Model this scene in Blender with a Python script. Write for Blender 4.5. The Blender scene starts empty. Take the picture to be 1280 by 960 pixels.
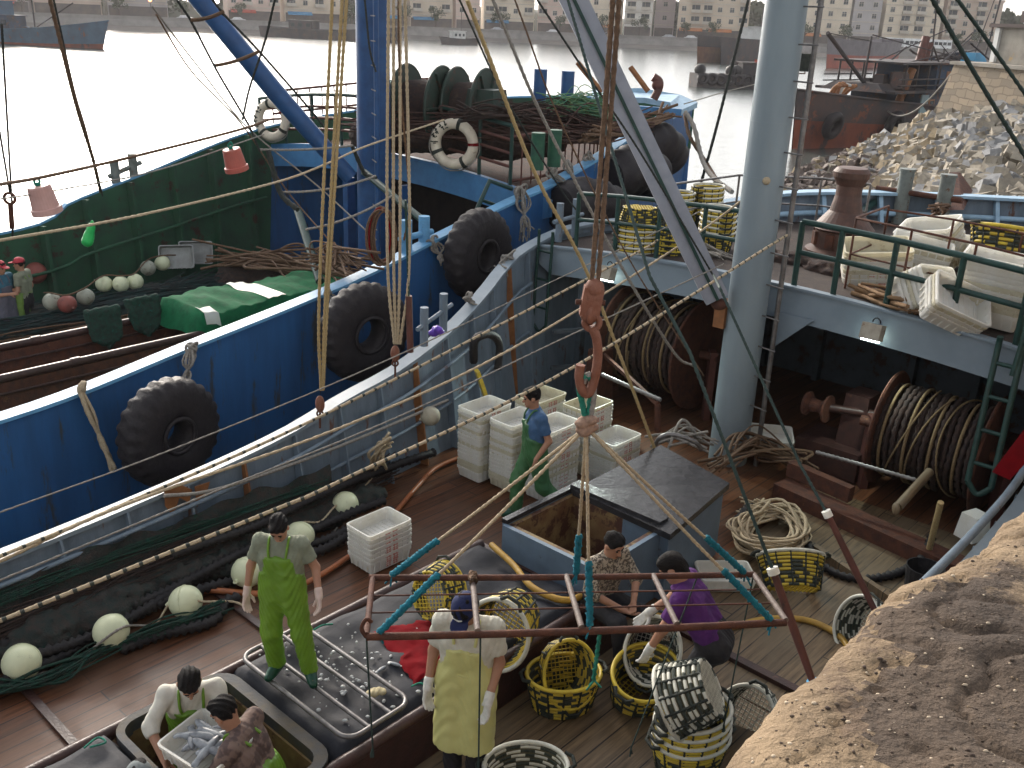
import bpy, math, random
import numpy as np
from mathutils import Vector, Matrix
random.seed(7)
rad = math.radians
scene = bpy.context.scene
col = scene.collection

# ---------------------------------------------------------------- camera
FPX, PITCH, ROLL, CAMH = 1210.0, rad(20.7), rad(2.4), 5.7
cf = Vector((0, math.cos(PITCH), -math.sin(PITCH)))
_r0 = Vector((1, 0, 0)); _u0 = _r0.cross(cf)
cr = _r0*math.cos(ROLL) - _u0*math.sin(-ROLL)
cu = _u0*math.cos(ROLL) + _r0*math.sin(-ROLL)
CAM = Vector((0, 0, CAMH))
cam = bpy.data.objects.new('camera', bpy.data.cameras.new('camera'))
col.objects.link(cam)
cam.matrix_world = Matrix(((cr.x, cu.x, -cf.x, 0), (cr.y, cu.y, -cf.y, 0), (cr.z, cu.z, -cf.z, CAMH), (0, 0, 0, 1)))
cam.data.sensor_width = 36; cam.data.lens = FPX/1280*36
cam.data.clip_start = .05; cam.data.clip_end = 5000
scene.camera = cam

# ---------------------------------------------------------------- sky, sun, exposure
SUN_EL, SUN_AZ = rad(22), rad(-24)          # azimuth from +Y, negative = left
world = bpy.data.worlds.new('World'); scene.world = world; world.use_nodes = True
wn = world.node_tree.nodes; wl = world.node_tree.links
sky = wn.new('ShaderNodeTexSky'); sky.sky_type = 'NISHITA'; sky.sun_disc = False
sky.sun_elevation = SUN_EL; sky.sun_rotation = SUN_AZ
sky.air_density = 1.0; sky.dust_density = 3.0; sky.ozone_density = 1.0
bg = wn['Background']; bg.inputs[1].default_value = .15
hs = wn.new('ShaderNodeHueSaturation'); hs.inputs['Saturation'].default_value = .22; wl.new(sky.outputs[0], hs.inputs['Color']); wl.new(hs.outputs[0], bg.inputs[0])
sl = bpy.data.lights.new('sun', 'SUN'); sl.energy = 1.5; sl.angle = rad(18); sl.color = (1, .87, .72)
so = bpy.data.objects.new('sun', sl); col.objects.link(so)
sd = Vector((math.sin(SUN_AZ)*math.cos(SUN_EL), math.cos(SUN_AZ)*math.cos(SUN_EL), math.sin(SUN_EL)))
so.rotation_euler = sd.to_track_quat('Z', 'Y').to_euler(); so.location = (0, 0, 30)
vs = scene.view_settings
scene.display_settings.display_device = 'sRGB'
vs.view_transform = 'Standard'; vs.look = 'None'; vs.exposure = 1.32; vs.gamma = 1; vs.use_curve_mapping = False

# ---------------------------------------------------------------- picture point -> place helpers
HD = rad(41.5)
SV = Vector((math.cos(HD), -math.sin(HD), 0)); AV = Vector((math.sin(HD), math.cos(HD), 0)); ZV = Vector((0, 0, 1))
def ray(px, py): return cf + cr*((px-640)/FPX) + cu*((480-py)/FPX)
def G(px, py, z):                 # on the horizontal plane at height z
    d = ray(px, py); return CAM + d*((z-CAMH)/d.z)
def V(px, py, y):                 # at depth y in front of the camera position
    d = ray(px, py); return CAM + d*(y/d.y)
def PS(px, py, s):                # on the vertical plane a ship's side lies in
    d = ray(px, py); return CAM + d*(s/d.dot(SV))
def PA(px, py, a):                # on a vertical plane across the ships
    d = ray(px, py); return CAM + d*(a/d.dot(AV))
def L(s, a, z): return SV*s + AV*a + ZV*z
ML = Matrix.Rotation(-HD, 4, 'Z')  # ship frame to world

# ---------------------------------------------------------------- materials
_mats = {}
def mat(name, c, c2=None, scale=4., rough=.6, metal=0., bump=0., bscale=30., lo=.4, hi=.65, c3=None, c3t=.62, c3s=2., stretch=(1, 1, 1), emit=0., alpha=1., detail=6., spec=.32):
    if name in _mats: return _mats[name]
    m = bpy.data.materials.new(name); m.use_nodes = True
    n = m.node_tree.nodes; l = m.node_tree.links; b = n['Principled BSDF']
    b.inputs['Roughness'].default_value = rough; b.inputs['Metallic'].default_value = metal
    b.inputs['Specular IOR Level'].default_value = spec
    tc = n.new('ShaderNodeTexCoord'); mp = n.new('ShaderNodeMapping'); mp.inputs['Scale'].default_value = stretch
    l.new(tc.outputs['Object'], mp.inputs[0])
    def noise(s, d=detail, r=.6):
        t = n.new('ShaderNodeTexNoise'); t.inputs['Scale'].default_value = s; t.inputs['Detail'].default_value = d; t.inputs['Roughness'].default_value = r
        l.new(mp.outputs[0], t.inputs[0]); return t
    def ramp(src, a, z):
        r = n.new('ShaderNodeMapRange'); r.inputs[1].default_value = a; r.inputs[2].default_value = z; l.new(src, r.inputs[0]); return r
    out = None
    if c2 is None: c2 = tuple(x*.75 for x in c)
    mx = n.new('ShaderNodeMix'); mx.data_type = 'RGBA'
    mx.inputs[6].default_value = (*c, 1); mx.inputs[7].default_value = (*c2, 1)
    t = noise(scale); l.new(ramp(t.outputs[0], lo, hi).outputs[0], mx.inputs[0]); out = mx.outputs[2]
    if c3:
        m3 = n.new('ShaderNodeMix'); m3.data_type = 'RGBA'; m3.inputs[7].default_value = (*c3, 1)
        t3 = noise(c3s, 8, .7); l.new(ramp(t3.outputs[0], c3t, c3t+.06).outputs[0], m3.inputs[0]); l.new(out, m3.inputs[6]); out = m3.outputs[2]
    l.new(out, b.inputs['Base Color'])
    if bump:
        bp = n.new('ShaderNodeBump'); bp.inputs['Strength'].default_value = bump; bp.inputs['Distance'].default_value = .02
        l.new(noise(bscale, 5).outputs[0], bp.inputs['Height']); l.new(bp.outputs[0], b.inputs['Normal'])
    if emit:
        b.inputs['Emission Color'].default_value = (*c, 1); b.inputs['Emission Strength'].default_value = emit
    if alpha < 1: b.inputs['Alpha'].default_value = alpha
    _mats[name] = m; return m

# ---------------------------------------------------------------- mesh builder
class MB:
    def __init__(self): self.v = []; self.f = []; self.mi = []; self.sm = []; self.m = 0; self.smooth = False
    def add(self, vs, fs, smooth=None):
        o = len(self.v); self.v += [Vector(p) for p in vs]
        for f in fs: self.f.append([i+o for i in f]); self.mi.append(self.m); self.sm.append(self.smooth if smooth is None else smooth)
        return self
    def box(self, c, size, rz=0., M=None, taper=1.):
        x, y, z = (q/2 for q in size); vs = []
        R = Matrix.Rotation(rz, 3, 'Z') if M is None else M
        for k, (i, j) in ((-1, (-1, -1)), (-1, (1, -1)), (-1, (1, 1)), (-1, (-1, 1)), (1, (-1, -1)), (1, (1, -1)), (1, (1, 1)), (1, (-1, 1))):
            t = taper if k > 0 else 1
            vs.append(Vector(c) + R @ Vector((i*x*t, j*y*t, k*z)))
        return self.add(vs, [(3, 2, 1, 0), (4, 5, 6, 7), (0, 1, 5, 4), (1, 2, 6, 5), (2, 3, 7, 6), (3, 0, 4, 7)], False)
    def bar(self, a, b, w, h, up=(0, 0, 1)):        # rectangular bar between two points
        a = Vector(a); b = Vector(b); d = (b-a); u = Vector(up); x = d.cross(u)
        if x.length < 1e-5: x = Vector((1, 0, 0))
        x.normalize(); u = x.cross(d).normalized(); vs = []
        for p in (a, b):
            for i, j in ((-1, -1), (1, -1), (1, 1), (-1, 1)): vs.append(p + x*(i*w/2) + u*(j*h/2))
        return self.add(vs, [(3, 2, 1, 0), (4, 5, 6, 7), (0, 1, 5, 4), (1, 2, 6, 5), (2, 3, 7, 6), (3, 0, 4, 7)], False)
    def tube(self, pts, r, n=8, closed=False, caps=True, twist=0., flat=1.):
        pts = [Vector(p) for p in pts]; N = len(pts)
        rr = r if isinstance(r, (list, tuple)) else [r]*N
        T = []
        for i in range(N):
            if closed: t = pts[(i+1) % N]-pts[i-1]
            else: t = pts[min(i+1, N-1)]-pts[max(i-1, 0)]
            T.append(t.normalized() if t.length > 1e-9 else Vector((0, 0, 1)))
        u = T[0].cross(Vector((0, 0, 1)))
        if u.length < .1: u = T[0].cross(Vector((1, 0, 0)))
        u.normalize(); vs = []; fs = []
        for i in range(N):
            if i: u = (u - T[i]*u.dot(T[i]));  u.normalize()
            w = T[i].cross(u)
            for k in range(n):
                a = 2*math.pi*k/n + twist*i
                vs.append(pts[i] + (u*math.cos(a) + w*math.sin(a)*flat)*rr[i])
        for i in range(N if closed else N-1):
            j = (i+1) % N
            for k in range(n):
                k2 = (k+1) % n; fs.append((i*n+k, i*n+k2, j*n+k2, j*n+k))
        self.add(vs, fs, True)
        if caps and not closed:
            self.add(vs[:n], [tuple(range(n))[::-1]], False); self.add(vs[-n:], [tuple(range(n))], False)
        return self
    def lathe(self, prof, c=(0, 0, 0), n=24, M=None, sx=1., sy=1.):     # prof: [(r,z)]
        R = M or Matrix.Identity(3); vs = []; fs = []
        for r, z in prof:
            for k in range(n):
                a = 2*math.pi*k/n; vs.append(Vector(c) + R @ Vector((r*math.cos(a)*sx, r*math.sin(a)*sy, z)))
        for i in range(len(prof)-1):
            for k in range(n):
                k2 = (k+1) % n; fs.append((i*n+k, i*n+k2, (i+1)*n+k2, (i+1)*n+k))
        return self.add(vs, fs)
    def loft(self, rings, closed_ring=False, smooth=None):
        n = len(rings[0]); vs = [p for r in rings for p in r]; fs = []
        for i in range(len(rings)-1):
            for k in range(n if closed_ring else n-1):
                k2 = (k+1) % n; fs.append((i*n+k, i*n+k2, (i+1)*n+k2, (i+1)*n+k))
        return self.add(vs, fs, smooth)
    def slab(self, poly, th, up=(0, 0, 1)):            # polygon extruded down by th
        u = Vector(up)*th; n = len(poly); p = [Vector(q) for q in poly]
        self.add(p + [q-u for q in p], [tuple(range(n)), tuple(range(2*n-1, n-1, -1))] + [(i, i+n, (i+1) % n+n, (i+1) % n) for i in range(n)], False); return self
    def sphere(self, c, r, n=16, m=10, sc=(1, 1, 1), M=None):
        R = M or Matrix.Identity(3); prof = [(math.sin(math.pi*i/m), -math.cos(math.pi*i/m)) for i in range(m+1)]
        vs = []; fs = []
        for a_, z_ in prof:
            for k in range(n):
                t = 2*math.pi*k/n; vs.append(Vector(c) + R @ Vector((a_*math.cos(t)*r*sc[0], a_*math.sin(t)*r*sc[1], z_*r*sc[2])))
        for i in range(m):
            for k in range(n):
                k2 = (k+1) % n; fs.append((i*n+k, i*n+k2, (i+1)*n+k2, (i+1)*n+k))
        return self.add(vs, fs, True)
    def torus(self, c, R_, r, M=None, n=32, m=10, sx=1., sy=1.):
        R = M or Matrix.Identity(3)
        return self.tube([Vector(c) + R @ Vector((R_*math.cos(2*math.pi*i/n)*sx, R_*math.sin(2*math.pi*i/n)*sy, 0)) for i in range(n)], r, m, closed=True)
    def build(self, name, mats, parent=None, world=False, origin=None, merge=False):
        mats = mats if isinstance(mats, (list, tuple)) else [mats]
        me = bpy.data.meshes.new(name); V_ = self.v
        if parent is not None:
            if world:
                inv = tm(parent).inverted(); V_ = [inv @ p for p in V_]
            o_m = None
        else:
            if origin is None:
                lo = [min(p[i] for p in V_) for i in range(3)]; hi = [max(p[i] for p in V_) for i in range(3)]
                origin = Vector(((lo[0]+hi[0])/2, (lo[1]+hi[1])/2, lo[2]))
            origin = Vector(origin); V_ = [p-origin for p in V_]
        me.from_pydata([tuple(p) for p in V_], [], self.f)
        for m in mats: me.materials.append(m)
        me.polygons.foreach_set('material_index', self.mi); me.polygons.foreach_set('use_smooth', self.sm)
        if merge:
            import bmesh
            bm = bmesh.new(); bm.from_mesh(me); bmesh.ops.remove_doubles(bm, verts=bm.verts, dist=1e-4); bmesh.ops.recalc_face_normals(bm, faces=bm.faces); bm.to_mesh(me); bm.free()
        me.update()
        o = bpy.data.objects.new(name, me); col.objects.link(o)
        if parent is not None: o.parent = parent
        else: o.location = origin
        return o
def tm(o):      # world matrix without a depsgraph update
    m = o.matrix_basis.copy()
    return tm(o.parent) @ m if o.parent else m
def tag(o, label=None, cat=None, group=None, kind=None):
    if label: o['label'] = label
    if cat: o['category'] = cat
    if group: o['group'] = group
    if kind: o['kind'] = kind
    return o
def thing(name, label, cat, loc=(0, 0, 0), rz=0., group=None, M=None):
    o = bpy.data.objects.new(name, None); col.objects.link(o); o.empty_display_size = .1
    if M is not None: o.matrix_basis = M
    else: o.location = Vector(loc); o.rotation_euler = (0, 0, rz)
    return tag(o, label, cat, group)
def kids(o): return _kids.get(o.name, [])
def dup(o, parent=None, label=None, group=None, **kw):
    c = o.copy(); col.objects.link(c)
    if parent is not None: c.parent = parent
    for ch in list(o.children): dup(ch, c)
    if label: c['label'] = label
    if group: c['group'] = group
    return c
def copy_thing(o, chs, label=None, group=None, M=None):
    """copy of a thing and of its parts (chs: list of (part, [sub-parts]))"""
    c = o.copy(); col.objects.link(c)
    if M is not None: c.matrix_basis = M
    for ch, subs in chs:
        d = ch.copy(); col.objects.link(d); d.parent = c
        for s_ in subs:
            e = s_.copy(); col.objects.link(e); e.parent = d
    if label: c['label'] = label
    if group: c['group'] = group
    return c
def sag(a, b, d=0., n=12):
    a = Vector(a); b = Vector(b)
    return [a.lerp(b, i/n) - ZV*(d*4*(i/n)*(1-i/n)) for i in range(n+1)]
def smoothpts(pts, k=6):      # Catmull-Rom
    P_ = [Vector(p) for p in pts]; P_ = [P_[0]*2-P_[1]] + P_ + [P_[-1]*2-P_[-2]]; out = []
    for i in range(1, len(P_)-2):
        for j in range(k):
            t = j/k; p0, p1, p2, p3 = P_[i-1:i+3]
            out.append(.5*((2*p1)+(p2-p0)*t+(2*p0-5*p1+4*p2-p3)*t*t+(3*p1-p0-3*p2+p3)*t**3))
    out.append(P_[-2]); return out
def rope_mesh(mb, pts, r, strands=True):
    """laid rope: a tube whose section turns along its length"""
    P_ = [Vector(p) for p in pts]; L_ = 0; out = [P_[0]]
    seg = max(r*1.6, .02); n_max = 260
    tot = sum((P_[i+1]-P_[i]).length for i in range(len(P_)-1)); seg = max(seg, tot/n_max)
    for i in range(len(P_)-1):
        d = P_[i+1]-P_[i]; k = max(1, int(d.length/seg))
        for j in range(1, k+1): out.append(P_[i]+d*(j/k))
    if not strands: return mb.tube(out, r, 6)
    rr = [r*(1.0 if i % 2 else .82) for i in range(len(out))]
    return mb.tube(out, rr, 6, twist=.5)

# ---------------------------------------------------------------- distance-field modelling for bodies, clothes, cloth heaps
class SDF:
    def __init__(self): self.p = []
    def cone(self, a, b, ra, rb, k=.03, cut=None): self.p.append(('c', np.array(a, float), np.array(b, float), ra, rb, k, cut)); return self
    def ell(self, c, r, R=None, k=.03, cut=None): self.p.append(('e', np.array(c, float), np.array(r, float), None if R is None else np.array(R, float), 0, k, cut)); return self
    def sub(self, c, r, k=.01): self.p.append(('s', np.array(c, float), np.array(r, float), None, 0, k, None)); return self
    def mesh(self, h=.015, wob=0., seed=0):
        lo = np.full(3, 1e9); hi = -lo
        for p in self.p:
            if p[0] == 's': continue
            R_ = max(p[3], p[4]) if p[0] == 'c' else max(p[2])
            q = [p[1], p[2]] if p[0] == 'c' else [p[1]]
            for x in q: lo = np.minimum(lo, x-R_); hi = np.maximum(hi, x+R_)
        lo -= 3*h+.03; hi += 3*h+.03
        n = np.ceil((hi-lo)/h).astype(int)+1
        ax = [lo[i]+h*np.arange(n[i]) for i in range(3)]
        F = np.full(n, .3, dtype=np.float32)
        for typ, A, B, ra, rb, k, cut in self.p:
            pad = k+3*h
            if typ == 'c': R_ = max(ra, rb); l_ = np.minimum(A, B)-R_-pad; h_ = np.maximum(A, B)+R_+pad
            else: R_ = max(B); l_ = A-R_-pad; h_ = A+R_+pad
            i0 = np.maximum(((l_-lo)/h).astype(int), 0); i1 = np.minimum(((h_-lo)/h).astype(int)+2, n)
            if (i1 <= i0).any(): continue
            X = ax[0][i0[0]:i1[0], None, None]; Y_ = ax[1][None, i0[1]:i1[1], None]; Z = ax[2][None, None, i0[2]:i1[2]]
            if typ == 'c':
                d = B-A; L2 = d@d+1e-9
                t = np.clip(((X-A[0])*d[0]+(Y_-A[1])*d[1]+(Z-A[2])*d[2])/L2, 0, 1)
                v = np.sqrt((X-A[0]-t*d[0])**2+(Y_-A[1]-t*d[1])**2+(Z-A[2]-t*d[2])**2)-(ra+t*(rb-ra))
            else:
                x, y, z = X-A[0], Y_-A[1], Z-A[2]
                if typ == 'e' and ra is not None:
                    R = ra; x, y, z = (R[0, 0]*x+R[1, 0]*y+R[2, 0]*z), (R[0, 1]*x+R[1, 1]*y+R[2, 1]*z), (R[0, 2]*x+R[1, 2]*y+R[2, 2]*z)
                k0 = np.sqrt((x/B[0])**2+(y/B[1])**2+(z/B[2])**2); k1 = np.sqrt((x/B[0]**2)**2+(y/B[1]**2)**2+(z/B[2]**2)**2)+1e-9
                v = k0*(k0-1)/k1
            if cut is not None:
                for cp, cn in cut:
                    v = np.maximum(v, (X-cp[0])*cn[0]+(Y_-cp[1])*cn[1]+(Z-cp[2])*cn[2])
            S = F[i0[0]:i1[0], i0[1]:i1[1], i0[2]:i1[2]]
            if typ == 's':
                F[i0[0]:i1[0], i0[1]:i1[1], i0[2]:i1[2]] = np.maximum(S, -v)
            else:
                hh = np.maximum(k-np.abs(S-v), 0)/k
                F[i0[0]:i1[0], i0[1]:i1[1], i0[2]:i1[2]] = np.minimum(S, v)-hh*hh*k/4
        if wob:
            X = ax[0][:, None, None]; Y_ = ax[1][None, :, None]; Z = ax[2][None, None, :]
            F = F+wob*(np.sin(31*X+17*Z+seed)*np.sin(23*Y_-19*Z+2*seed)+.6*np.sin(57*Z+20*np.sin(9*X+seed)+11*Y_))
        return surface_nets(F, lo, h)
def surface_nets(F, lo, h):
    ins = F < 0; n = F.shape
    c = np.zeros(tuple(np.array(n)-1), int)
    for i in (0, 1):
        for j in (0, 1):
            for k in (0, 1): c += ins[i:n[0]-1+i, j:n[1]-1+j, k:n[2]-1+k]
    act = (c > 0) & (c < 8); idx = np.full(act.shape, -1); ii = np.argwhere(act); idx[act] = np.arange(len(ii))
    if not len(ii): return [], []
    acc = np.zeros((len(ii), 3)); cnt = np.zeros(len(ii))
    for axis in range(3):
        o = [a for a in range(3) if a != axis]
        for p in (0, 1):
            for q in (0, 1):
                A = ii.copy(); A[:, o[0]] += p; A[:, o[1]] += q; B = A.copy(); B[:, axis] += 1
                fa = F[A[:, 0], A[:, 1], A[:, 2]]; fb = F[B[:, 0], B[:, 1], B[:, 2]]
                m = (fa < 0) != (fb < 0); t = fa[m]/(fa[m]-fb[m]); pt = A[m].astype(float); pt[:, axis] += t
                acc[m] += pt; cnt[m] += 1
    verts = lo+h*(acc/cnt[:, None]); faces = []
    for axis in range(3):
        o = [(axis+1) % 3, (axis+2) % 3]
        sl0 = [slice(None)]*3; sl1 = [slice(None)]*3; sl0[axis] = slice(0, -1); sl1[axis] = slice(1, None)
        a = ins[tuple(sl0)]; b = ins[tuple(sl1)]; ch = np.argwhere(a != b)
        ch = ch[(ch[:, o[0]] > 0) & (ch[:, o[1]] > 0) & (ch[:, o[0]] < n[o[0]]-1) & (ch[:, o[1]] < n[o[1]]-1)]
        if not len(ch): continue
        fl = a[ch[:, 0], ch[:, 1], ch[:, 2]]; q = []
        for d0, d1 in ((-1, -1), (0, -1), (0, 0), (-1, 0)):
            C_ = ch.copy(); C_[:, o[0]] += d0; C_[:, o[1]] += d1; q.append(idx[C_[:, 0], C_[:, 1], C_[:, 2]])
        q = np.stack(q, 1); q[~fl] = q[~fl][:, ::-1]; q = q[(q >= 0).all(1)]; faces.append(q)
    return verts, np.concatenate(faces)
def sdf_obj(sdf, name, m, parent, h=.015, wob=0., seed=0, M=None, sub=True):
    v, f = sdf.mesh(h, wob, seed)
    me = bpy.data.meshes.new(name)
    if M is not None: v = [tuple(M @ Vector(p)) for p in v]
    else: v = v.tolist()
    me.from_pydata(v, [], f.tolist()); me.materials.append(m)
    me.polygons.foreach_set('use_smooth', [True]*len(me.polygons)); me.update()
    o = bpy.data.objects.new(name, me); col.objects.link(o)
    if parent is not None: o.parent = parent
    return o
# ---------------------------------------------------------------- palette
m_grey = mat('greyblue_paint', (.165, .21, .26), (.12, .16, .20), 2.6, .5, bump=.2, bscale=22, c3=(.13, .06, .035), c3t=.60, c3s=2.2, stretch=(2.2, 2.2, .55))
m_beam = mat('pale_blue_beam', (.20, .25, .295), (.17, .215, .255), 2.5, .45, c3=(.2, .12, .07), c3t=.68, c3s=5, stretch=(1, 1, 1))
m_mast = mat('mast_paint', (.205, .25, .275), (.175, .215, .24), 3, .38, c3=(.36, .30, .16), c3t=.68, c3s=2.2, stretch=(1, 1, .3), bump=.05)
m_boom = mat('boom_grey', (.27, .285, .33), (.225, .24, .28), 5, .5)
m_bhull = mat('blue_hull', (.024, .105, .27), (.019, .078, .20), 1.3, .45, bump=.16, bscale=2.2, c3=(.05, .055, .06), c3t=.575, c3s=1.8, stretch=(2.4, 2.4, .35))
m_bcap = mat('light_blue_rail', (.13, .33, .54), (.10, .26, .44), 6, .5, c3=(.1, .12, .13), c3t=.63, c3s=7)
m_bbeam = mat('blue_beam', (.06, .19, .38), (.05, .15, .31), 4, .5, c3=(.1, .07, .05), c3t=.68, c3s=6)
m_bmast = mat('blue_mast', (.02, .075, .20), (.016, .055, .15), 4, .45, c3=(.1, .05, .03), c3t=.7, c3s=6)
m_bow = mat('bow_blue', (.30, .44, .56), (.22, .34, .45), 5, .5, c3=(.2, .1, .06), c3t=.64, c3s=6)
m_green_in = mat('green_bulwark', (.022, .08, .042), (.022, .055, .035), 2.5, .75, bump=.3, bscale=12, c3=(.045, .022, .015), c3t=.58, c3s=2.2)
m_rust = mat('rust', (.10, .038, .022), (.055, .024, .018), 9, .8, bump=.5, bscale=50, c3=(.17, .075, .035), c3t=.62, c3s=6)
m_rustred = mat('red_oxide', (.12, .045, .035), (.08, .035, .028), 6, .6, bump=.2, bscale=30, c3=(.05, .03, .025), c3t=.62, c3s=8)
m_hook = mat('hook_rust', (.20, .085, .055), (.16, .055, .03), 14, .7, bump=.4, bscale=60, c3=(.08, .035, .02), c3t=.6, c3s=16)
m_brownpipe = mat('brown_paint', (.055, .026, .022), (.035, .019, .017), 8, .38, bump=.25, bscale=30, c3=(.10, .045, .03), c3t=.63, c3s=7)
m_darkint = mat('dark_interior', (.028, .02, .02), (.016, .013, .014), 3, .85, bump=.3, bscale=10)
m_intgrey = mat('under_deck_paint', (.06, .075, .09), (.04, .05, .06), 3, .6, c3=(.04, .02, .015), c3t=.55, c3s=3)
m_dgreen = mat('dark_green_paint', (.016, .05, .043), (.012, .035, .03), 9, .4, bump=.1, c3=(.07, .035, .02), c3t=.66, c3s=8)
m_black = mat('black_rubber', (.014, .013, .015), (.024, .021, .021), 7, .62, bump=.5, bscale=25)
m_tyre = mat('worn_tyre', (.014, .011, .013), (.022, .018, .019), 5, .62, bump=.6, bscale=18, c3=(.03, .025, .023), c3t=.66, c3s=4, spec=.3)
m_steel = mat('worn_steel', (.20, .19, .185), (.12, .11, .105), 12, .4, metal=.5, bump=.1)
m_rope = mat('pale_rope', (.46, .37, .25), (.33, .26, .17), 60, .85, bump=.5, bscale=120)
m_rope_y = mat('straw_rope', (.42, .31, .15), (.31, .22, .10), 60, .85, bump=.5, bscale=120)
m_rope_g = mat('grey_rope', (.27, .25, .22), (.17, .155, .14), 40, .9, bump=.5, bscale=100)
m_rope_b = mat('brown_rope', (.15, .09, .055), (.09, .055, .035), 40, .9, bump=.5, bscale=100)
m_rope_d = mat('dark_rope', (.035, .04, .035), (.02, .022, .02), 40, .9, bump=.5, bscale=100)
m_rope_gr = mat('green_wire_rope', (.03, .055, .05), (.022, .035, .03), 30, .7, bump=.5, bscale=100)
m_teal = mat('teal_lashing', (.012, .19, .26), (.01, .12, .17), 40, .8, bump=.8, bscale=80)
m_tealg = mat('green_twine', (.02, .22, .15), (.015, .14, .10), 40, .8, bump=.8, bscale=80)
m_white = mat('white_plastic', (.88, .87, .83), (.82, .80, .73), 6, .38, c3=(.64, .58, .42), c3t=.66, c3s=5, bump=.04)
m_redprint = mat('red_print', (.52, .19, .15), (.62, .36, .30), 20, .6)
m_float = mat('cream_float', (.62, .64, .43), (.50, .53, .36), 4, .4, c3=(.32, .31, .20), c3t=.62, c3s=7, bump=.05)
m_floatg = mat('grey_float', (.32, .33, .27), (.24, .24, .19), 5, .6, c3=(.15, .13, .1), c3t=.58, c3s=8)
m_floatr = mat('red_float', (.24, .07, .055), (.17, .06, .05), 5, .6, c3=(.1, .05, .04), c3t=.6, c3s=8)
m_hose = mat('orange_hose', (.36, .12, .045), (.27, .09, .04), 10, .42, c3=(.14, .06, .03), c3t=.64, c3s=8)
m_hosey = mat('yellow_hose', (.42, .25, .045), (.33, .19, .04), 10, .4, c3=(.16, .1, .04), c3t=.64, c3s=9)
m_yel = mat('yellow_tube', (.56, .42, .045), (.45, .32, .04), 12, .45, c3=(.16, .12, .05), c3t=.64, c3s=14)
m_wht = mat('white_tube', (.60, .59, .50), (.48, .47, .40), 12, .5, c3=(.2, .18, .14), c3t=.64, c3s=14)
m_blk = mat('black_lashing', (.022, .027, .024), (.045, .05, .04), 20, .75, bump=.7, bscale=70)
m_net = mat('green_net', (.014, .055, .038), (.02, .03, .025), 20, .95, bump=1., bscale=60, c3=(.012, .09, .075), c3t=.6, c3s=9)
m_netd = mat('dark_net', (.022, .032, .03), (.045, .034, .03), 14, .95, bump=1., bscale=60, c3=(.015, .055, .04), c3t=.62, c3s=5)
m_netbr = mat('brown_net', (.05, .03, .024), (.028, .022, .022), 14, .95, bump=1., bscale=50, c3=(.07, .05, .035), c3t=.6, c3s=5)
m_tarpg = mat('green_tarp', (.010, .115, .048), (.007, .075, .032), 5, .85, bump=.5, bscale=9, spec=.08)
m_tarpd = mat('dark_tarp', (.016, .0175, .023), (.025, .027, .035), 4, .7, spec=.18, bump=.4, bscale=6, c3=(.10, .10, .11), c3t=.70, c3s=14)
m_tarpr = mat('red_tarp', (.17, .004, .008), (.12, .004, .007), 6, .9, bump=.4, bscale=8, spec=.08)
m_bluebox = mat('blue_grey_box', (.115, .165, .225), (.09, .13, .18), 3, .42, c3=(.05, .045, .05), c3t=.64, c3s=4, bump=.12)
m_lid = mat('wet_black_lid', (.02, .02, .022), (.034, .033, .036), 6, .2, bump=.25, bscale=14, c3=(.12, .12, .12), c3t=.70, c3s=16)
m_foam = mat('stained_foam', (.22, .15, .065), (.12, .06, .03), 3.5, .7, c3=(.07, .03, .02), c3t=.52, c3s=4, bump=.3)
m_concrete = mat('concrete', (.27, .25, .215), (.20, .18, .155), 1.5, .9, bump=.3, bscale=8, c3=(.30, .22, .12), c3t=.6, c3s=1.2)
m_whitewall = mat('white_render', (.62, .62, .60), (.50, .50, .48), 2, .9, c3=(.38, .34, .27), c3t=.62, c3s=3)
m_glassd = mat('window_glass', (.035, .045, .05), (.02, .025, .03), 3, .12)
m_orange = mat('orange_paint', (.26, .11, .04), (.18, .075, .03), 6, .6, c3=(.1, .04, .02), c3t=.6, c3s=9)
m_lamp = mat('lamp_glow', (.85, 1., .9), (.85, 1., .9), 1, .5, emit=9.)
m_lbox = mat('lamp_housing', (.36, .33, .27), (.28, .25, .2), 10, .6, c3=(.2, .12, .07), c3t=.62, c3s=12)

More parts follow.
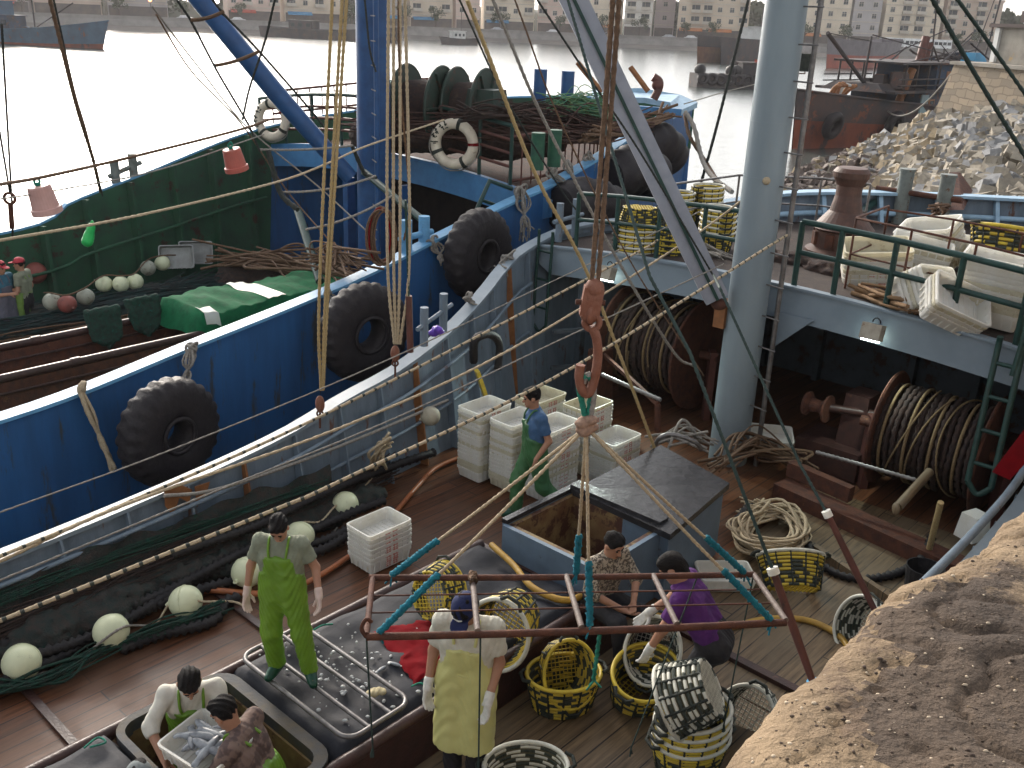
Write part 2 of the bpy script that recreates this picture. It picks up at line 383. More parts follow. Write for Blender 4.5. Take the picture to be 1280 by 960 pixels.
def translucent(m, f):
    n = m.node_tree.nodes; l = m.node_tree.links; b = n['Principled BSDF']; t = n.new('ShaderNodeBsdfTranslucent'); x = n.new('ShaderNodeMixShader'); x.inputs[0].default_value = f
    l.new(b.inputs['Base Color'].links[0].from_socket, t.inputs[0]); l.new(b.outputs[0], x.inputs[1]); l.new(t.outputs[0], x.inputs[2]); l.new(x.outputs[0], n['Material Output'].inputs[0])
translucent(m_white, .4)
def plank_mat(name, c1, c2, c3, rot, w=.17, wet=.42):
    m = bpy.data.materials.new(name); m.use_nodes = True; n = m.node_tree.nodes; l = m.node_tree.links; b = n['Principled BSDF']; b.inputs['Specular IOR Level'].default_value = .28
    tc = n.new('ShaderNodeTexCoord'); mp = n.new('ShaderNodeMapping'); mp.inputs['Rotation'].default_value = (0, 0, rot); l.new(tc.outputs['Object'], mp.inputs[0])
    br = n.new('ShaderNodeTexBrick'); br.inputs['Scale'].default_value = 1; br.inputs['Brick Width'].default_value = 3.4; br.inputs['Row Height'].default_value = w
    br.inputs['Mortar Size'].default_value = .007; br.inputs['Mortar Smooth'].default_value = .2
    br.inputs['Color1'].default_value = (*c1, 1); br.inputs['Color2'].default_value = (*c2, 1); br.inputs['Mortar'].default_value = (.012, .008, .007, 1)
    l.new(mp.outputs[0], br.inputs[0])
    ns = n.new('ShaderNodeTexNoise'); ns.inputs['Scale'].default_value = 3; ns.inputs['Detail'].default_value = 8; ns.inputs['Roughness'].default_value = .7
    m2 = n.new('ShaderNodeMapping'); m2.inputs['Scale'].default_value = (.6, 9, 1) ; l.new(mp.outputs[0], m2.inputs[0]); l.new(m2.outputs[0], ns.inputs[0])
    mx = n.new('ShaderNodeMix'); mx.data_type = 'RGBA'; mx.blend_type = 'MULTIPLY'; mx.inputs[0].default_value = 1
    rm = n.new('ShaderNodeMapRange'); rm.inputs[1].default_value = .3; rm.inputs[2].default_value = .7; rm.inputs[3].default_value = .38; rm.inputs[4].default_value = 1.45
    l.new(ns.outputs[0], rm.inputs[0]); l.new(br.outputs[0], mx.inputs[6]); l.new(rm.outputs[0], mx.inputs[7])
    n2 = n.new('ShaderNodeTexNoise'); n2.inputs['Scale'].default_value = 1.3; n2.inputs['Detail'].default_value = 5; l.new(tc.outputs['Object'], n2.inputs[0])
    r2 = n.new('ShaderNodeMapRange'); r2.inputs[1].default_value = .48; r2.inputs[2].default_value = .62; l.new(n2.outputs[0], r2.inputs[0])
    m3 = n.new('ShaderNodeMix'); m3.data_type = 'RGBA'; m3.inputs[7].default_value = (*c3, 1); l.new(mx.outputs[2], m3.inputs[6])
    k = n.new('ShaderNodeMath'); k.operation = 'MULTIPLY'; k.inputs[1].default_value = .65; l.new(r2.outputs[0], k.inputs[0]); l.new(k.outputs[0], m3.inputs[0])
    l.new(m3.outputs[2], b.inputs['Base Color'])
    r3 = n.new('ShaderNodeMapRange'); r3.inputs[1].default_value = .4; r3.inputs[2].default_value = .6; r3.inputs[3].default_value = wet; r3.inputs[4].default_value = .62; l.new(n2.outputs[0], r3.inputs[0]); l.new(r3.outputs[0], b.inputs['Roughness'])
    bp = n.new('ShaderNodeBump'); bp.inputs['Strength'].default_value = .5; bp.inputs['Distance'].default_value = .01
    l.new(mx.outputs[2], bp.inputs['Height']); l.new(bp.outputs[0], b.inputs['Normal'])
    return m
m_deck = plank_mat('deck_planks', (.13, .05, .022), (.075, .029, .013), (.10, .055, .034), rad(90))
m_deck2 = plank_mat('deck_planks_light', (.16, .108, .06), (.11, .074, .042), (.15, .115, .075), rad(90), .2)
m_bdeck = plank_mat('deck_planks_dark', (.05, .032, .025), (.04, .025, .02), (.05, .045, .04), rad(90))

# ---------------------------------------------------------------- water
WZ = -1.3
def make_water():
    m = bpy.data.materials.new('sea'); m.use_nodes = True; n = m.node_tree.nodes; l = m.node_tree.links; b = n['Principled BSDF']
    b.inputs['Base Color'].default_value = (.055, .065, .06, 1); b.inputs['Roughness'].default_value = .22; b.inputs['IOR'].default_value = 1.33
    tc = n.new('ShaderNodeTexCoord'); bump = None
    for sc, st, dist, stretch in ((.45, .45, .11, (1, 1.5, 1)), (2.2, .45, .05, (1, 1.6, 1)), (7., .3, .012, (1, 1, 1))):
        mp = n.new('ShaderNodeMapping'); mp.inputs['Scale'].default_value = stretch; mp.inputs['Rotation'].default_value = (0, 0, .5); l.new(tc.outputs['Object'], mp.inputs[0])
        t = n.new('ShaderNodeTexNoise'); t.inputs['Scale'].default_value = sc; t.inputs['Detail'].default_value = 3; l.new(mp.outputs[0], t.inputs[0])
        bp = n.new('ShaderNodeBump'); bp.inputs['Strength'].default_value = st; bp.inputs['Distance'].default_value = dist; l.new(t.outputs[0], bp.inputs['Height'])
        if bump: l.new(bump.outputs[0], bp.inputs['Normal'])
        bump = bp
    l.new(bump.outputs[0], b.inputs['Normal'])
    mb = MB(); mb.add([(-900, -40, WZ), (900, -40, WZ), (900, 900, WZ), (-900, 900, WZ)], [(0, 1, 2, 3)])
    tag(mb.build('water', m, origin=(0, 0, WZ)), kind='structure')
make_water()

# ---------------------------------------------------------------- ships
def resample(pts, step):
    P_ = smoothpts(pts, 8); out = [P_[0]]; left = step
    for i in range(len(P_)-1):
        d = P_[i+1]-P_[i]; ln = d.length; at_ = 0
        while ln-at_ >= left: at_ += left; out.append(P_[i]+d*(at_/ln)); left = step
        left -= ln-at_
    if (out[-1]-P_[-1]).length > .02: out.append(P_[-1])
    return out
def interp(tab, x):
    for i in range(len(tab)-1):
        if x <= tab[i+1][0]:
            t = max(0, (x-tab[i][0])/(tab[i+1][0]-tab[i][0])); return tab[i][1]+t*(tab[i+1][1]-tab[i][1])
    return tab[-1][1]
def side(ship, rail, deckz, mh, mi, mc, flare=.35, capw=.2, thick=.07, bottom=-2.2, name='bulwark', inward=None, inner=True):
    """one side of a hull from its rail line (s,a,z): outer skin, inner skin, cap."""
    R = resample([Vector(p) for p in rail], .35); cs = inward
    def inw(i):
        t = (R[min(i+1, len(R)-1)]-R[max(i-1, 0)]); t.z = 0; t.normalize(); n_ = Vector((-t.y, t.x, 0))
        return n_ if n_.dot(Vector((cs[0], cs[1], 0))-Vector((R[i].x, R[i].y, 0))) > 0 else -n_
    IN = [inw(i) for i in range(len(R))]
    mb = MB(); rings = []
    for p, n_ in zip(R, IN):
        ring = []; H_ = p.z-bottom
        for k in range(7):
            u = k/6; ring.append(ML @ (p + n_*(flare*u**1.5*H_/2) - ZV*(H_*u)))
        rings.append(ring)
    mb.loft(rings, smooth=True); mb.build('hull_side', mh, ship, world=True)
    if inner:
        mb = MB(); rings = []
        for p, n_ in zip(R, IN):
            dz = deckz(p.y) if callable(deckz) else deckz
            H_ = p.z-bottom; off = lambda z: flare*(max(0, p.z-z)/H_)**1.5*H_/2
            rings.append([ML @ (Vector((p.x, p.y, p.z-.005+(dz-p.z)*k/5))+n_*(thick+off(p.z+(dz-p.z)*k/5-.01))) for k in range(6)])
        mb.loft(rings, smooth=True); mb.build(name, mi, ship, world=True)
    mb = MB(); rings = []
    for p, n_ in zip(R, IN):
        a_ = p-n_*.05; b_ = p+n_*(capw-.05)
        rings.append([ML @ (a_), ML @ (a_+ZV*.045), ML @ (b_+ZV*.045), ML @ b_])
    mb.loft(rings, closed_ring=True, smooth=False); mb.build('rail_cap', mc, ship, world=True)
    return R, IN

# ---- the near grey fishing boat
shipA = thing('fishing_boat', 'grey blue fishing boat with a planked deck and round centre mast, nearest the quay', 'fishing boat', L(-5.9, 8, -1.3), -HD)
def sp(px, py, s_): p = PS(px, py, s_); return (s_, p.dot(AV), p.z-.04)
railA = [(-8.1, -3, .8), (-8.6, 0, .8), sp(0, 690, -8.74), sp(220, 600, -8.8), sp(350, 540, -8.8), sp(425, 495, -8.86), sp(485, 463, -8.95), sp(526, 434, -9.05), sp(566, 401, -9.2), sp(600, 364, -9.45), sp(623, 335, -9.7), sp(648, 312, -9.95), (-10.1, 12.6, 2.42), (-9.7, 14.0, 2.5), (-9.0, 15.4, 2.7), (-7.99, 16.4, 2.95), (-6.6, 17.8, 3.0), (-4.9, 19.2, 3.0), (-4.0, 19.6, 3.05)]
railS = [(-3.0, -3, .8), (-2.2, 0, .8), (-2.0, 3, .85), (-1.98, 7.5, .95), (-1.98, 9.5, .95), (-2.0, 11, 1.05), (-2.0, 12.1, 1.6), (-2.0, 13.2, 2.4), (-2.2, 14.5, 2.6), (-2.6, 16.5, 2.9), (-3.2, 18.6, 3.0), (-4.0, 19.6, 3.05)]
BA = 11.75      # ship coordinate of the platform's aft beam
PZ = 2.33       # platform height
dzA = lambda a_: 0. if a_ < BA else PZ
RA_, IA_ = side(shipA, railA, dzA, m_grey, m_grey, m_beam, inward=(-5.9, 8), name='bulwark')
RS_, IS_ = side(shipA, railS, dzA, m_grey, m_grey, m_beam, inward=(-5.9, 8), name='bulwark')
mb = MB()
# deck of planks, ends under the platform; leaves the hold open
HS0, HS1, HA0, HA1 = -6.18, -4.66, -2.5, 6.6
for s0, s1, a0, a1 in ((-8.85, HS0, -3, 16), (HS1, -2.1, -3, 16), (HS0, HS1, HA1, 16)):
    mb.slab([L(s0, a0, 0), L(s1, a0, 0), L(s1, a1, 0), L(s0, a1, 0)], .08)
mb.build('deck', m_deck, shipA, world=True)
mb = MB(); mb.slab([L(-4.6, 6.9, .012), L(-2.35, 6.9, .012), L(-2.35, 11.5, .012), L(-4.6, 11.5, .012)], .008)
mb.slab([L(-4.6, 3.0, .011), L(-2.35, 3.0, .011), L(-2.35, 6.88, .011), L(-4.6, 6.88, .011)], .007)
mb.build('worn_planking', m_deck2, shipA, world=True)
# deck beam joints: low battens across the deck
for a_ in (2.45, 4.45, 8.9):
    mb = MB(); mb.bar(L(-8.3, a_, .018), L(HS0-.08, a_-.02, .018), .07, .03); mb.build('deck_batten', m_brownpipe, shipA, world=True)
mb = MB(); mb.bar(L(-4.5, 7.35, .03), L(-2.3, 7.3, .03), .09, .06); mb.build('deck_batten', m_brownpipe, shipA, world=True)
mb = MB(); mb.bar(L(-4.2, 9.95, .06), L(-2.5, 9.3, .06), .07, .09); mb.build('deck_batten', m_deck2, shipA, world=True)
# hold coaming
CZ = .45
def coaming(a0, a1, s0, s1, z0, z1, w=.09):
    mb = MB()
    for (x0, y0, x1, y1) in ((s0, a0, s0, a1), (s1, a0, s1, a1)):
        mb.bar(L(x0, y0, (z0+z1)/2), L(x1, y1, (z0+z1)/2), w, z1-z0)
        mb.tube([L(x0, y0, z1), L(x1, y1, z1)], w*.62, 8)
    for y in (a0, a1): mb.bar(L(s0, y, (z0+z1)/2), L(s1, y, (z0+z1)/2), w, z1-z0-.004)
    return mb
coaming(HA0, HA1, HS0, HS1, -.05, CZ).build('hold_coaming', m_brownpipe, shipA, world=True)
mb = MB()   # insulated inside of the open well and its floor
WA0, WA1 = 2.5, 3.42
z0_, z1_ = -1.1, CZ-.03
for a_, b_ in (((HS0+.06, WA0), (HS0+.06, WA1)), ((HS1-.06, WA0), (HS1-.06, WA1)), ((HS0+.06, WA1), (HS1-.06, WA1)), ((HS0+.06, WA0), (HS1-.06, WA0))):
    mb.bar(L(*a_, (z0_+z1_)/2), L(*b_, (z0_+z1_)/2), .05, z1_-z0_)
mb.slab([L(HS0, WA0, -1.05), L(HS1, WA0, -1.05), L(HS1, WA1, -1.05), L(HS0, WA1, -1.05)], .05)
mb.build('hold_lining', m_foam, shipA, world=True)
mb = MB()   # grey edge round the well with rounded corners
def rrect(s0, a0, s1, a1, r, n=5):
    out = []
    for cx_, cy_, t0 in ((s1-r, a1-r, 0), (s0+r, a1-r, 90), (s0+r, a0+r, 180), (s1-r, a0+r, 270)):
        for k in range(n+1):
            t = rad(t0+90*k/n); out.append((cx_+r*math.cos(t), cy_+r*math.sin(t)))
    return out
inner = rrect(HS0+.08, WA0+.03, HS1-.08, WA1-.01, .14); outer = rrect(HS0+.01, WA0-.03, HS1-.0, WA1+.09, .2)
mb.loft([[L(x, y, CZ+.0) for x, y in outer], [L(x, y, CZ+.075) for x, y in outer], [L(x, y, CZ+.075) for x, y in inner], [L(x, y, CZ-.05) for x, y in inner]], closed_ring=True, smooth=False)
mb.build('hatch_rim', mat('rim_grey', (.04, .043, .048), (.07, .055, .035), 5, .7, bump=.2), shipA, world=True)
# covers over the rest of the hold
def cover(name, a0, a1, m, z=CZ+.06, s0=HS0+.02, s1=HS1-.02, amp=.018, seed=0):
    nx, ny = 26, max(6, int((a1-a0)*16)); rings = []
    for j in range(ny+1):
        ring = []
        for i in range(nx+1):
            u = i/nx; v = j/ny; s_ = s0+(s1-s0)*u; a_ = a0+(a1-a0)*v
            zz = z + amp*(math.sin(5*s_+3*a_+seed)+.6*math.sin(11*a_-7*s_+seed*2)+.4*math.sin(19*s_+seed))
            if i in (0, nx) or j in (0, ny): zz -= .1
            ring.append(L(s_, a_, zz))
        rings.append(ring)
    mb = MB(); mb.loft(rings, smooth=True); return mb
cover('hatch_cover', WA1+.1, 6.55, m_tarpd, seed=1).build('hatch_cover', m_tarpd, shipA, world=True)
cover('hatch_cover', -2.4, WA0-.02, m_tarpd, seed=4).build('hatch_cover', m_tarpd, shipA, world=True)
# raised blue hatch box with its wet black lid
bx0, bx1, ba0, ba1, bz = -5.88, -4.68, 6.64, 7.78, .80
hb = []
mb = MB(); w = .05
mb.bar(L(bx0, ba0-.02, bz/2), L(bx1, ba0-.02, bz/2), w, bz); mb.bar(L(bx0, ba1, bz/2), L(bx1, ba1, bz/2), w, bz)
mb.bar(L(bx0-.02, ba0, bz/2), L(bx0-.02, ba1, bz/2), w, bz-.006); mb.bar(L(bx1, ba0, bz/2), L(bx1, ba1, bz/2), w, bz-.006)
mb.build('hatch_box', m_bluebox, shipA, world=True)
mb = MB(); z0_, z1_ = -.9, bz-.02
for a_, b_ in (((bx0+.04, ba0), (bx0+.04, ba1)), ((bx1-.06, ba0), (bx1-.06, ba1)), ((bx0+.04, ba1-.07), (bx1-.06, ba1-.07)), ((bx0+.04, ba0+.05), (bx1-.06, ba0+.05))):
    mb.bar(L(*a_, (z0_+z1_)/2), L(*b_, (z0_+z1_)/2), .05, z1_-z0_)
mb.slab([L(bx0, ba0, -.6), L(bx1, ba0, -.6), L(bx1, ba1, -.6), L(bx0, ba1, -.6)], .05)
mb.build('box_lining', m_foam, shipA, world=True)
mb = MB(); mb.bar(L(bx0+.01, ba1-.02, bz+.05), L(bx1, ba1-.02, bz+.05), .16, .10); mb.bar(L(bx0-.02, ba0, bz+.02), L(bx0-.02, ba1, bz+.02), .07, .05)
mb.build('box_edge', m_lid, shipA, world=True)
# tilted lid (rests open towards the bow)
lc = [G(716, 612, .86), G(826, 556, .98), G(912, 604, .93), G(838, 668, .86)]
mb = MB(); mb.slab(lc, .07); mb.build('hatch_lid', m_lid, shipA, world=True)
mb = MB(); q = [Vector((p.x, p.y, 0)) for p in lc]; c_ = sum(q, Vector())/4; q = [c_+(p-c_)*.93 for p in q]
mb.add([p+ZV*.02 for p in q]+[p+ZV*.84 for p in q], [(0, 1, 5, 4), (1, 2, 6, 5), (2, 3, 7, 6), (3, 0, 4, 7)]); mb.build('lid_stand', m_bluebox, shipA, world=True)

# bulwark frames (port) and pipes
for i, (p, n_) in enumerate(zip(RA_, IA_)):
    if i % 2 or p.y > BA-.2 or p.y < -2: continue
    mb = MB(); t = p+n_*.09; b_ = Vector((p.x, p.y, 0))+n_*.14
    tt = Vector((-n_.y, n_.x, 0))*.012
    w = [t, t+n_*.06, b_+n_*.22, b_]
    mb.add([ML @ (q+tt) for q in w]+[ML @ (q-tt) for q in w], [(0, 1, 2, 3), (7, 6, 5, 4), (0, 4, 5, 1), (1, 5, 6, 2), (2, 6, 7, 3), (3, 7, 4, 0)], False)
    mb.build('bulwark_frame', m_grey if i % 8 else m_orange, shipA, world=True)
for hgt in (.42, .78):
    mb = MB(); mb.tube([ML @ (Vector((p.x, p.y, (p.z)*hgt))+n_*.22) for p, n_ in zip(RA_, IA_) if p.y < BA-.1 and p.y > -2], .025, 8)
    mb.build('side_pipe', m_grey, shipA, world=True)
for i, (p, n_) in enumerate(zip(RS_, IS_)):
    if i % 2 or p.y > BA-.2 or p.y < 0: continue
    mb = MB(); mb.bar(ML @ (p+n_*.13), ML @ (Vector((p.x, p.y, 0))+n_*.24), .03, .1); mb.build('bulwark_frame', m_grey, shipA, world=True)
mb = MB(); mb.tube([ML @ (p+n_*.2+ZV*.16) for p, n_ in zip(RS_, IS_) if 3 < p.y < 11.6], .045, 8); mb.build('side_pipe', m_grey, shipA, world=True)

for k, pts in enumerate((((205, 612), (222, 604), (240, 612), (236, 628), (224, 622), (216, 645), (206, 632)), ((243, 608), (262, 602), (258, 616), (250, 622), (246, 634)))):
    part_ = MB(); part_.slab([PS(x, y, -8.62) for x, y in pts], .008, up=tuple(-SV)); part_.build('rust_patch', m_orange, shipA, world=True)
# forward platform: beam, deck, knees, columns, dark back wall
BT0, BT1 = -10.0, -1.9
def beamz(s_): return PZ+.20*(1-((s_+5.8)/3.8)**2)
mb = MB(); top = []; N_ = 24
rings = []
for i in range(N_+1):
    s_ = BT0+(BT1-BT0)*i/N_; z = beamz(s_); h = .46
    if i == 0: h = .25
    rings.append([L(s_, BA, z-h), L(s_, BA, z), L(s_, BA+.12, z), L(s_, BA+.12, z-h)])
mb.loft(rings, closed_ring=True, smooth=False); mb.build('platform_beam', m_beam, shipA, world=True)
mb = MB()
for i in range(N_+1):
    s_ = BT0+(BT1-BT0)*i/N_; z = beamz(s_)
rings = [[L(BT0+(BT1-BT0)*i/N_, BA+.04, beamz(BT0+(BT1-BT0)*i/N_)+.012), L(BT0+(BT1-BT0)*i/N_, BA-.05, beamz(BT0+(BT1-BT0)*i/N_)+.012), L(BT0+(BT1-BT0)*i/N_, BA-.05, beamz(BT0+(BT1-BT0)*i/N_)-.02)] for i in range(N_+1)]
mb.loft(rings, smooth=False); mb.build('beam_lip', m_beam, shipA, world=True)
# platform deck follows the hull outline
def hull_s(a_, R): 
    best = min(R, key=lambda p: abs(p.y-a_)); return best.x
mb = MB(); rings = []
for j in range(22):
    a_ = BA+.1+j*.38; sl_, sr_ = hull_s(a_, RA_)+.1, hull_s(a_, RS_)-.1
    rings.append([L(sl_+(sr_-sl_)*i/8, a_, (PZ+.20*(1-((sl_+(sr_-sl_)*i/8+5.8)/3.8)**2))*1.-.01) for i in range(9)])
mb.loft(rings, smooth=True); mb.build('platform_deck', mat('platform_deck', (.05, .036, .03), (.03, .023, .022), 5, .9, bump=.5, c3=(.11, .06, .04), c3t=.6, c3s=5), shipA, world=True)
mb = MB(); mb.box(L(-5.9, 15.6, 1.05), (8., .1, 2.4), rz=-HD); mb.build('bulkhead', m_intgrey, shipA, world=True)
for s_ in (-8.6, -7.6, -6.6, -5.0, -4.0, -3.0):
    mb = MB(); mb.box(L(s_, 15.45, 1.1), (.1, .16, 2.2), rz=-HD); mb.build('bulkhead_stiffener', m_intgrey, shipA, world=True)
# inner columns and ladders of bars seen behind the beam on the port side
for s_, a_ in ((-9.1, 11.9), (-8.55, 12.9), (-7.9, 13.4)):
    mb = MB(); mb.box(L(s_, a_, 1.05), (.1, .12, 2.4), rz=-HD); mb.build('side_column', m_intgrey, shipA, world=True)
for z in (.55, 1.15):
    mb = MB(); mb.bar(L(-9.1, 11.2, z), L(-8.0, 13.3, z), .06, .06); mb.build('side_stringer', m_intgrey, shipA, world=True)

# mast
MS, MA = -5.94, 11.36
mb = MB(); mb.tube([L(MS, MA, z) for z in (0, 1.2, 1.205, 2.4, 3.6, 5, 6.5, 8.2)], [.265, .265, .265, .262, .258, .255, .25, .245], 40, caps=False)
mt = mb.build('mast', m_mast, shipA, world=True)
for z in (.62, 1.62, 2.85, 3.95, 4.62):
    mb = MB(); mb.tube([L(MS, MA, z-.008), L(MS, MA, z+.008)], .2685-.002*z, 40, caps=True); mb.build('weld_seam', m_mast, mt, world=True)
mb = MB(); mb.box(L(MS-.26, MA-.1, 2.1), (.16, .3, .34), rz=-HD); mb.build('boom_bracket', m_orange, mt, world=True)
for sg in (-1, 1):
    mb = MB(); x = MS+sg*.24
    mb.slab([L(x, BA-.02, 2.16), L(x+sg*.55, BA-.02, 2.16), L(x, BA-.02, 1.62)], .03, up=tuple(AV)); mb.build('knee_bracket', m_beam, shipA, world=True)
mb = MB(); mb.tube([L(MS+.38, MA+.12, z) for z in (0, 3, 8.2)], .035, 8); mb.build('mast_pipe', m_steel, shipA, world=True)
for k in range(15):
    z = .5+k*.42
    mb = MB(); mb.tube([L(MS+.2, MA-.03, z), L(MS+.53, MA-.10, z)], .011, 6); mb.build('mast_rung', m_steel, shipA, world=True)
# slanting grey boom hinged at the mast
mY = L(MS, MA, 0).y-.15
b0 = V(895, 372, mY); b1 = V(717, 0, mY-.1); b2 = V(607, -230, mY-.16)
mb = MB(); mb.bar(b0, b2, .31, .22, up=(0, -1, 0)); bo = mb.build('boom', m_boom, shipA, world=True)
n_ = (b2-b0).normalized(); side_ = n_.cross(Vector((0, -1, 0))).normalized()
mb = MB(); mb.bar(b0+Vector((0, -.122, 0)), b2+Vector((0, -.122, 0)), .04, .03, up=(0, -1, 0)); mb.build('boom_seam', m_dgreen, bo, world=True)
mb = MB(); mb.sphere(b0-n_*.1, .1, sc=(1.1, 1, .8)); mb.build('boom_hinge', m_rust, bo, world=True)

# floodlights on the beam
def floodlight(px, label, power, aim):
    p = PA(px[0], px[1], BA-.12); t = thing('floodlight', label, 'floodlight', p, -HD, 'floodlights on the platform beam')
    mb = MB(); mb.box((0, -.08, 0), (.25, .16, .2), M=Matrix.Rotation(rad(-14), 3, 'X')); mb.box((0, .04, .02), (.05, .12, .05)); mb.build('housing', m_lbox, t)
    mb = MB(); mb.box((-.02, -.055, -.12), (.2, .11, .025), M=Matrix.Rotation(rad(-14), 3, 'X')); mb.build('lamp', m_lamp, t)
    mb = MB(); mb.tube([(.05*math.cos(a), .0, .1+.06*math.sin(a)) for a in [math.pi*k/6 for k in range(7)]], .008, 6); mb.build('handle', m_black, t)
    ld = bpy.data.lights.new('floodlight_beam', 'SPOT'); ld.energy = power; ld.color = (.85, 1, .9); ld.spot_size = rad(105); ld.spot_blend = .6; ld.shadow_soft_size = .06
    lo_ = bpy.data.objects.new('light', ld); col.objects.link(lo_); lo_.parent = t; q_ = p+Matrix.Rotation(-HD, 3, 'Z') @ Vector((0, -.06, -.18)); d_ = aim-q_; lo_.matrix_basis = tm(t).inverted() @ Matrix.Translation(q_) @ (-d_).to_track_quat('Z', 'Y').to_matrix().to_4x4()
floodlight((762, 340), 'lit box floodlight on the pale beam above the left net drum', 120, G(720, 610, .3))
floodlight((1094, 413), 'lit box floodlight on the pale beam right of the mast above the right net drum', 25, G(1090, 640, 0))

# net drums under the platform, wound with rope
m_ropeshade = mat('shaded_rope', (.20, .14, .07), (.13, .09, .05), 40, .9, bump=.5, bscale=90)  # rope colour darkened to carry the shade under the platform
def drum(c, axis, R0, Rf, ln, turns, mrope, seed):
    t = bpy.data.objects.new('net_drum', None); col.objects.link(t); t.parent = shipA
    ax = axis.normalized(); M = ax.to_track_quat('Z', 'Y').to_matrix()
    t.matrix_basis = tm(shipA).inverted() @ Matrix.Translation(c)
    for e in (-1, 1):
        cc = c+ax*(e*ln/2)
        mb = MB(); mb.lathe([(Rf, -.02), (Rf+.02, 0), (Rf, .02)], cc, 48, M=M)
        mb.lathe([(.08, .012), (Rf, .02)], cc, 48, M=M); mb.lathe([(Rf, -.02), (.08, -.012)], cc, 48, M=M)
        mb.build('drum_flange', m_rust, t, world=True)
    mb = MB(); mb.lathe([(R0*.8, -ln/2+.02), (R0*.8, ln/2-.02)], c, 40, M=M); mb.build('drum_core', m_netbr, t, world=True)
    rs = random.Random(seed); mb = MB(); mb.m = 0
    nk = turns; r_ = ln/(2.1*nk)
    for k in range(nk):
        x = -ln/2+ln*(k+.5)/nk; RR = R0+rs.uniform(-.03, .03)
        mb.m = 1 if k % 4 == 1 else 0
        if mb.m == 0:
            pts = []
            for q in range(56):
                a = 2*math.pi*q/56; rr = RR+(.02 if q % 2 else 0); pts.append(c + M @ Vector((rr*math.cos(a), rr*math.sin(a), x+.012*math.sin(3*a+k))))
            mb.tube(pts, [r_*(1.15 if q % 2 else .8) for q in range(56)], 6, closed=True)
        else: mb.torus(c+ax*x, RR+.045, .022, M=M, n=44, m=6)
    mb.build('wound_rope', [m_netbr, mrope], t, world=True)
    for k in range(3):
        mb = MB(); a0 = rs.uniform(0, 6)
        pts = [c + M @ Vector(((R0+.08)*math.cos(a), (R0+.08)*math.sin(a), -ln/2+.15+ln*.8*((k+.5)/3)+.2*math.sin(a+k))) for a in [a0+5.2*i/40 for i in range(41)]]
        rope_mesh(mb, pts, .014); mb.build('loose_turn', mrope, t, world=True)
    mb = MB(); mb.tube([c-ax*(ln/2+.35), c+ax*(ln/2+.3)], .07, 12); mb.build('axle', m_rust, t, world=True)
    for e in (-1, 1):
        mb = MB(); cc = c+ax*(e*(ln/2+.2)); mb.bar(Vector((cc.x, cc.y, 0)), cc+ZV*.1, .1, .2); mb.build('drum_stand', m_rustred, t, world=True)
drum(L(-7.85, 12.45, 1.0), L(1, .0, 0), .66, .86, 1.35, 17, m_ropeshade, 3)
drum(L(-3.42, 12.0, .92), L(1, .05, .0), .54, .74, 1.25, 17, m_ropeshade, 5)
def part(name, m, fn, ship=None):
    mb = MB(); fn(mb); return mb.build(name, m, ship or shipA, world=True)
# screw shaft with a warping head in front of the right drum, and the left one
part('level_wind_shaft', m_steel, lambda mb: mb.tube([p for i in range(41) for p in [G(1020, 565, .75).lerp(G(1145, 600, .78), i/40)]], [.03 if i % 2 else .021 for i in range(41)], 8))
part('guide_roller', m_deck2, lambda mb: (mb.tube([G(1162, 590, .82), G(1122, 634, .66)], .055, 10), mb.sphere(G(1120, 636, .66), .075, sc=(.5, 1, 1))))
part('winch_head', m_rust, lambda mb: mb.lathe([(.16, -.16), (.17, -.12), (.1, -.07), (.085, .05), (.11, .1), (.19, .14), (.19, .17), (0, .17)], L(-5.0, 11.9, .95), 20, M=SV.to_track_quat('Z', 'Y').to_matrix()))
part('winch_frame', m_brownpipe, lambda mb: (mb.box(L(-4.55, 12.3, .62), (.4, .5, 1.1), rz=-HD, taper=.8), mb.tube([L(-5, 11.9, .95), L(-4.3, 12.2, .95)], .06, 8), mb.box(L(-4.75, 12.2, .25), (.9, .7, .4), rz=-HD)))
part('level_wind_shaft', m_steel, lambda mb: mb.tube([G(752, 468, 1.0).lerp(G(826, 500, .95), i/30) for i in range(31)], [.035 if i % 2 else .026 for i in range(31)], 8))
part('winch_frame', m_rust, lambda mb: (mb.box(L(-8.45, 11.6, .5), (.3, .4, .9), rz=-HD, taper=.8), mb.bar(G(822, 505, .9), G(822, 540, .5), .06, .06), mb.bar(L(-8.45, 11.6, .9), G(822, 505, .9), .05, .05)))
part('tool_rail', m_rust, lambda mb: (mb.bar(L(-4.9, 10.9, .1), L(-2.3, 10.5, .1), .3, .2), mb.bar(L(-4.9, 11.1, .32), L(-4.0, 11.0, .3), .12, .2)))
# platform railing
def railing(pts, m=m_dgreen, r=.034, h=.85, mid=.45, posts=None, base=None):
    top = [p+ZV*h for p in pts]; md = [p+ZV*mid for p in pts]
    part('handrail', m, lambda mb: mb.tube(top, r, 8)); part('handrail', m, lambda mb: mb.tube(md, r*.9, 8))
    for p in (posts or pts): part('rail_post', m, lambda mb: mb.tube([p, p+ZV*h], r, 8))
def onbeam(s_, a_=BA+.08): return L(s_, a_, beamz(s_))
railing([onbeam(s_) for s_ in (-9.25, -8.5, -7.75, -7.0, -6.35)])
railing([onbeam(s_) for s_ in (-5.55, -5.0, -4.3, -3.5, -2.75, -2.1)], r=.04)
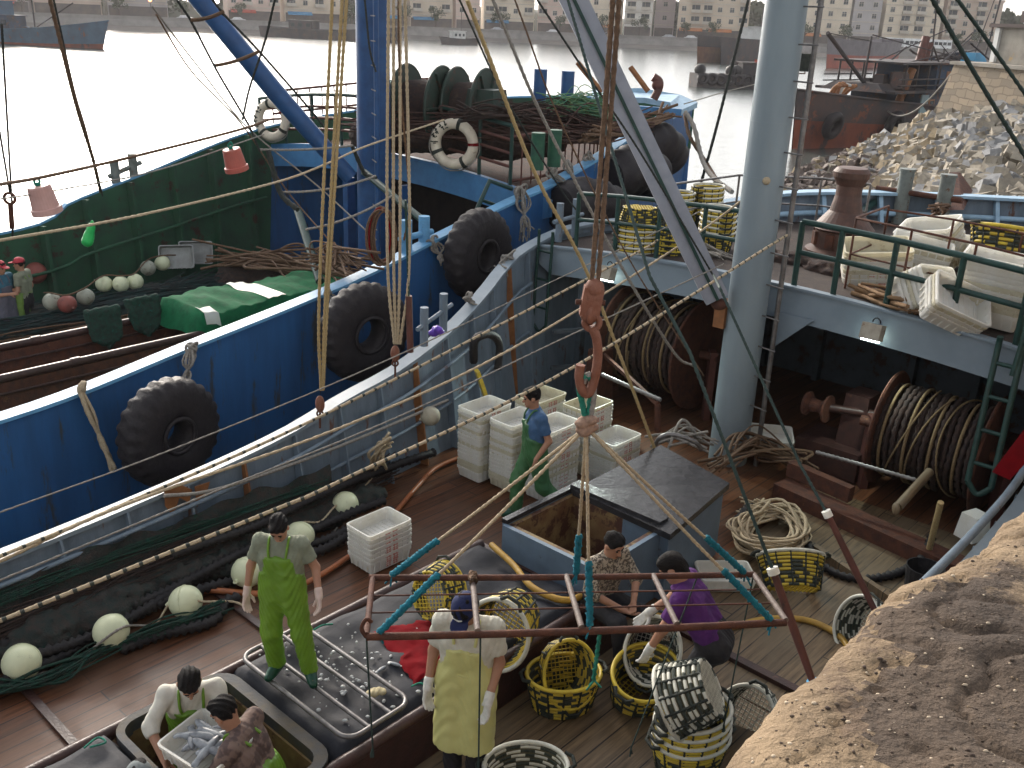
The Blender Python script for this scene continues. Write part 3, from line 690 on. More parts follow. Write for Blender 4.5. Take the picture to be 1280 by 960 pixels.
# thin inner guard rails
def thinrail(pts, h, m=m_rust, r=.016, closed=False):
    part('guard_rail', m, lambda mb: mb.tube([p+ZV*h for p in pts], r, 6)); part('guard_rail', m, lambda mb: mb.tube([p+ZV*h*.5 for p in pts], r*.8, 6))
    for p in pts: part('guard_post', m, lambda mb: mb.tube([p, p+ZV*h], r, 6))
thinrail([L(-5.15, 13.6, 2.5), L(-5.05, 12.3, 2.5), L(-4.3, 12.25, 2.48), L(-3.5, 12.2, 2.45), L(-2.75, 12.15, 2.4), L(-2.6, 13.4, 2.4)], .95)
thinrail([L(-5.15, 13.6, 2.5), L(-4.3, 13.75, 2.48), L(-3.4, 13.7, 2.45), L(-2.6, 13.4, 2.4)], .9)
thinrail([L(-8.0, 12.2, 2.4), L(-8.6, 13.4, 2.4), L(-8.3, 15.0, 2.45), L(-7.1, 15.6, 2.5), L(-6.3, 15.7, 2.5)], .9, m_steel, .02)
# ladders either side
def ladder(p0, p1, wv, m, n=5, r=.03, hooked=True):
    w2 = Vector(wv)
    def f(mb):
        top = [p1, p1+ZV*.12+(p1-p0).normalized()*.05]
        mb.tube(smoothpts([p0-w2, p0.lerp(p1, .5)-w2, p1-w2, p1-w2+ZV*.15], 4), r, 8); mb.tube(smoothpts([p0+w2, p0.lerp(p1, .5)+w2, p1+w2, p1+w2+ZV*.15], 4), r, 8)
        for k in range(n): q = p0.lerp(p1, (k+.6)/n); mb.tube([q-w2, q+w2], r*.75, 6)
        mb.tube(smoothpts([p0-w2, p0-ZV*.12, p0+w2], 5), r, 8)
    return part('ladder', m, f)
ladder(PA(674, 405, BA-.15), PA(682, 300, BA-.1), SV*.14, m_dgreen, 3, .025)
ladder(PA(1224, 606, BA-.5), PA(1262, 440, BA-.15), SV*.13, m_dgreen, 4, .035)
part('handrail', m_dgreen, lambda mb: mb.tube(smoothpts([PA(1266, 470, BA-.2), PA(1285, 400, BA-.1), PA(1284, 330, BA)], 5), .04, 8))
# capstan, bitts, bow fittings
m_cap = mat('capstan_brown', (.095, .048, .036), (.06, .033, .026), 7, .6, bump=.2, c3=(.06, .035, .03), c3t=.6, c3s=6)
part('capstan', m_cap, lambda mb: mb.lathe([(.0, 0), (.52, 0), (.52, .12), (.40, .16), (.40, .42), (.46, .46), (.42, .5), (.24, .72), (.19, .95), (.19, 1.1), (.26, 1.22), (.27, 1.3), (.22, 1.36), (0, 1.37)], L(-6.05, 14.3, 2.45), 28))
part('capstan_key', m_rust, lambda mb: [mb.box(L(-6.05+.4*math.cos(a), 14.3+.4*math.sin(a), 2.75), (.09, .12, .2), rz=-HD+a) for a in [k*.785 for k in range(8)]])
m_bitt = mat('bitt_grey', (.17, .19, .175), (.11, .12, .11), 7, .6, c3=(.12, .06, .03), c3t=.58, c3s=6, bump=.2)
for px, py in ((1122, 283), (1172, 292)):
    b = G(px, py, 2.45)
    part('mooring_bitt', m_bitt, lambda mb: (mb.tube([b, b+ZV*1.0], .125, 20), mb.tube([b+ZV*.99, b+ZV*1.03], .14, 20)))
bq = G(1122, 283, 2.45)+ZV*.62; bq2 = G(1172, 292, 2.45)+ZV*.62
part('bitt_bar', m_rust, lambda mb: mb.tube([bq-SV*.5, bq2+SV*.3], .05, 8))
for i in range(0, len(RA_)):
    p, n_ = RA_[i], IA_[i]
    if p.y < 14.5 or i % 3: continue
    part('bow_frame', m_bow, lambda mb: mb.bar(ML @ (p+n_*.12), ML @ (Vector((p.x, p.y, 2.38))+n_*.45), .07, .1))
part('bow_rail', m_bow, lambda mb: mb.loft([[ML @ (p-n_*.04+ZV*.05), ML @ (p+n_*.26+ZV*.05), ML @ (p+n_*.26), ML @ (p-n_*.04)] for p, n_ in zip(RA_, IA_) if p.y > 15.2], closed_ring=True, smooth=False))
part('bow_stringer', m_bow, lambda mb: mb.tube([ML @ (Vector((p.x, p.y, p.z-.32))+n_*.25) for p, n_ in zip(RA_, IA_) if p.y > 15.2], .05, 8))
part('bow_cleat', m_rust, lambda mb: mb.slab([G(1185, 262, 2.9), G(1205, 262, 2.9), G(1216, 238, 3.0), G(1200, 215, 3.3), G(1188, 215, 3.3)], .08, up=tuple(AV)))
part('slack_pipe', m_dgreen, lambda mb: mb.tube([G(1050, 285, 2.6), G(1110, 240, 2.95)], .07, 10))
# twin posts on the port side of the platform and on the bulwark
def postpair(p, q, h, r, m, ship=None, bar=True):
    part('mooring_post', m, lambda mb: (mb.tube([p, p+ZV*h], r, 14)), ship); part('mooring_post', m, lambda mb: mb.tube([q, q+ZV*h], r, 14), ship)
    if bar: part('post_bar', m, lambda mb: mb.tube([p+ZV*h*.55-(q-p)*.35, q+ZV*h*.55+(q-p)*.45], r*.55, 10), ship)
postpair(G(698, 302, 2.36), G(718, 296, 2.38), .62, .06, m_grey)
postpair(PS(530, 432, -8.85), PS(554, 414, -8.9), .52, .055, m_grey)
part('vent_bracket', m_yel, lambda mb: mb.bar(PS(596, 463, -8.5), PS(612, 510, -8.4), .16, .05))

# ---- the blue boat beyond
shipB = thing('fishing_boat', 'blue hulled fishing boat with green inner bulwark and blue mast, moored outside the grey one', 'fishing boat', L(-14.6, 9, -1.3), -HD)
railB = [(-10.6, -4, 1.25), (-10.75, 0, 1.25), sp(0, 524, -10.85), sp(240, 432, -11.0), sp(440, 351, -11.1), sp(560, 291, -11.1), sp(640, 252, -11.05), sp(690, 230, -11.15), sp(760, 190, -11.5), sp(800, 163, -12.1), sp(842, 140, -13.1), sp(868, 126, -14.3)]
railBf = [(-18.4, -4, 1.5), (-18.6, 0, 1.5), sp(0, 290, -18.8), sp(90, 250, -19.0), sp(180, 215, -19.2), sp(300, 167, -19.5), (-19.3, 14.3, 3.3), (-18.6, 17.0, 3.6), (-17.0, 20, 3.8), sp(868, 126, -14.3)]
DB = -.2; BB = 13.2; PB = 2.62
dzB = lambda a_: DB if a_ < BB else PB
RB_, IB_ = side(shipB, railB, dzB, m_bhull, m_green_in, m_bcap, inward=(-14.6, 8), flare=.15, capw=.24)
RF_, IF_ = side(shipB, railBf, dzB, m_bhull, m_green_in, m_bcap, inward=(-14.6, 8), flare=.15, capw=.12)
def partB(name, m, fn): return part(name, m, fn, shipB)
partB('deck', m_bdeck, lambda mb: mb.slab([L(-18.7, -4, DB), L(-11.1, -4, DB), L(-11.3, 16, DB), L(-19.6, 16, DB)], .08))
for i, (p, n_) in enumerate(zip(RF_, IF_)):
    if i % 3 or p.y > BB or p.y < 0: continue
    partB('bulwark_frame', m_green_in, lambda mb: mb.bar(ML @ (p+n_*.15), ML @ (Vector((p.x, p.y, DB))+n_*.3), .07, .2))
partB('side_pipe', m_green_in, lambda mb: mb.tube([ML @ (Vector((p.x, p.y, DB+(p.z-DB)*.55))+n_*.3) for p, n_ in zip(RF_, IF_) if 0 < p.y < BB], .035, 8))
# hold coaming, pipes
HB = (-15.1, -13.75)
for s_ in HB:
    partB('hold_coaming', m_rust, lambda mb: mb.bar(L(s_, -3, (DB+.62)/2), L(s_, 11.2, (DB+.62)/2), .06, .62-DB))
    partB('coaming_pipe', m_brownpipe, lambda mb: (mb.tube([L(s_, -3, .68), L(s_, 11.2, .68)], .062, 10), mb.tube([L(s_+.06, -3, .47), L(s_+.06, 11.2, .47)], .02, 6)))
    for k in range(5):
        aa = .5+k*2.6; partB('pipe_clamp', m_brownpipe, lambda mb: mb.tube([L(s_, aa, .68), L(s_, aa+.14, .68)], .075, 10))
partB('hold_coaming', m_rust, lambda mb: mb.bar(L(HB[0], 11.2, .2), L(HB[1], 11.2, .2), .06, .8))
partB('hold_floor', m_darkint, lambda mb: mb.slab([L(HB[0], -3, .12), L(HB[1], -3, .12), L(HB[1], 8, .12), L(HB[0], 8, .12)], .05))
# beam and fore platform
def bbz(s_): return PB+.42*(1-((s_+15.4)/4.9)**2)
rings = []
for i in range(25):
    s_ = -20.2+(9.2)*i/24; z = bbz(s_); h = .5 if i < 24 else .3; rings.append([L(s_, BB, z-h), L(s_, BB, z), L(s_, BB+.12, z), L(s_, BB+.12, z-h)])
partB('platform_beam', m_bbeam, lambda mb: mb.loft(rings, closed_ring=True, smooth=False))
rings = []
for j in range(22):
    a_ = BB+.1+j*.4; sl_, sr_ = hull_s(a_, RF_)+.1, hull_s(a_, RB_)-.1
    rings.append([L(sl_+(sr_-sl_)*i/8, a_, bbz(sl_+(sr_-sl_)*i/8)-.01) for i in range(9)])
partB('platform_deck', mat('fore_deck_rust', (.06, .026, .018), (.03, .018, .015), 4, .95, bump=.5), lambda mb: mb.loft(rings, smooth=True))
partB('bulkhead', m_darkint, lambda mb: mb.box(L(-15.2, 16.0, .9), (7.6, .1, 3.6), rz=-HD))
# mast and boom
pm = L(-14.55, 12.2, 0)
mtB = partB('mast', m_bmast, lambda mb: mb.tube([L(-14.55, 12.2, z) for z in (DB, 2, 5, 8.5)], [.33, .33, .31, .30], 28, caps=False))
partB('mast_pipe', m_bmast, lambda mb: mb.tube([L(-14.1, 11.9, DB), L(-14.1, 11.9, 8.5)], .05, 8))
for k in range(17): partB('mast_rung', m_steel, lambda mb: mb.tube([L(-14.3, 11.95, .6+k*.42), L(-13.95, 11.75, .6+k*.42)], .012, 6))
yb = pm.y-.4
partB('boom', m_bmast, lambda mb: mb.tube([V(438, 222, yb), V(340, 110, yb-.3), V(250, 0, yb-.6), V(170, -100, yb-.9)], [.15, .17, .17, .17], 16))
for px in ((300, 75), (332, 112)):
    q = V(px[0]+0, px[1], yb-.5)
# long brace from the mast and struts
partB('blue_column', m_bmast, lambda mb: (mb.box(L(-15.2, 12.1, 1.2), (.14, .2, 2.9), rz=-HD), mb.box(L(-13.9, 12.4, 1.2), (.12, .2, 2.9), rz=-HD)))
partB('green_brace', m_dgreen, lambda mb: mb.tube([V(372, 262, 16.2), V(400, 352, 14.6)], .07, 8))
partB('green_brace', m_dgreen, lambda mb: mb.tube([V(455, 215, 17.0), V(528, 275, 15.4)], .06, 8))
postpair(PS(146, 236, -19.15), PS(168, 226, -19.2), .55, .09, m_bitt, shipB)
postpair(PS(508, 324, -11.2), PS(530, 318, -11.25), .62, .09, m_bcap, shipB)
# railing on the fore platform: pipes and brown cage bars
def prB(pts, h, m, r, name='handrail'):
    for f_ in h: partB(name, m, lambda mb: mb.tube([p+ZV*f_ for p in pts], r, 8))
bp = [L(s_, BB+.08, bbz(s_)) for s_ in (-19.9, -18.9, -17.9, -16.9, -15.8, -14.8, -13.8, -12.8, -12.0)]
prB(bp, (.32, .56, .8), m_rustred, .03); prB(bp[:], (1.05,), m_dgreen, .04)
for p in bp: partB('rail_post', m_dgreen, lambda mb: mb.tube([p, p+ZV*1.05], .035, 8))
cg = [L(-12.0, BB+.1, 2.8), L(-11.9, 14.3, 2.85), L(-12.1, 15.8, 2.95), L(-12.9, 17.6, 3.1)]
prB(cg, (.9, .1), m_rustred, .028)
cs_ = resample(cg, .24)
for p in cs_: partB('cage_bar', m_rustred, lambda mb: mb.tube([p, p+ZV*.9], .017, 6))
cg2 = [L(-19.7, BB+.3, 2.9), L(-19.0, 15.5, 3.1), L(-17.8, 18, 3.3)]
prB(cg2, (1.0, .5), m_rustred, .028)
for p in resample(cg2, .3): partB('cage_bar', m_rustred, lambda mb: mb.tube([p, p+ZV*1.], .017, 6))
cg3 = [L(-14.6, 14.4, 3.15), L(-13.5, 14.8, 3.1), L(-12.3, 15.2, 3.1)]
prB(cg3, (.95, .5), m_rustred, .028)
# two winch reels standing on the platform
def reel(c, axis, R_, wd):
    M = axis.to_track_quat('Z', 'Y').to_matrix()
    t = bpy.data.objects.new('winch_reel', None); col.objects.link(t); t.parent = shipB; t.matrix_basis = tm(shipB).inverted() @ Matrix.Translation(c)
    for e in (-1, 1):
        mb = MB(); cc = c+axis*(e*wd/2); mb.lathe([(.1, -.03), (R_, -.03), (R_, .03), (.1, .03)], cc, 40, M=M); mb.torus(cc, R_*.72, .03, M=M, n=36); mb.torus(cc, R_, .035, M=M, n=40)
        for k in range(6):
            a = k*math.pi/3; mb.bar(cc+axis*(e*.05), cc+axis*(e*.05)+M @ Vector((R_*math.cos(a), R_*math.sin(a), 0)), .06, .04)
        mb.build('reel_flange', m_reelg, t, world=True)
    mb = MB(); mb.lathe([(R_*.62, -wd/2), (R_*.66, 0), (R_*.62, wd/2)], c, 30, M=M); mb.build('reel_rope', m_netbr, t, world=True)
m_reelg = mat('reel_green', (.02, .04, .03), (.03, .035, .028), 5, .6, bump=.3, c3=(.07, .03, .02), c3t=.58, c3s=5)
reel(V(530, 132, 19.5), (SV*.9+AV*.35).normalized(), .74, .75)
reel(V(588, 134, 19.6), (SV*.9+AV*.35).normalized(), .72, .6)
partB('reel_housing', m_reelg, lambda mb: mb.box(V(608, 142, 19.2), (.8, .7, .9), rz=-.5, taper=.7))
postpair(V(674, 128, 19.6), V(708, 130, 19.8), .62, .13, m_bmast, shipB, False)
postpair(V(671, 212, 16.9), V(692, 208, 17.1), .62, .12, mat('post_green', (.02, .09, .05), (.015, .06, .04), 6, .6), shipB, False)
for a_, b_ in (((722, 78), (752, 115)), ((788, 84), (810, 114))):
    partB('anchor_bar', m_orange, lambda mb: mb.tube([V(*a_, 22), V(*b_, 21.8)], .06, 8))
partB('anchor', m_rustred, lambda mb: (mb.tube(smoothpts([V(816, 96, 22), V(824, 102, 22), V(823, 112, 22), V(817, 124, 22)], 4), .09, 8), mb.sphere(V(822, 106, 22), .13)))
partB('bow_apron', m_bow, lambda mb: mb.slab([V(872, 128, 23.4), V(850, 118, 23.8), V(800, 110, 24), V(740, 112, 24.2), V(740, 122, 23.4), V(806, 122, 23.0), V(838, 128, 22.6), V(842, 142, 22.)], .12))
partB('bow_beam', m_bbeam, lambda mb: mb.bar(V(790, 136, 21), V(848, 140, 21.6), .2, .14))
partB('fore_ladder', m_dgreen, lambda mb: (mb.tube([PS(596, 262, -11.5), PS(612, 226, -11.5), PS(640, 236, -11.4)], .04, 8), mb.tube([PS(602, 250, -11.5), PS(636, 262, -11.4)], .03, 8)))
# ---------------------------------------------------------------- the quay the photograph is taken from
QZ = 4.32
m_quay = mat('quay_earth', (.10, .07, .048), (.055, .04, .03), 2.2, .95, bump=1., bscale=38, lo=.35, hi=.62, c3=(.19, .135, .085), c3t=.56, c3s=1.6)
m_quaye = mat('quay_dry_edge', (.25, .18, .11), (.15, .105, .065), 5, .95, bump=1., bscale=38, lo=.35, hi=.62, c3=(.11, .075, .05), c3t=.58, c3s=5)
def hn(x, y, k=1.):
    return (math.sin(3.1*x*k+1.7*y*k)*math.cos(2.3*y*k-1.1*x*k)+.5*math.sin(7.3*x*k+5.1*y*k+1)*math.sin(6.7*y*k)+.25*math.sin(17*x*k+2)*math.cos(15*y*k+x*3))
edge_px = [(1290, 640), (1215, 698), (1190, 714), (1150, 738), (1128, 750), (1108, 776), (1080, 800), (1062, 828), (1022, 868), (985, 903), (955, 925), (915, 962)]
ed = sorted([(p.dot(AV), p.dot(SV)) for p in [G(x, y, QZ) for x, y in edge_px]])
ed = [(-6, -.68), (ed[0][0]-.6, -.66)] + ed + [(ed[-1][0]+.8, -.52), (8, -.5), (60, -.5)]
from mathutils import noise as mn
def qh(a_, s_, o_):      # crumbling surface height
    v = Vector((a_*2.2, s_*2.2, 0)); f_ = mn.fractal(v, 1.0, 2.1, 6)
    c = abs(mn.noise(Vector((a_*5, s_*5, 3)))); crack = -.018*max(0, 1-c*14)
    return .022*f_+crack+.006*mn.fractal(v*9, 1.0, 2., 3)-.05*math.exp(-o_/.05)-.03*math.exp(-o_/.28)
def edge_s(a_): return interp(ed, a_)*1.10-.01+.035*mn.fractal(Vector((a_*3, 7, 0)), 1., 2.1, 6)
mb = MB(); rings = []
av = [-5+.25*i for i in range(22)] + [.5+.018*i for i in range(190)] + [3.95+.5*i for i in range(20)] + [14+4*i for i in range(12)]
offs = [0, .004, .01, .018]+[.03+.02*i for i in range(40)]+[.85+.05*i for i in range(20)]+[1.9, 2.1, 2.4, 3, 5, 40]
for a_ in av:
    s0 = edge_s(a_); ring = [L(s0+.35, a_, -3), L(s0+.1+.04*hn(a_, 4, 2), a_, 2.2), L(s0+.05+.03*hn(a_*2, 9), a_, 3.5), L(s0+.012*hn(a_*5, 2), a_, QZ-.2)]
    for o_ in offs: ring.append(L(s0+o_, a_, QZ+qh(a_, s0+o_, o_)))
    rings.append(ring)
mb.loft(rings, smooth=True); nR = len(rings[0])-1
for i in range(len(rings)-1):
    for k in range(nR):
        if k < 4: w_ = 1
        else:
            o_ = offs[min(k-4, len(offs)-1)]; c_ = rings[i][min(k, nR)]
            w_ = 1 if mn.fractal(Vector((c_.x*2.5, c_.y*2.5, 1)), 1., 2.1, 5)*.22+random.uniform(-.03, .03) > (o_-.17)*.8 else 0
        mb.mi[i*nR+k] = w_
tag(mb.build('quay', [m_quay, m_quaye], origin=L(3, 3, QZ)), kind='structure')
rs = random.Random(5); mb = MB()
for k in range(650):
    px = rs.uniform(930, 1290); py = rs.uniform(660, 965)
    p = G(px, py, QZ)
    o_ = p.dot(SV)-edge_s(p.dot(AV))
    if o_ < .02: continue
    p.z = QZ+qh(p.dot(AV), p.dot(SV), o_)
    r = rs.choice((.0015, .002, .003, .005)); mb.m = rs.choice((0, 0, 1, 2)); mb.sphere(p, r, 6, 4, sc=(rs.uniform(.7, 1.6), rs.uniform(.7, 1.3), .6))
tag(mb.build('grit', [m_quay, mat('pale_grit', (.45, .36, .26), None, 9, .9), mat('dark_grit', (.06, .04, .03), None, 9, .9)]), 'loose grit and crumbs of stone scattered on the quay edge', 'grit', kind='stuff')

# ---------------------------------------------------------------- far shore
def shoreY(px): return interp([(-400, 262), (0, 262), (640, 318), (1000, 305), (1700, 300)], px)
def far(px, z, dy=0.):
    if z >= 2.9: z -= 1.7
    y = shoreY(px)+dy; d = ray(px, 30); x = d.x*y/d.y; return Vector((x, y, z))
pxs = list(range(-300, 1700, 50))
m_shore = mat('shore_ground', (.16, .14, .12), (.11, .1, .09), .1, .95)
mb = MB(); rings = []
for x in pxs: rings.append([far(x, -1.6, -13), far(x, -1.0, -7), far(x, -.2, -.3), far(x, 3.0, .8), far(x, 3.05, 8), far(x, 3.2, 30), far(x, 3.6, 60)])
mb.loft(rings); tag(mb.build('shore', m_shore), kind='structure')
mb = MB(); mb.loft([[far(x, 3.1, 27), far(x, 8+2*math.sin(x*.013), 42), far(x, 9+2*math.sin(x*.011+1)-(4 if x > 980 else 0), 75), far(x, 6, 200), far(x, 0, 700)] for x in pxs], smooth=True)
tag(mb.build('added_hill', mat('added_hill_green', (.035, .042, .024), (.05, .045, .03), .08, .95)), kind='structure')  # added rise that shuts out bright sky in the gaps between buildings
m_seawall = mat('seawall_stone', (.21, .195, .18), (.15, .14, .13), .35, .9, bump=.3, bscale=2)
mb = MB(); mb.loft([[far(x, -.4, -1.0), far(x, 3.0, -.2), far(x, 3.9, -.2), far(x, 3.9, .5), far(x, 3.0, .5)] for x in pxs], smooth=False)
tag(mb.build('seawall', m_seawall), 'long grey stone seawall along the far side of the harbour', 'seawall')
mb = MB(); mb.loft([[far(x, 3.09, 2.5), far(x, 3.09, 8.5)] for x in pxs]); tag(mb.build('road', mat('asphalt', (.06, .06, .062), None, .5, .9)), kind='structure')
mb = MB(); mb.loft([[far(x, 3.1, 8.5), far(x, 3.25, 8.5), far(x, 3.25, 11.5), far(x, 3.2, 11.5)] for x in pxs], smooth=False); tag(mb.build('pavement', mat('paving', (.24, .22, .2), None, 1, .9)), kind='structure')

wallm = {k: mat('facade_'+k, c, tuple(x*.86 for x in c), .25, .9) for k, c in
         dict(pink=(.56, .42, .35), cream=(.60, .51, .39), beige=(.55, .45, .34), grey=(.38, .35, .34), white=(.66, .62, .56), tan=(.48, .37, .29), mauve=(.42, .35, .34)).items()}
m_trim = mat('facade_trim', (.52, .46, .38), None, .3, .9)
m_roofd = mat('roof_dark', (.10, .08, .075), None, .4, .9)
m_shutter = mat('shopfront', (.07, .06, .055), (.12, .09, .07), .4, .7)
awn = {'red': mat('red_awning', (.42, .07, .04), None, .6, .8), 'blue': mat('blue_awning', (.05, .22, .40), None, .6, .8), 'orange': mat('orange_awning', (.45, .16, .05), None, .6, .8)}
gm = {}
def winmesh(kind):
    if kind in gm: return gm[kind]
    mb = MB()
    if kind == 'w':
        mb.m = 0; mb.box((0, -.04, 0), (1.5, .12, 1.55)); mb.m = 1; mb.box((0, -.08, 0), (1.26, .1, 1.3)); mb.m = 0; mb.box((0, -.13, 0), (.07, .05, 1.3)); mb.box((0, -.13, .25), (1.26, .05, .06))
    elif kind == 'b':   # balcony bay: deep opening, slab and parapet
        mb.m = 1; mb.box((0, -.03, .1), (2.5, .1, 2.1)); mb.m = 0; mb.box((0, -.55, -1.05), (2.9, 1.1, .16)); mb.box((0, -1.04, -.6), (2.9, .1, .8)); mb.box((-1.4, -.55, -.6), (.1, 1.0, .8)); mb.box((1.4, -.55, -.6), (.1, 1.0, .8)); mb.box((-.3, -.1, .1), (.08, .06, 2.1)); mb.box((0, -.5, 1.3), (2.9, 1., .12))
    me = bpy.data.meshes.new('window'); me.from_pydata([tuple(p) for p in mb.v], [], mb.f); me.materials.append(m_trim); me.materials.append(m_glassd)
    me.polygons.foreach_set('material_index', mb.mi); me.update(); gm[kind] = me; return me
def building(x0, x1, ztop, wm, label, floors=5, pattern='wbwb', dy=16., depth=12, awning=None, tower=None, roof=None):
    p0 = far(x0, 3.2, dy); p1 = far(x1, 3.2, dy); W_ = (p1-p0).length; rz = math.atan2(p1.y-p0.y, p1.x-p0.x); c = (p0+p1)/2
    t = thing('apartment_building', label, 'building', c, rz, 'buildings along the far waterfront')
    h = ztop-.6; mb = MB(); mb.box((0, depth/2, h/2), (W_-.3, depth, h)); mb.build('wall', wm, t)
    mb = MB(); mb.box((0, depth/2, h+.35), (W_+.3, depth+.6, .7)); mb.box((W_*.18, depth/2, h+1.9), (W_*.3, depth*.5, 2.4)); mb.build('roof', roof or wm, t)
    mb = MB(); mb.box((0, -.12, 1.6), (W_-.8, .3, 3.)); mb.build('shopfront', m_shutter, t)
    if awning:
        for k in range(max(1, int(W_/9))):
            mb = MB(); xx = -W_/2+4.5+k*9; mb.add([(xx-3.6, -.2, 3.4), (xx+3.6, -.2, 3.4), (xx+3.6, -1.9, 2.7), (xx-3.6, -1.9, 2.7), (xx-3.6, -1.9, 2.5), (xx+3.6, -1.9, 2.5)], [(0, 3, 2, 1), (3, 4, 5, 2)]); mb.slab([(xx-3.6, -.2, 3.45), (xx+3.6, -.2, 3.45), (xx+3.6, -.2, 2.6), (xx-3.6, -.2, 2.6)], .05, up=(0, 1, 0)); mb.build('awning', awn[awning], t)
    fh = (h-4.)/(floors-1); n = int((W_-1)/3.4)
    for f_ in range(floors-1):
        mb = MB(); mb.box((0, -.06, 4.0+f_*fh), (W_, .2, .22)); mb.build('cornice', m_trim, t)
        for k in range(n):
            kind = pattern[k % len(pattern)]
            if kind == '-': continue
            o = bpy.data.objects.new('window' if kind == 'w' else 'balcony', winmesh(kind)); col.objects.link(o); o.parent = t
            o.location = (-W_/2+(k+.5)*W_/n, 0, 4.+f_*fh+fh*.52)
    return t
B_ = building
B_(-60, 40, 16, wallm['mauve'], 'mauve block at the far left edge above the moored trawler', 4, 'w', awning='red')
B_(44, 130, 15, wallm['tan'], 'tan block with red awnings behind the left moored trawler', 4, 'ww')
B_(136, 212, 17, wallm['grey'], 'grey block left of the blue boom across the water', 5, 'wb')
B_(285, 352, 19, wallm['pink'], 'pink block just right of the blue boom top', 5, 'wb', awning='red')
B_(356, 426, 20, wallm['beige'], 'beige block between the blue boom and the blue mast', 5, 'bw', awning='blue')
B_(468, 508, 18, wallm['grey'], 'narrow grey block right beside the blue mast', 5, 'w', awning='blue')
B_(512, 566, 21, wallm['beige'], 'beige block behind the small grey workboat', 5, 'bwb', awning='blue')
B_(569, 600, 20, wallm['pink'], 'narrow pink block right of the workboat', 5, 'w')
B_(604, 668, 22, wallm['cream'], 'cream block with balconies over a blue awning in the middle of the shore', 5, 'bbw', awning='blue')
B_(671, 730, 21, wallm['pink'], 'pink block crossed by the grey boom', 5, 'bw')
B_(733, 776, 20, wallm['cream'], 'cream block just right of the grey boom', 5, 'wbw', awning='orange')
B_(779, 815, 22, wallm['white'], 'pale white block with stacked balconies left of the dark gap', 6, 'b')
B_(817, 843, 17, wallm['mauve'], 'dim mauve block set back beside the pale white one', 4, 'w', dy=26)
B_(846, 936, 18, wallm['beige'], 'long beige block with orange awnings left of the big mast', 5, 'wbbw', awning='orange', roof=m_trim)
B_(994, 1062, 15, wallm['cream'], 'cream block with green windows right of the big mast', 4, 'ww', awning='orange')
B_(1064, 1100, 14.5, wallm['grey'], 'grey narrow block between two cream blocks on the right', 4, 'w', roof=m_roofd)
B_(1104, 1176, 16, wallm['cream'], 'wide cream block with framed balconies above the white buses', 5, 'wbbw')
B_(1180, 1250, 15, wallm['tan'], 'tan block partly behind the pier building', 5, 'bw')
# trees on the promenade and the wooded rise behind
def tree_meshes():
    out = []; mk = mat('leaf_green', (.035, .055, .022), (.06, .08, .03), .8, .8); mt_ = mat('bark', (.08, .06, .045), None, 2, .9)
    for v in range(3):
        r_ = random.Random(v); tb = MB(); tb.tube([(0, 0, 0), (.05, 0, 1.4), (0, .1, 3.0)], [.2, .14, .08], 7)
        for k in range(5):
            a = k*1.3; tb.tube([(0, 0, 1.6+.2*k), (math.cos(a)*1.1, math.sin(a)*1.1, 3.0+.2*k)], [.07, .03], 5)
        cb = MB()
        cl = [(r_.uniform(-1.3, 1.3), r_.uniform(-1.3, 1.3), r_.uniform(2.4, 4.6), r_.uniform(.6, 1.1)) for _ in range(12)]
        for _ in range(700):
            cx_, cy_, cz_, r__ = r_.choice(cl); d = Vector((r_.gauss(0, 1), r_.gauss(0, 1), r_.gauss(0, .8))).normalized()*r__*r_.uniform(.5, 1.1)
            p = Vector((cx_, cy_, cz_))+d; u = Vector((r_.uniform(-1, 1), r_.uniform(-1, 1), r_.uniform(-1, 1))).normalized()*.17; w = u.cross(Vector((r_.uniform(-1, 1), r_.uniform(-1, 1), 1))).normalized()*.15
            cb.add([p-u, p+w, p+u, p-w], [(0, 1, 2, 3)])
        out.append((tb, mt_, cb, mk))
    return out
TM = tree_meshes(); tproto = []
tree_lab = [(30, 'first'), (150, ''), (228, ''), (262, ''), (300, ''), (440, ''), (505, ''), (545, ''), (625, ''), (700, ''), (752, ''), (800, ''), (858, ''), (892, ''), (1008, ''), (1058, ''), (1200, ''), (1225, '')]
where = ['above the left moored trawler', 'left of the blue boom on the far promenade', 'under the blue boom top on the far promenade', 'second from the blue boom on its left side', 'in front of the pink block by the blue boom', 'hard left of the blue mast', 'right of the narrow grey block by the blue mast', 'behind the small grey workboat', 'in front of the cream block with the blue awning', 'left of the grey boom before the pink block', 'right of the grey boom before the cream block', 'in front of the pale white block', 'above the bow of the rusty cargo ship', 'in front of the orange awnings left of the mast', 'right beside the big mast across the water', 'in front of the narrow grey block on the right', 'behind the white buses at their right end', 'closest to the pier building']
for i, ((px, _), w_) in enumerate(zip(tree_lab, where)):
    v = i % 3; c = far(px, 3.2, 10); sc_ = random.uniform(.85, 1.35)
    if i < 3:
        t = thing('street_tree', 'dark tree '+w_, 'tree', c, group='trees on the far promenade'); tb, mt_, cb, mk = TM[v]
        a = tb.build('trunk', mt_, t); b = cb.build('crown', mk, t); tproto.append((t, [(a, []), (b, [])])); t.scale = (sc_,)*3
    else:
        copy_thing(tproto[v][0], tproto[v][1], 'dark tree '+w_, M=Matrix.Translation(c) @ Matrix.Rotation(i*1.1, 4, 'Z') @ Matrix.Scale(sc_, 4))
mb = MB(); mk = mat('far_wood', (.03, .042, .022), (.05, .06, .03), .3, .9); r_ = random.Random(3)
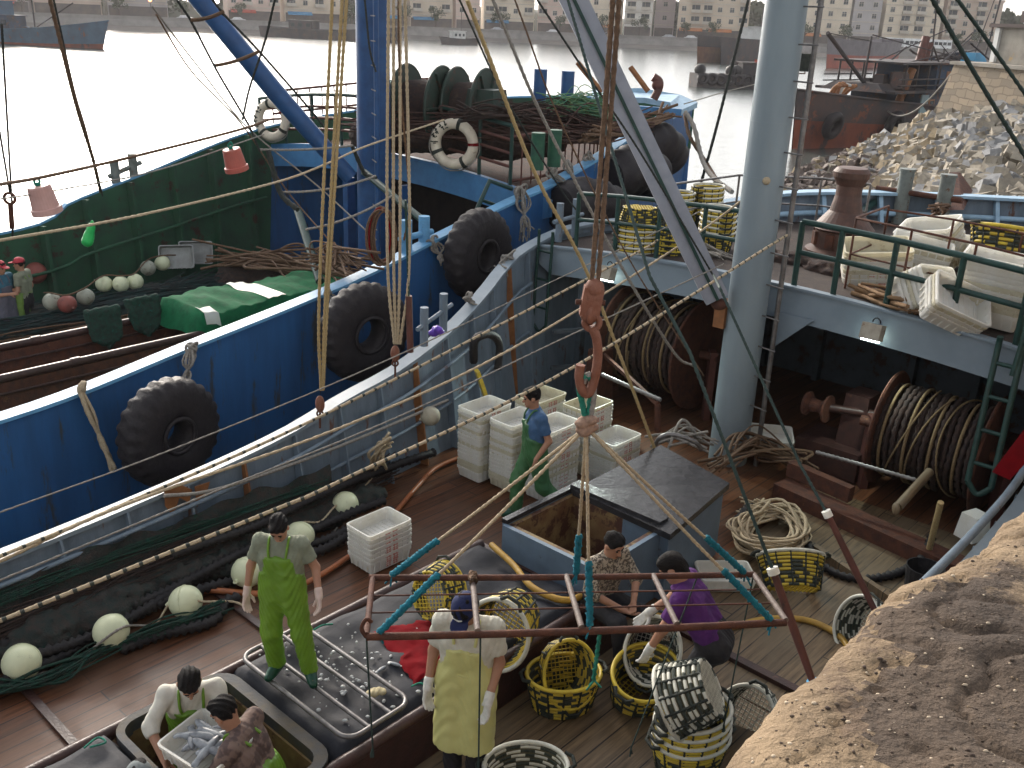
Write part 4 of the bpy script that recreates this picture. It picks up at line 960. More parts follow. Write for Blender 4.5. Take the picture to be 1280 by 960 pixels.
for k in range(9000):
    px = r_.choice((r_.uniform(-200, 290), r_.uniform(415, 480), r_.uniform(800, 860), r_.uniform(920, 1010), r_.uniform(1230, 1300)))
    hmax = 3.2+(15 if px < 300 else 13); p = far(px, r_.uniform(3, hmax), r_.uniform(32, 44)); p.z -= 2*abs(math.sin(px*.11)); u = Vector((r_.uniform(-1, 1), 0, r_.uniform(-1, 1))).normalized()*r_.uniform(.5, 1.1); w = Vector((-u.z, r_.uniform(-.8, .8), u.x)); mb.add([p-u, p-w, p+u, p+w], [(0, 1, 2, 3)])
tag(mb.build('distant_wood', mk), 'dim dark belt of woodland rising behind the waterfront blocks', 'woodland', kind='stuff')
# parked cars and buses
def car_mesh():
    mb = MB(); n = 10
    prof = [(-2.1, .35), (-2.15, .8), (-1.5, .95), (-1.0, 1.42), (.5, 1.45), (1.2, .98), (2.0, .85), (2.15, .4)]
    for y in (-.8, .8):
        pass
    mb.loft([[Vector((x, -.82+.0*z, z)) for x, z in prof], [Vector((x, -.7 if z > 1.2 else -.82, z)) for x, z in prof], [Vector((x, .7 if z > 1.2 else .82, z)) for x, z in prof], [Vector((x, .82, z)) for x, z in prof]], smooth=False)
    for y in (-.82, .82): mb.add([Vector((x, y*(.9 if z > 1.2 else 1), z)) for x, z in prof], [tuple(range(8))])
    g = MB(); 
    for y in (-.79, .79): g.add([(-1.35, y, .98), (1.05, y, .98), (.45, y*.93, 1.38), (-.95, y*.93, 1.38)], [(0, 1, 2, 3)])
    w = MB()
    for x in (-1.35, 1.35):
        for y in (-.8, .8): w.lathe([(0, -.09), (.32, -.09), (.32, .09), (0, .09)], (x, y, .32), 12, M=Matrix.Rotation(rad(90), 3, 'X'))
    return mb, g, w
cars = [(232, 'white', (.6, .6, .6)), (298, 'white', (.6, .6, .6)), (366, 'dark', (.05, .05, .06)), (622, 'silver', (.35, .36, .38)), (692, 'white', (.6, .6, .6)), (763, 'dark', (.06, .05, .05)), (838, 'silver', (.35, .36, .38)), (866, 'white', (.6, .6, .6))]
cw = ['near the blue boom top', 'before the pink block at the boom', 'between the blue boom and blue mast', 'in front of the blue awning block', 'left of the grey boom', 'right of the grey boom', 'in front of the dim set back block', 'left of the orange awnings']
for (px, cn, cc), w_ in zip(cars, cw):
    t = thing('parked_car', f'small {cn} car parked on the far promenade {w_}', 'car', far(px, 3.1, 5.5), random.uniform(-.1, .1)+.1, 'cars parked along the far promenade')
    a, g, w = car_mesh(); a.build('body', mat('car_'+cn, cc, None, 1, .3), t); g.build('side_window', m_glassd, t); w.build('wheel', m_black, t)
for px, lb in ((1118, 'leftmost white bus parked on the quay behind the rusty wreck'), (1147, 'middle white bus parked behind the wreck, just left of its red funnel'), (1178, 'rightmost white bus parked on the far quay near the pier building')):
    t = thing('parked_bus', lb, 'bus', far(px, 3.1, 2), .05, 'white buses parked on the far quay'); 
    mb = MB(); mb.box((0, 0, 1.9), (7., 2.5, 2.7), taper=.96); mb.build('body', mat('bus_white', (.68, .68, .67), None, 1, .4), t)
    for k in range(5): mb = MB(); mb.box((-2.6+k*1.3, -1.235, 2.15), (1.05, .06, .85)); mb.build('window', m_glassd, t)
    for x in (-2.3, 2.3): mb = MB(); mb.lathe([(0, -.15), (.48, -.15), (.48, .15), (0, .15)], (x, -1.1, .48), 14, M=Matrix.Rotation(rad(90), 3, 'X')); mb.build('wheel', m_black, t)
# a lit red lamp across the water
t = thing('signal_lamp', 'small glowing orange red lamp on a pole across the water at left', 'lamp', far(190, 3.2, 1)); mb = MB(); mb.tube([(0, 0, 0), (0, 0, 4.6)], .08, 6); mb.build('pole', m_roofd, t)
mb = MB(); mb.sphere((0, 0, 4.9), .45, 10, 8); mb.build('lamp', mat('lamp_red', (1, .22, .06), (1, .2, .05), 1, .5, emit=5), t)

# ---------------------------------------------------------------- moored and passing vessels
m_hullblue = mat('faded_blue_hull', (.05, .10, .15), (.035, .065, .10), .6, .7, c3=(.12, .06, .04), c3t=.58, c3s=1.2)
m_hulldark = mat('dark_hull', (.035, .032, .036), (.06, .045, .04), .6, .75, c3=(.10, .05, .035), c3t=.58, c3s=1.)
m_hullrust = mat('rust_hull', (.19, .055, .03), (.12, .04, .028), .7, .85, bump=.3, bscale=3, c3=(.05, .035, .035), c3t=.56, c3s=.8, stretch=(1, 1, .5))
m_hullred = mat('red_hull', (.30, .07, .045), (.2, .055, .04), .6, .7)
m_orusty = mat('orange_rust_hull', (.30, .13, .07), (.2, .09, .055), .7, .8)
m_shipwhite = mat('ship_white', (.55, .55, .53), (.42, .42, .4), .7, .6)
m_shipblue = mat('ship_house_blue', (.035, .055, .09), (.05, .045, .05), .8, .75, c3=(.11, .06, .04), c3t=.56, c3s=1.4)
def boat(name, label, cat, stern, bow, wid, hfree, m_up, m_low, lowfrac=.4, group=None, rake=.5, sheer=1.6, lowz=None):
    a = Vector((stern.x, stern.y, WZ)); b = Vector((bow.x, bow.y, WZ)); Ln = (b-a).length; rz = math.atan2(b.y-a.y, b.x-a.x)
    t = thing(name, label, cat, a, rz, group)
    def halfw(u): return wid/2*min(1, (.75+.5*u) if u < .5 else 1)*(1-max(0, (u-.55)/.45)**2.2)
    N_ = 22
    def skin(f0, f1, m, nm):
        mb = MB(); rings = []
        for i in range(N_+1):
            u = i/N_; top = hfree*(1+ (sheer-1)*max(0, (u-.35)/.65)**1.8 + .15*max(0, (.25-u)/.25)); ring = []
            for k in range(7):
                f_ = f1+(f0-f1)*k/6; z = -.4+(top+.4)*f_; ww = max(.04, halfw(u)*(.72+.28*f_)); x = u*(Ln-rake*hfree)+rake*hfree*f_*u
                ring.append(Vector((x, ww, z)))
            ring2 = [Vector((p.x, -p.y, p.z)) for p in ring[::-1]]; rings.append((ring, ring2))
        for sd_ in (0, 1): mb.loft([r[sd_] for r in rings], smooth=True)
        mb.add(rings[0][0]+rings[0][1], [tuple(range(14))]); return mb.build(nm, m, t)
    skin(0, lowfrac, m_low, 'lower_hull'); skin(lowfrac, 1, m_up, 'upper_hull')
    def ztop(u): return hfree*(1+(sheer-1)*max(0, (u-.35)/.65)**1.8)
    mb = MB(); mb.loft([[Vector((i/N_*Ln*.98, halfw(i/N_)*.95, ztop(i/N_)-.55)), Vector((i/N_*Ln*.98, -halfw(i/N_)*.95, ztop(i/N_)-.55))] for i in range(N_+1)]); mb.build('deck', m_darkint, t)
    mb = MB()
    for sg in (-1, 1): mb.tube([Vector((i/N_*(Ln-rake*hfree)+rake*hfree*i/N_, sg*max(.04, halfw(i/N_)), ztop(i/N_))) for i in range(N_+1)], .09, 6)
    mb.build('rail', m_up, t)
    return t, Ln, ztop
def house(t, x, w, l, z, h, m, nm='wheelhouse', win=3, wm=None):
    mb = MB(); mb.box((x, 0, z+h/2), (l, w, h)); mb.box((x, 0, z+h+.06), (l+.5, w+.5, .12)); o = mb.build(nm, m, t)
    for k in range(win):
        for sg in (-1, 1): mb = MB(); mb.box((x-l/2+(k+.5)*l/win, sg*(w/2+.005), z+h*.62), (l/win*.5, .05, h*.3)); mb.build('window', wm or m_glassd, o)
    return o
def pole(t, pts, r, m=None, nm='mast'): mb = MB(); mb.tube(pts, r, 7); return mb.build(nm, m or m_hulldark, t)
# far left blue trawler
t, Ln, zt = boat('moored_trawler', 'faded blue trawler with rusty waterline moored at far left', 'trawler', V(-60, 52, 168), V(139, 58, 158), 5.5, 2.2, m_hullblue, m_hullrust, .25, rake=.8, sheer=1.9)
house(t, Ln*.35, 3.6, 6, 1.6, 2.6, m_shipblue); house(t, Ln*.33, 3, 3.5, 4.3, 2, m_hullblue)
pole(t, [(Ln*.55, 0, 1.5), (Ln*.55, 0, 9)], .12); pole(t, [(Ln*.55, 0, 2.5), (Ln*.8, 0, 6.5)], .09, nm='boom'); pole(t, [(Ln*.2, 0, 1.5), (Ln*.2, 0, 8)], .1)
for k in range(9):
    mb = MB(); mb.sphere((Ln*.48+k*.7, .5*(-1)**k, 2.3), .55, 8, 6, sc=(1, 1, .8)); mb.build('deck_gear', m_netbr if k % 2 else m_hullblue, t)
t, Ln, zt = boat('moored_trawler', 'dim dark trawler moored behind the two pale tackle ropes', 'trawler', V(330, 38, 270), V(505, 45, 255), 6, 2.2, m_hulldark, m_hulldark, .3, rake=.8, sheer=1.7)
house(t, Ln*.3, 3.6, 7, 1.6, 2.6, m_hulldark); pole(t, [(Ln*.6, 0, 1.5), (Ln*.6, 0, 9)], .12)
t, Ln, zt = boat('workboat', 'small grey workboat with a pale wheelhouse off the far wall', 'workboat', V(594, 52, 268), V(549, 50, 262), 4, 1.4, m_hulldark, m_hulldark, .3, rake=.6, sheer=1.3)
house(t, Ln*.5, 2.4, 3.4, 1., 2.2, m_shipwhite); pole(t, [(Ln*.4, 0, 3), (Ln*.4, 0, 8)], .08)
t, Ln, zt = boat('cargo_ship', 'cargo ship with an orange rusty bow, left one of two by the big mast', 'ship', V(955, 76, 250), V(869, 73, 205), 7, 4.6, m_hulldark, m_orusty, .62, rake=.35, sheer=1.15)
house(t, Ln*.2, 5, 7, 4, 3, m_shipwhite)
t, Ln, zt = boat('cargo_ship', 'black cargo ship with white wheelhouse, right one of two by the big mast', 'ship', V(985, 80, 245), V(898, 77, 200), 7, 4.6, m_hulldark, m_hulldark, .5, rake=.35, sheer=1.1)
house(t, Ln*.45, 4.6, 8, 4, 3.2, m_shipwhite, win=4); pole(t, [(Ln*.5, 0, 6), (Ln*.5, 0, 11)], .12)
t, Ln, zt = boat('cargo_ship', 'grey ship with a red lower hull behind the bow of the wreck', 'ship', V(1110, 82, 235), V(1030, 80, 205), 6.5, 5.2, mat('ship_grey', (.16, .14, .15), None, .6, .7), m_hullred, .5, rake=.3, sheer=1.1)
# raft-like barge hung with tyres
pc = G(913, 110, WZ); 
t = thing('work_barge', 'low black barge hung with lumpy fenders and a small red flag', 'barge', G(868, 108, WZ), math.atan2(3, 9.5)*.6)
mb = MB(); mb.box((5, 0, .7), (10.5, 3, 1.8)); mb.build('hull', m_hulldark, t)
for k in range(9):
    mb = MB(); mb.torus((.4+k*1.15, -1.62, 1.0), .52, .26, M=Matrix.Rotation(rad(90), 3, 'X'), n=16, m=6); mb.build('tyre_fender', m_tyre, t)
for x in (-.1, 3.9, 4.6): mb = MB(); mb.sphere((x+.4, -.6, 2.0), .75, 10, 8, sc=(1, 1, .9)); mb.build('fender_bundle', m_black, t)
mb = MB(); mb.tube([(7.5, 0, 1.5), (7.5, 0, 3.4)], .05, 6); mb.add([(7.5, 0, 3.4), (8.2, .05, 3.3), (8.2, .05, 2.9), (7.5, 0, 2.9), (7.5, .03, 3.4), (8.2, .08, 3.3), (8.2, .08, 2.9), (7.5, .03, 2.9)], [(0, 1, 2, 3), (7, 6, 5, 4), (0, 4, 5, 1), (1, 5, 6, 2), (2, 6, 7, 3)]); mb.build('flag', awn['red'], t)
mb = MB(); mb.box((7.3, .3, 2.2), (3, 1.6, 1.4)); mb.box((7.3, .3, 3.0), (3.4, 2., .1)); mb.build('shelter', m_hulldark, t)

# the rusty wreck in front of the stones
m_wreckup = mat('wreck_upper', (.075, .05, .045), (.04, .04, .045), .7, .8, bump=.3, bscale=4, c3=(.16, .06, .035), c3t=.56, c3s=.9)
t, Ln, zt = boat('rusty_trawler', 'derelict rusty trawler with dark blue deckhouse aground beside the stone heap', 'trawler', V(1330, 168, 90), V(987, 176, 62), 6.5, 2.05, m_wreckup, m_hullrust, .55, rake=.2, sheer=1.75)
X = Ln
def hb_(nm, c, sz, m, tp=1.): mb = MB(); mb.box(c, sz, taper=tp); return mb.build(nm, m, t)
o = hb_('deckhouse', (X-16.5, 0, 2.5), (12., 5.2, 1.9), m_shipblue)
for k, xx in enumerate((X-11.9, X-14.2, X-17, X-19.5)): 
    mb = MB(); mb.box((xx, 2.62, 2.75), (.75, .08, .5)); mb.box((xx, -2.62, 2.75), (.75, .08, .5)); mb.build('window', m_orange, o)
    mb = MB(); mb.box((xx, 2.66, 2.75), (.45, .08, .3)); mb.build('pane', m_glassd, o)
mb = MB(); mb.box((X-10.9, 2.64, 2.5), (.9, .1, 1.6)); mb.build('door', mat('pale_door', (.20, .27, .28), (.14, .19, .2), 1, .7), o)
o2 = hb_('bridge', (X-17.0, 0, 4.3), (8.5, 4.4, 1.7), m_shipblue)
for xx in (X-14.5, X-16.5): mb = MB(); mb.box((xx, 2.22, 4.5), (.7, .06, .5)); mb.build('window', m_orange, o2)
hb_('bridge_roof', (X-14.6, 0, 5.25), (14, 5.0, .14), m_hulldark)
hb_('upper_deck', (X-13.2, 0, 3.5), (13.5, 5.8, .16), m_hulldark)
hb_('upper_deck', (X-7.6, 0, 3.7), (3.0, 4.6, .5), m_hulldark, .7)
for xx in (X-8.3, X-9.8, X-11.3, X-12.8, X-20):
    for sg in (-1, 1): pole(t, [(xx, sg*2.4, 3.5), (xx, sg*2.4, 5.25)], .07, nm='awning_post')
for z in (3.9, 4.3):
    for sg in (-1, 1): pole(t, [(X-7., sg*2.7, z), (X-13, sg*2.7, z)], .045, nm='guard_rail')
pole(t, [(X-9.2, 1.6, 2.2), (X-10.2, 1.8, 4.9)], .28, m_orange, 'vent_pipe')
pole(t, [(X-14.3, 0, 5.2), (X-14.7, 0, 6.9)], .3, m_rustred, 'funnel'); pole(t, [(X-15.1, 0, 5.2), (X-15.5, 0, 6.5)], .2, m_rustred, 'funnel')
pole(t, [(X-7., .5, 3.8), (X-2.0, .3, 6.9)], .13, nm='boom'); pole(t, [(X-7.5, 0, 3.8), (X-7.6, 0, 6.8)], .08)
pole(t, [(X-2.0, .3, 6.9), (X-7.6, 0, 6.5)], .03, nm='stay'); pole(t, [(X-16, 0, 5.2), (X-14.6, 0, 13)], .06); pole(t, [(X-24, 0, 5), (X-25.4, 0, 14)], .07); pole(t, [(X-22, 0, 5), (X-25.4, 0, 14)], .04, nm='stay')
hb_('blue_tarp', (X-20.2, 1, 5.6), (2., 1.2, .7), mat('blue_tarp', (.05, .25, .42), None, 1, .6), .6)
rw = random.Random(6)
for k in range(16): pole(t, [(X-8-rw.uniform(0, 14), rw.uniform(-2, 2.4), 5.2), (X-8-rw.uniform(0, 14), rw.uniform(-2, 2.4), 5.2+rw.uniform(.6, 2.4))], rw.uniform(.03, .07), m_hulldark, 'spar')
for k in range(10): hb_('deck_gear', (X-7.5-rw.uniform(0, 4.5), rw.uniform(-1, 2.2), 3.9+rw.uniform(0, .5)), (rw.uniform(.5, 1.3), .8, rw.uniform(.4, 1.2)), (m_hulldark, m_shipblue, m_wreckup)[k % 3], .8)
for k in range(7): hb_('roof_clutter', (X-17.5-k*1.1, random.uniform(-1.5, 2), 5.5), (random.uniform(.4, 1), .6, random.uniform(.3, .9)), m_hulldark if k % 2 else m_shipblue)
for k in range(6):
    a = k*.9; pole(t, smoothpts([(X-3.2-.35*k, .3*math.sin(a), 2.6), (X-3.3-.35*k, .5, 3.7+.2*math.sin(a)), (X-3.9-.35*k, .6, 3.8)], 4), .11, m_orange if k != 3 else m_shipwhite, 'bow_gear')
mb = MB()
for xx in (X-2.2, X-8): mb.torus((xx, 2.4 if xx < X-3 else 1.5, 1.5), .62, .3, M=Matrix.Rotation(rad(75), 3, 'X'), n=18, m=6); mb.build('tyre_fender', m_tyre, t); mb = MB()
mb = MB(); rope_mesh(mb, sag(V(1102, 130, 67.5), V(1196, 82, 52), 1.5, 16), .05, False); tag(mb.build('mooring_rope', m_rope_g), 'pale slack mooring rope from the rusty trawler to the pier', 'rope')

# ---------------------------------------------------------------- stone pier with building and the heap of rough blocks
m_mason = bpy.data.materials.new('masonry'); m_mason.use_nodes = True
n = m_mason.node_tree.nodes; l = m_mason.node_tree.links; b = n['Principled BSDF']; b.inputs['Roughness'].default_value = .95
tc = n.new('ShaderNodeTexCoord'); sx = n.new('ShaderNodeSeparateXYZ'); cb = n.new('ShaderNodeCombineXYZ'); l.new(tc.outputs['Object'], sx.inputs[0]); l.new(sx.outputs[0], cb.inputs[0]); l.new(sx.outputs[2], cb.inputs[1])
ns = n.new('ShaderNodeTexNoise'); ns.inputs['Scale'].default_value = 1.1; l.new(tc.outputs['Object'], ns.inputs[0])
ad = n.new('ShaderNodeVectorMath'); ad.operation = 'MULTIPLY_ADD'; ad.inputs[1].default_value = (.5, .4, 0); l.new(ns.outputs['Color'], ad.inputs[0]); l.new(cb.outputs[0], ad.inputs[2])
br = n.new('ShaderNodeTexBrick'); br.inputs['Scale'].default_value = 1; br.inputs['Brick Width'].default_value = .7; br.inputs['Row Height'].default_value = .33; br.inputs['Mortar Size'].default_value = .025
br.inputs['Color1'].default_value = (.27, .215, .15, 1); br.inputs['Color2'].default_value = (.17, .14, .105, 1); br.inputs['Mortar'].default_value = (.15, .12, .09, 1); l.new(ad.outputs[0], br.inputs[0])
l.new(br.outputs[0], b.inputs['Base Color']); bp_ = n.new('ShaderNodeBump'); bp_.inputs['Strength'].default_value = .8; bp_.inputs['Distance'].default_value = .05; l.new(br.outputs[1], bp_.inputs['Height']); bp_.invert = True; l.new(bp_.outputs[0], b.inputs['Normal'])
c0 = V(1193, 80, 51); c1 = V(1300, 84, 45.5); zt_ = c0.z
dirp = Vector((c1.x-c0.x, c1.y-c0.y, 0)).normalized(); nrm = Vector((-dirp.y, dirp.x, 0)); rzp = math.atan2(dirp.y, dirp.x)
Wp = 16.
t = thing('stone_pier', 'weathered stone masonry pier rising behind the block heap at right', 'pier', (c0.x, c0.y, -1.5), rzp)
mb = MB(); h = zt_+1.5
mb.add([(-.9, -.9, 0), (Wp, -.9, 0), (Wp, 0, h), (0, 0, h), (0, 9, h), (Wp, 9, h), (-.9, 9, 0)], [(0, 1, 2, 3), (3, 2, 5, 4), (0, 3, 4, 6)], False); mb.build('masonry_wall', m_mason, t)
mb = MB(); mb.box((Wp/2-.02, 4.5, h+.06), (Wp+.3, 9.3, .16)); mb.build('coping', m_concrete, t)
u0 = (V(1214, 60, 50)-c0).dot(dirp)
t = thing('pier_building', 'white walled building on a concrete plinth at the top right edge', 'building', c0+dirp*u0+nrm*1.2+ZV*.15, rzp)
ph = V(1220, 37, 50).z-zt_; mb = MB(); mb.box((7, 4, ph/2), (14, 8, ph)); mb.build('plinth', m_concrete, t)
mb = MB(); mb.box((7, 4, ph+.08), (14.5, 8.5, .16)); mb.build('ledge', m_roofd, t)
mb = MB(); mb.box((8.0, 4.4, ph+4.2), (14, 7.6, 8)); mb.build('wall', m_whitewall, t)
mb = MB(); mb.box((.25, -.07, ph*.5), (.3, .14, ph*.96)); mb.build('pilaster', m_whitewall, t)
mb = MB(); mb.box((1.3, .5, ph+.5), (.6, .2, .5)); mb.build('vent', m_roofd, t)

m_st = [mat('pale_stone', (.27, .24, .19), (.20, .175, .14), 3, .9, bump=.4, bscale=9), mat('grey_stone', (.24, .24, .24), (.18, .18, .18), 3, .9, bump=.4, bscale=9), mat('ochre_stone', (.28, .22, .14), (.20, .16, .105), 3, .9, bump=.4, bscale=9), mat('wet_brown_stone', (.13, .10, .085), (.09, .07, .06), 3, .8, bump=.4, bscale=9)]
botp = [(940, 268, 41), (1010, 266, 40), (1100, 268, 36), (1200, 272, 32), (1310, 276, 28.5)]
topp = [(950, 236, 50), (1040, 200, 53), (1105, 168, 54), (1190, 136, 51.2), (1310, 132, 46)]
def patch(u, v):
    def at_(T, u):
        x = u*(len(T)-1); i = min(int(x), len(T)-2); f_ = x-i; a = V(*T[i]); b = V(*T[i+1]); return a.lerp(b, f_)
    p = at_(botp, u).lerp(at_(topp, u), v); p.z += .35*math.sin(math.pi*v)*math.sin(u*9)+.2*hn(u*6, v*6); return p
mb = MB(); mb.loft([[patch(i/24, j/14)-ZV*.35 for j in range(15)] for i in range(25)], smooth=False); 
mb.m = 0; mb.build; mound = mb.build('rubble_bank', mat('rubble_earth', (.13, .105, .08), (.08, .065, .05), 2, .95)); tag(mound, kind='structure')
stm = []
for k in range(8):
    r_ = random.Random(40+k); me = bpy.data.meshes.new('stone_block'); vs = []
    for z in (-1, 1):
        for x, y in ((-1, -1), (1, -1), (1, 1), (-1, 1)): vs.append((x*r_.uniform(.43, .50), y*r_.uniform(.43, .50), z*r_.uniform(.36, .46)))
    me.from_pydata(vs, [], [(3, 2, 1, 0), (4, 5, 6, 7), (0, 1, 5, 4), (1, 2, 6, 5), (2, 3, 7, 6), (3, 0, 4, 7)]); me.materials.append(m_st[[0, 1, 0, 2, 3, 0, 1, 3][k]]); stm.append(me)
r_ = random.Random(11); stones = []
for k in range(1900):
    u = r_.uniform(0, 1); v = r_.uniform(0, 1)
    p = patch(u, v); d = (p-CAM).length; sz = r_.uniform(.30, .64)*(1.0 if u > .5 else .66)
    q = (p-CAM); px = 640+FPX*q.dot(cr)/q.dot(cf); py = 480-FPX*q.dot(cu)/q.dot(cf)
    vis = 985 < px < 1285 and py < 246
    dark = u < .60-.28*v + r_.uniform(-.07, .07)
    k_ = r_.choice((4, 7)) if dark and r_.random() < .8 else (3 if r_.random() < .3 and u < .7 else r_.choice((0, 1, 2, 5, 6, 0, 5)))
    stones.append((0 if vis else 1, -sz/d, p, sz, k_, Matrix.Rotation(r_.uniform(0, 6.3), 4, 'Z') @ Matrix.Rotation(r_.uniform(-.7, .7), 4, 'X') @ Matrix.Rotation(r_.uniform(-.5, .5), 4, 'Y')))
stones.sort(key=lambda s_: (s_[0], s_[1])); rest = MB()
for i, (vis, _, p, sz, k_, R) in enumerate(stones):
    if i < 300:
        o = bpy.data.objects.new('stone_block', stm[k_]); col.objects.link(o); o.matrix_basis = Matrix.Translation(p) @ R @ Matrix.Scale(sz, 4)
        tag(o, 'rough squared stone block lying loose in the big heap beside the pier', 'stone block', 'blocks of the stone heap')
    else:
        rest.m = [0, 1, 0, 2, 3, 0, 1, 3][k_]; rest.add([p+(R.to_3x3() @ Vector(v.co))*sz for v in stm[k_].vertices], [tuple(f_.vertices) for f_ in stm[k_].polygons], False)
tag(rest.build('stone_heap', m_st), 'mass of smaller and farther rough stone blocks in the heap by the pier', 'stone heap', kind='stuff')

# ---------------------------------------------------------------- the air over the harbour
hz = bpy.data.materials.new('haze'); hz.use_nodes = True; n = hz.node_tree.nodes; l = hz.node_tree.links
n.remove(n['Principled BSDF']); v = n.new('ShaderNodeVolumePrincipled'); v.inputs['Color'].default_value = (.92, .90, .92, 1); v.inputs['Density'].default_value = .0002; v.inputs['Anisotropy'].default_value = .3
l.new(v.outputs[0], n['Material Output'].inputs['Volume'])
mb = MB(); mb.box((0, 430, 18), (2200, 1100, 46)); tag(mb.build('haze', hz), kind='stuff')
# ---------------------------------------------------------------- tyre fenders on the blue hull
def tyre(name, px, py, s_, R_, r_, label, lean=0., yaw=0., flat=1.):
    c = PS(px, py, s_); t = thing(name, label, 'tyre fender', c-ZV*R_, -HD+yaw, 'tyre fenders hung on the blue hull')
    M = Matrix.Rotation(lean, 3, 'Z') @ Matrix.Rotation(rad(90), 3, 'Y'); n_, m_ = 96, 20; rings = []
    for i in range(n_):
        a = 2*math.pi*i/n_; ring = []
        for k in range(m_):
            b = 2*math.pi*k/m_; ca = math.cos(b); sa = math.sin(b)
            rr = R_-r_+r_*(abs(ca)**.75*math.copysign(1, ca)); zz = r_*.82*(abs(sa)**.8*math.copysign(1, sa))
            if ca > .55: rr += .019*(1 if (i % 4 < 2) == (sa > 0) else -.6)
            ring.append(Vector((0, 0, R_)) + M @ Vector((rr*math.cos(a), rr*math.sin(a), zz)))
        rings.append(ring)
    rings.append(rings[0]); mb = MB(); mb.loft(rings, closed_ring=True, smooth=True); mb.build('tyre', m_tyre, t)
    mb = MB(); mb.torus(Vector((0, 0, R_)) + M @ Vector((0, 0, r_*.74)), R_-2*r_+.08, .03, M=M, n=40, m=6); mb.build('bead', m_tyre, t)
    return t
tyre('tyre_fender', 212, 540, -10.35, .68, .27, 'biggest tyre fender, leaning at left between the two hulls', lean=.15)
tyre('tyre_fender', 455, 415, -10.45, .72, .27, 'tyre fender beside the tackle ropes with its tread in shadow', lean=-.1)
tyre('tyre_fender', 598, 318, -10.75, .74, .28, 'tyre fender squeezed under the two blue mooring posts', lean=.1)
def bigfender(pts, r, label):
    pts = [Vector(p) for p in pts]; mb = MB(); P_ = smoothpts(pts, 8); n_ = len(P_)
    rr = [r*(.55+.45*math.sin(math.pi*min(1, max(0, (i/(n_-1)*.9+.05))))**.35)*(1+.035*(1 if (i//2) % 2 else -1)) for i in range(n_)]
    mb.tube(P_, rr, 24); return tag(mb.build('tyre_fender', m_tyre), label, 'tyre fender', 'tyre fenders hung on the blue hull')
bigfender([PS(700, 262, -10.9), PS(735, 258, -10.8), PS(770, 266, -10.6)], .52, 'huge black fender lying against the blue bow under the frayed rope')
bigfender([PS(760, 222, -11.3), PS(795, 212, -11.3), PS(822, 222, -11.2)], .50, 'second huge black fender, between two others along the blue bow')
bigfender([PS(800, 178, -11.9), PS(825, 184, -11.9), PS(840, 205, -11.8)], .50, 'foremost black fender below the light blue bow tip')
def frayed(name, a, b, label, n=9, r=.03, spread=.1, m=None, group='frayed rope lashings of the fenders', loops=True):
    a = Vector(a); b = Vector(b); r_ = random.Random(label); mb = MB()
    for k in range(n):
        o = Vector((r_.uniform(-1, 1), r_.uniform(-1, 1), r_.uniform(-.3, .3)))*spread
        e = b+Vector((r_.uniform(-1, 1), r_.uniform(-1, 1), r_.uniform(-1, .6)))*spread*1.1
        rope_mesh(mb, smoothpts([a+o*.4, a.lerp(b, .35)+o, a.lerp(b, .7)-o*.6, e], 6), r*r_.uniform(.6, 1.1))
    if loops:
        for k in range(3):
            M = Matrix.Rotation(r_.uniform(0, 3), 3, 'X') @ Matrix.Rotation(r_.uniform(0, 3), 3, 'Y')
            mb.torus(a+Vector((r_.uniform(-.04, .04),)*3), spread*.8, r, M=M, n=16, m=6)
    return tag(mb.build(name, m or m_rope_g), label, 'rope lashing', group)
frayed('rope_lashing', PS(100, 487, -10.8), PS(140, 582, -10.6), 'tan rope lashing hanging left of the biggest tyre fender', 6, .028, .06, m_rope)
frayed('rope_lashing', PS(238, 436, -10.82), PS(232, 482, -10.65), 'grey frayed rope knotted on the blue rail above the biggest tyre', 9, .02, .08)
frayed('rope_lashing', PS(408, 366, -10.9), PS(430, 385, -10.8), 'grey rope knot on the blue rail just left of the tackle ropes', 5, .02, .07)
frayed('rope_lashing', PS(652, 238, -11.0), PS(658, 292, -10.8), 'long pale tassel of frayed rope hanging where the blue beam meets the rail', 14, .02, .13)
frayed('rope_lashing', PS(690, 215, -11.2), PS(716, 240, -10.9), 'pale frayed rope over the rail right of the long tassel', 8, .022, .12)
frayed('rope_lashing', PS(712, 205, -11.3), PS(720, 232, -11.1), 'thin pale rope knot beside the middle of the blue bow rail', 7, .02, .1)
frayed('rope_lashing', PS(736, 196, -11.5), PS(742, 206, -11.4), 'small pale rope knot on the blue bow rail', 6, .022, .1)
frayed('rope_lashing', PS(778, 182, -11.9), PS(786, 208, -11.8), 'pale frayed rope at the foremost part of the blue bow rail', 9, .022, .12)
frayed('rope_lashing', PS(542, 302, -11.1), PS(556, 330, -10.9), 'brown grey rope tied round the blue mooring posts', 7, .02, .1)
frayed('rope_lashing', PS(584, 372, -9.3), PS(592, 380, -9.3), 'grey rope coil tied on the grey rail end', 7, .018, .08, group='rope knots on the grey rail')
frayed('rope_lashing', PS(636, 320, -9.8), PS(626, 338, -9.7), 'grey rope wound at the top of the grey rail by the platform corner', 9, .02, .1, group='rope knots on the grey rail')

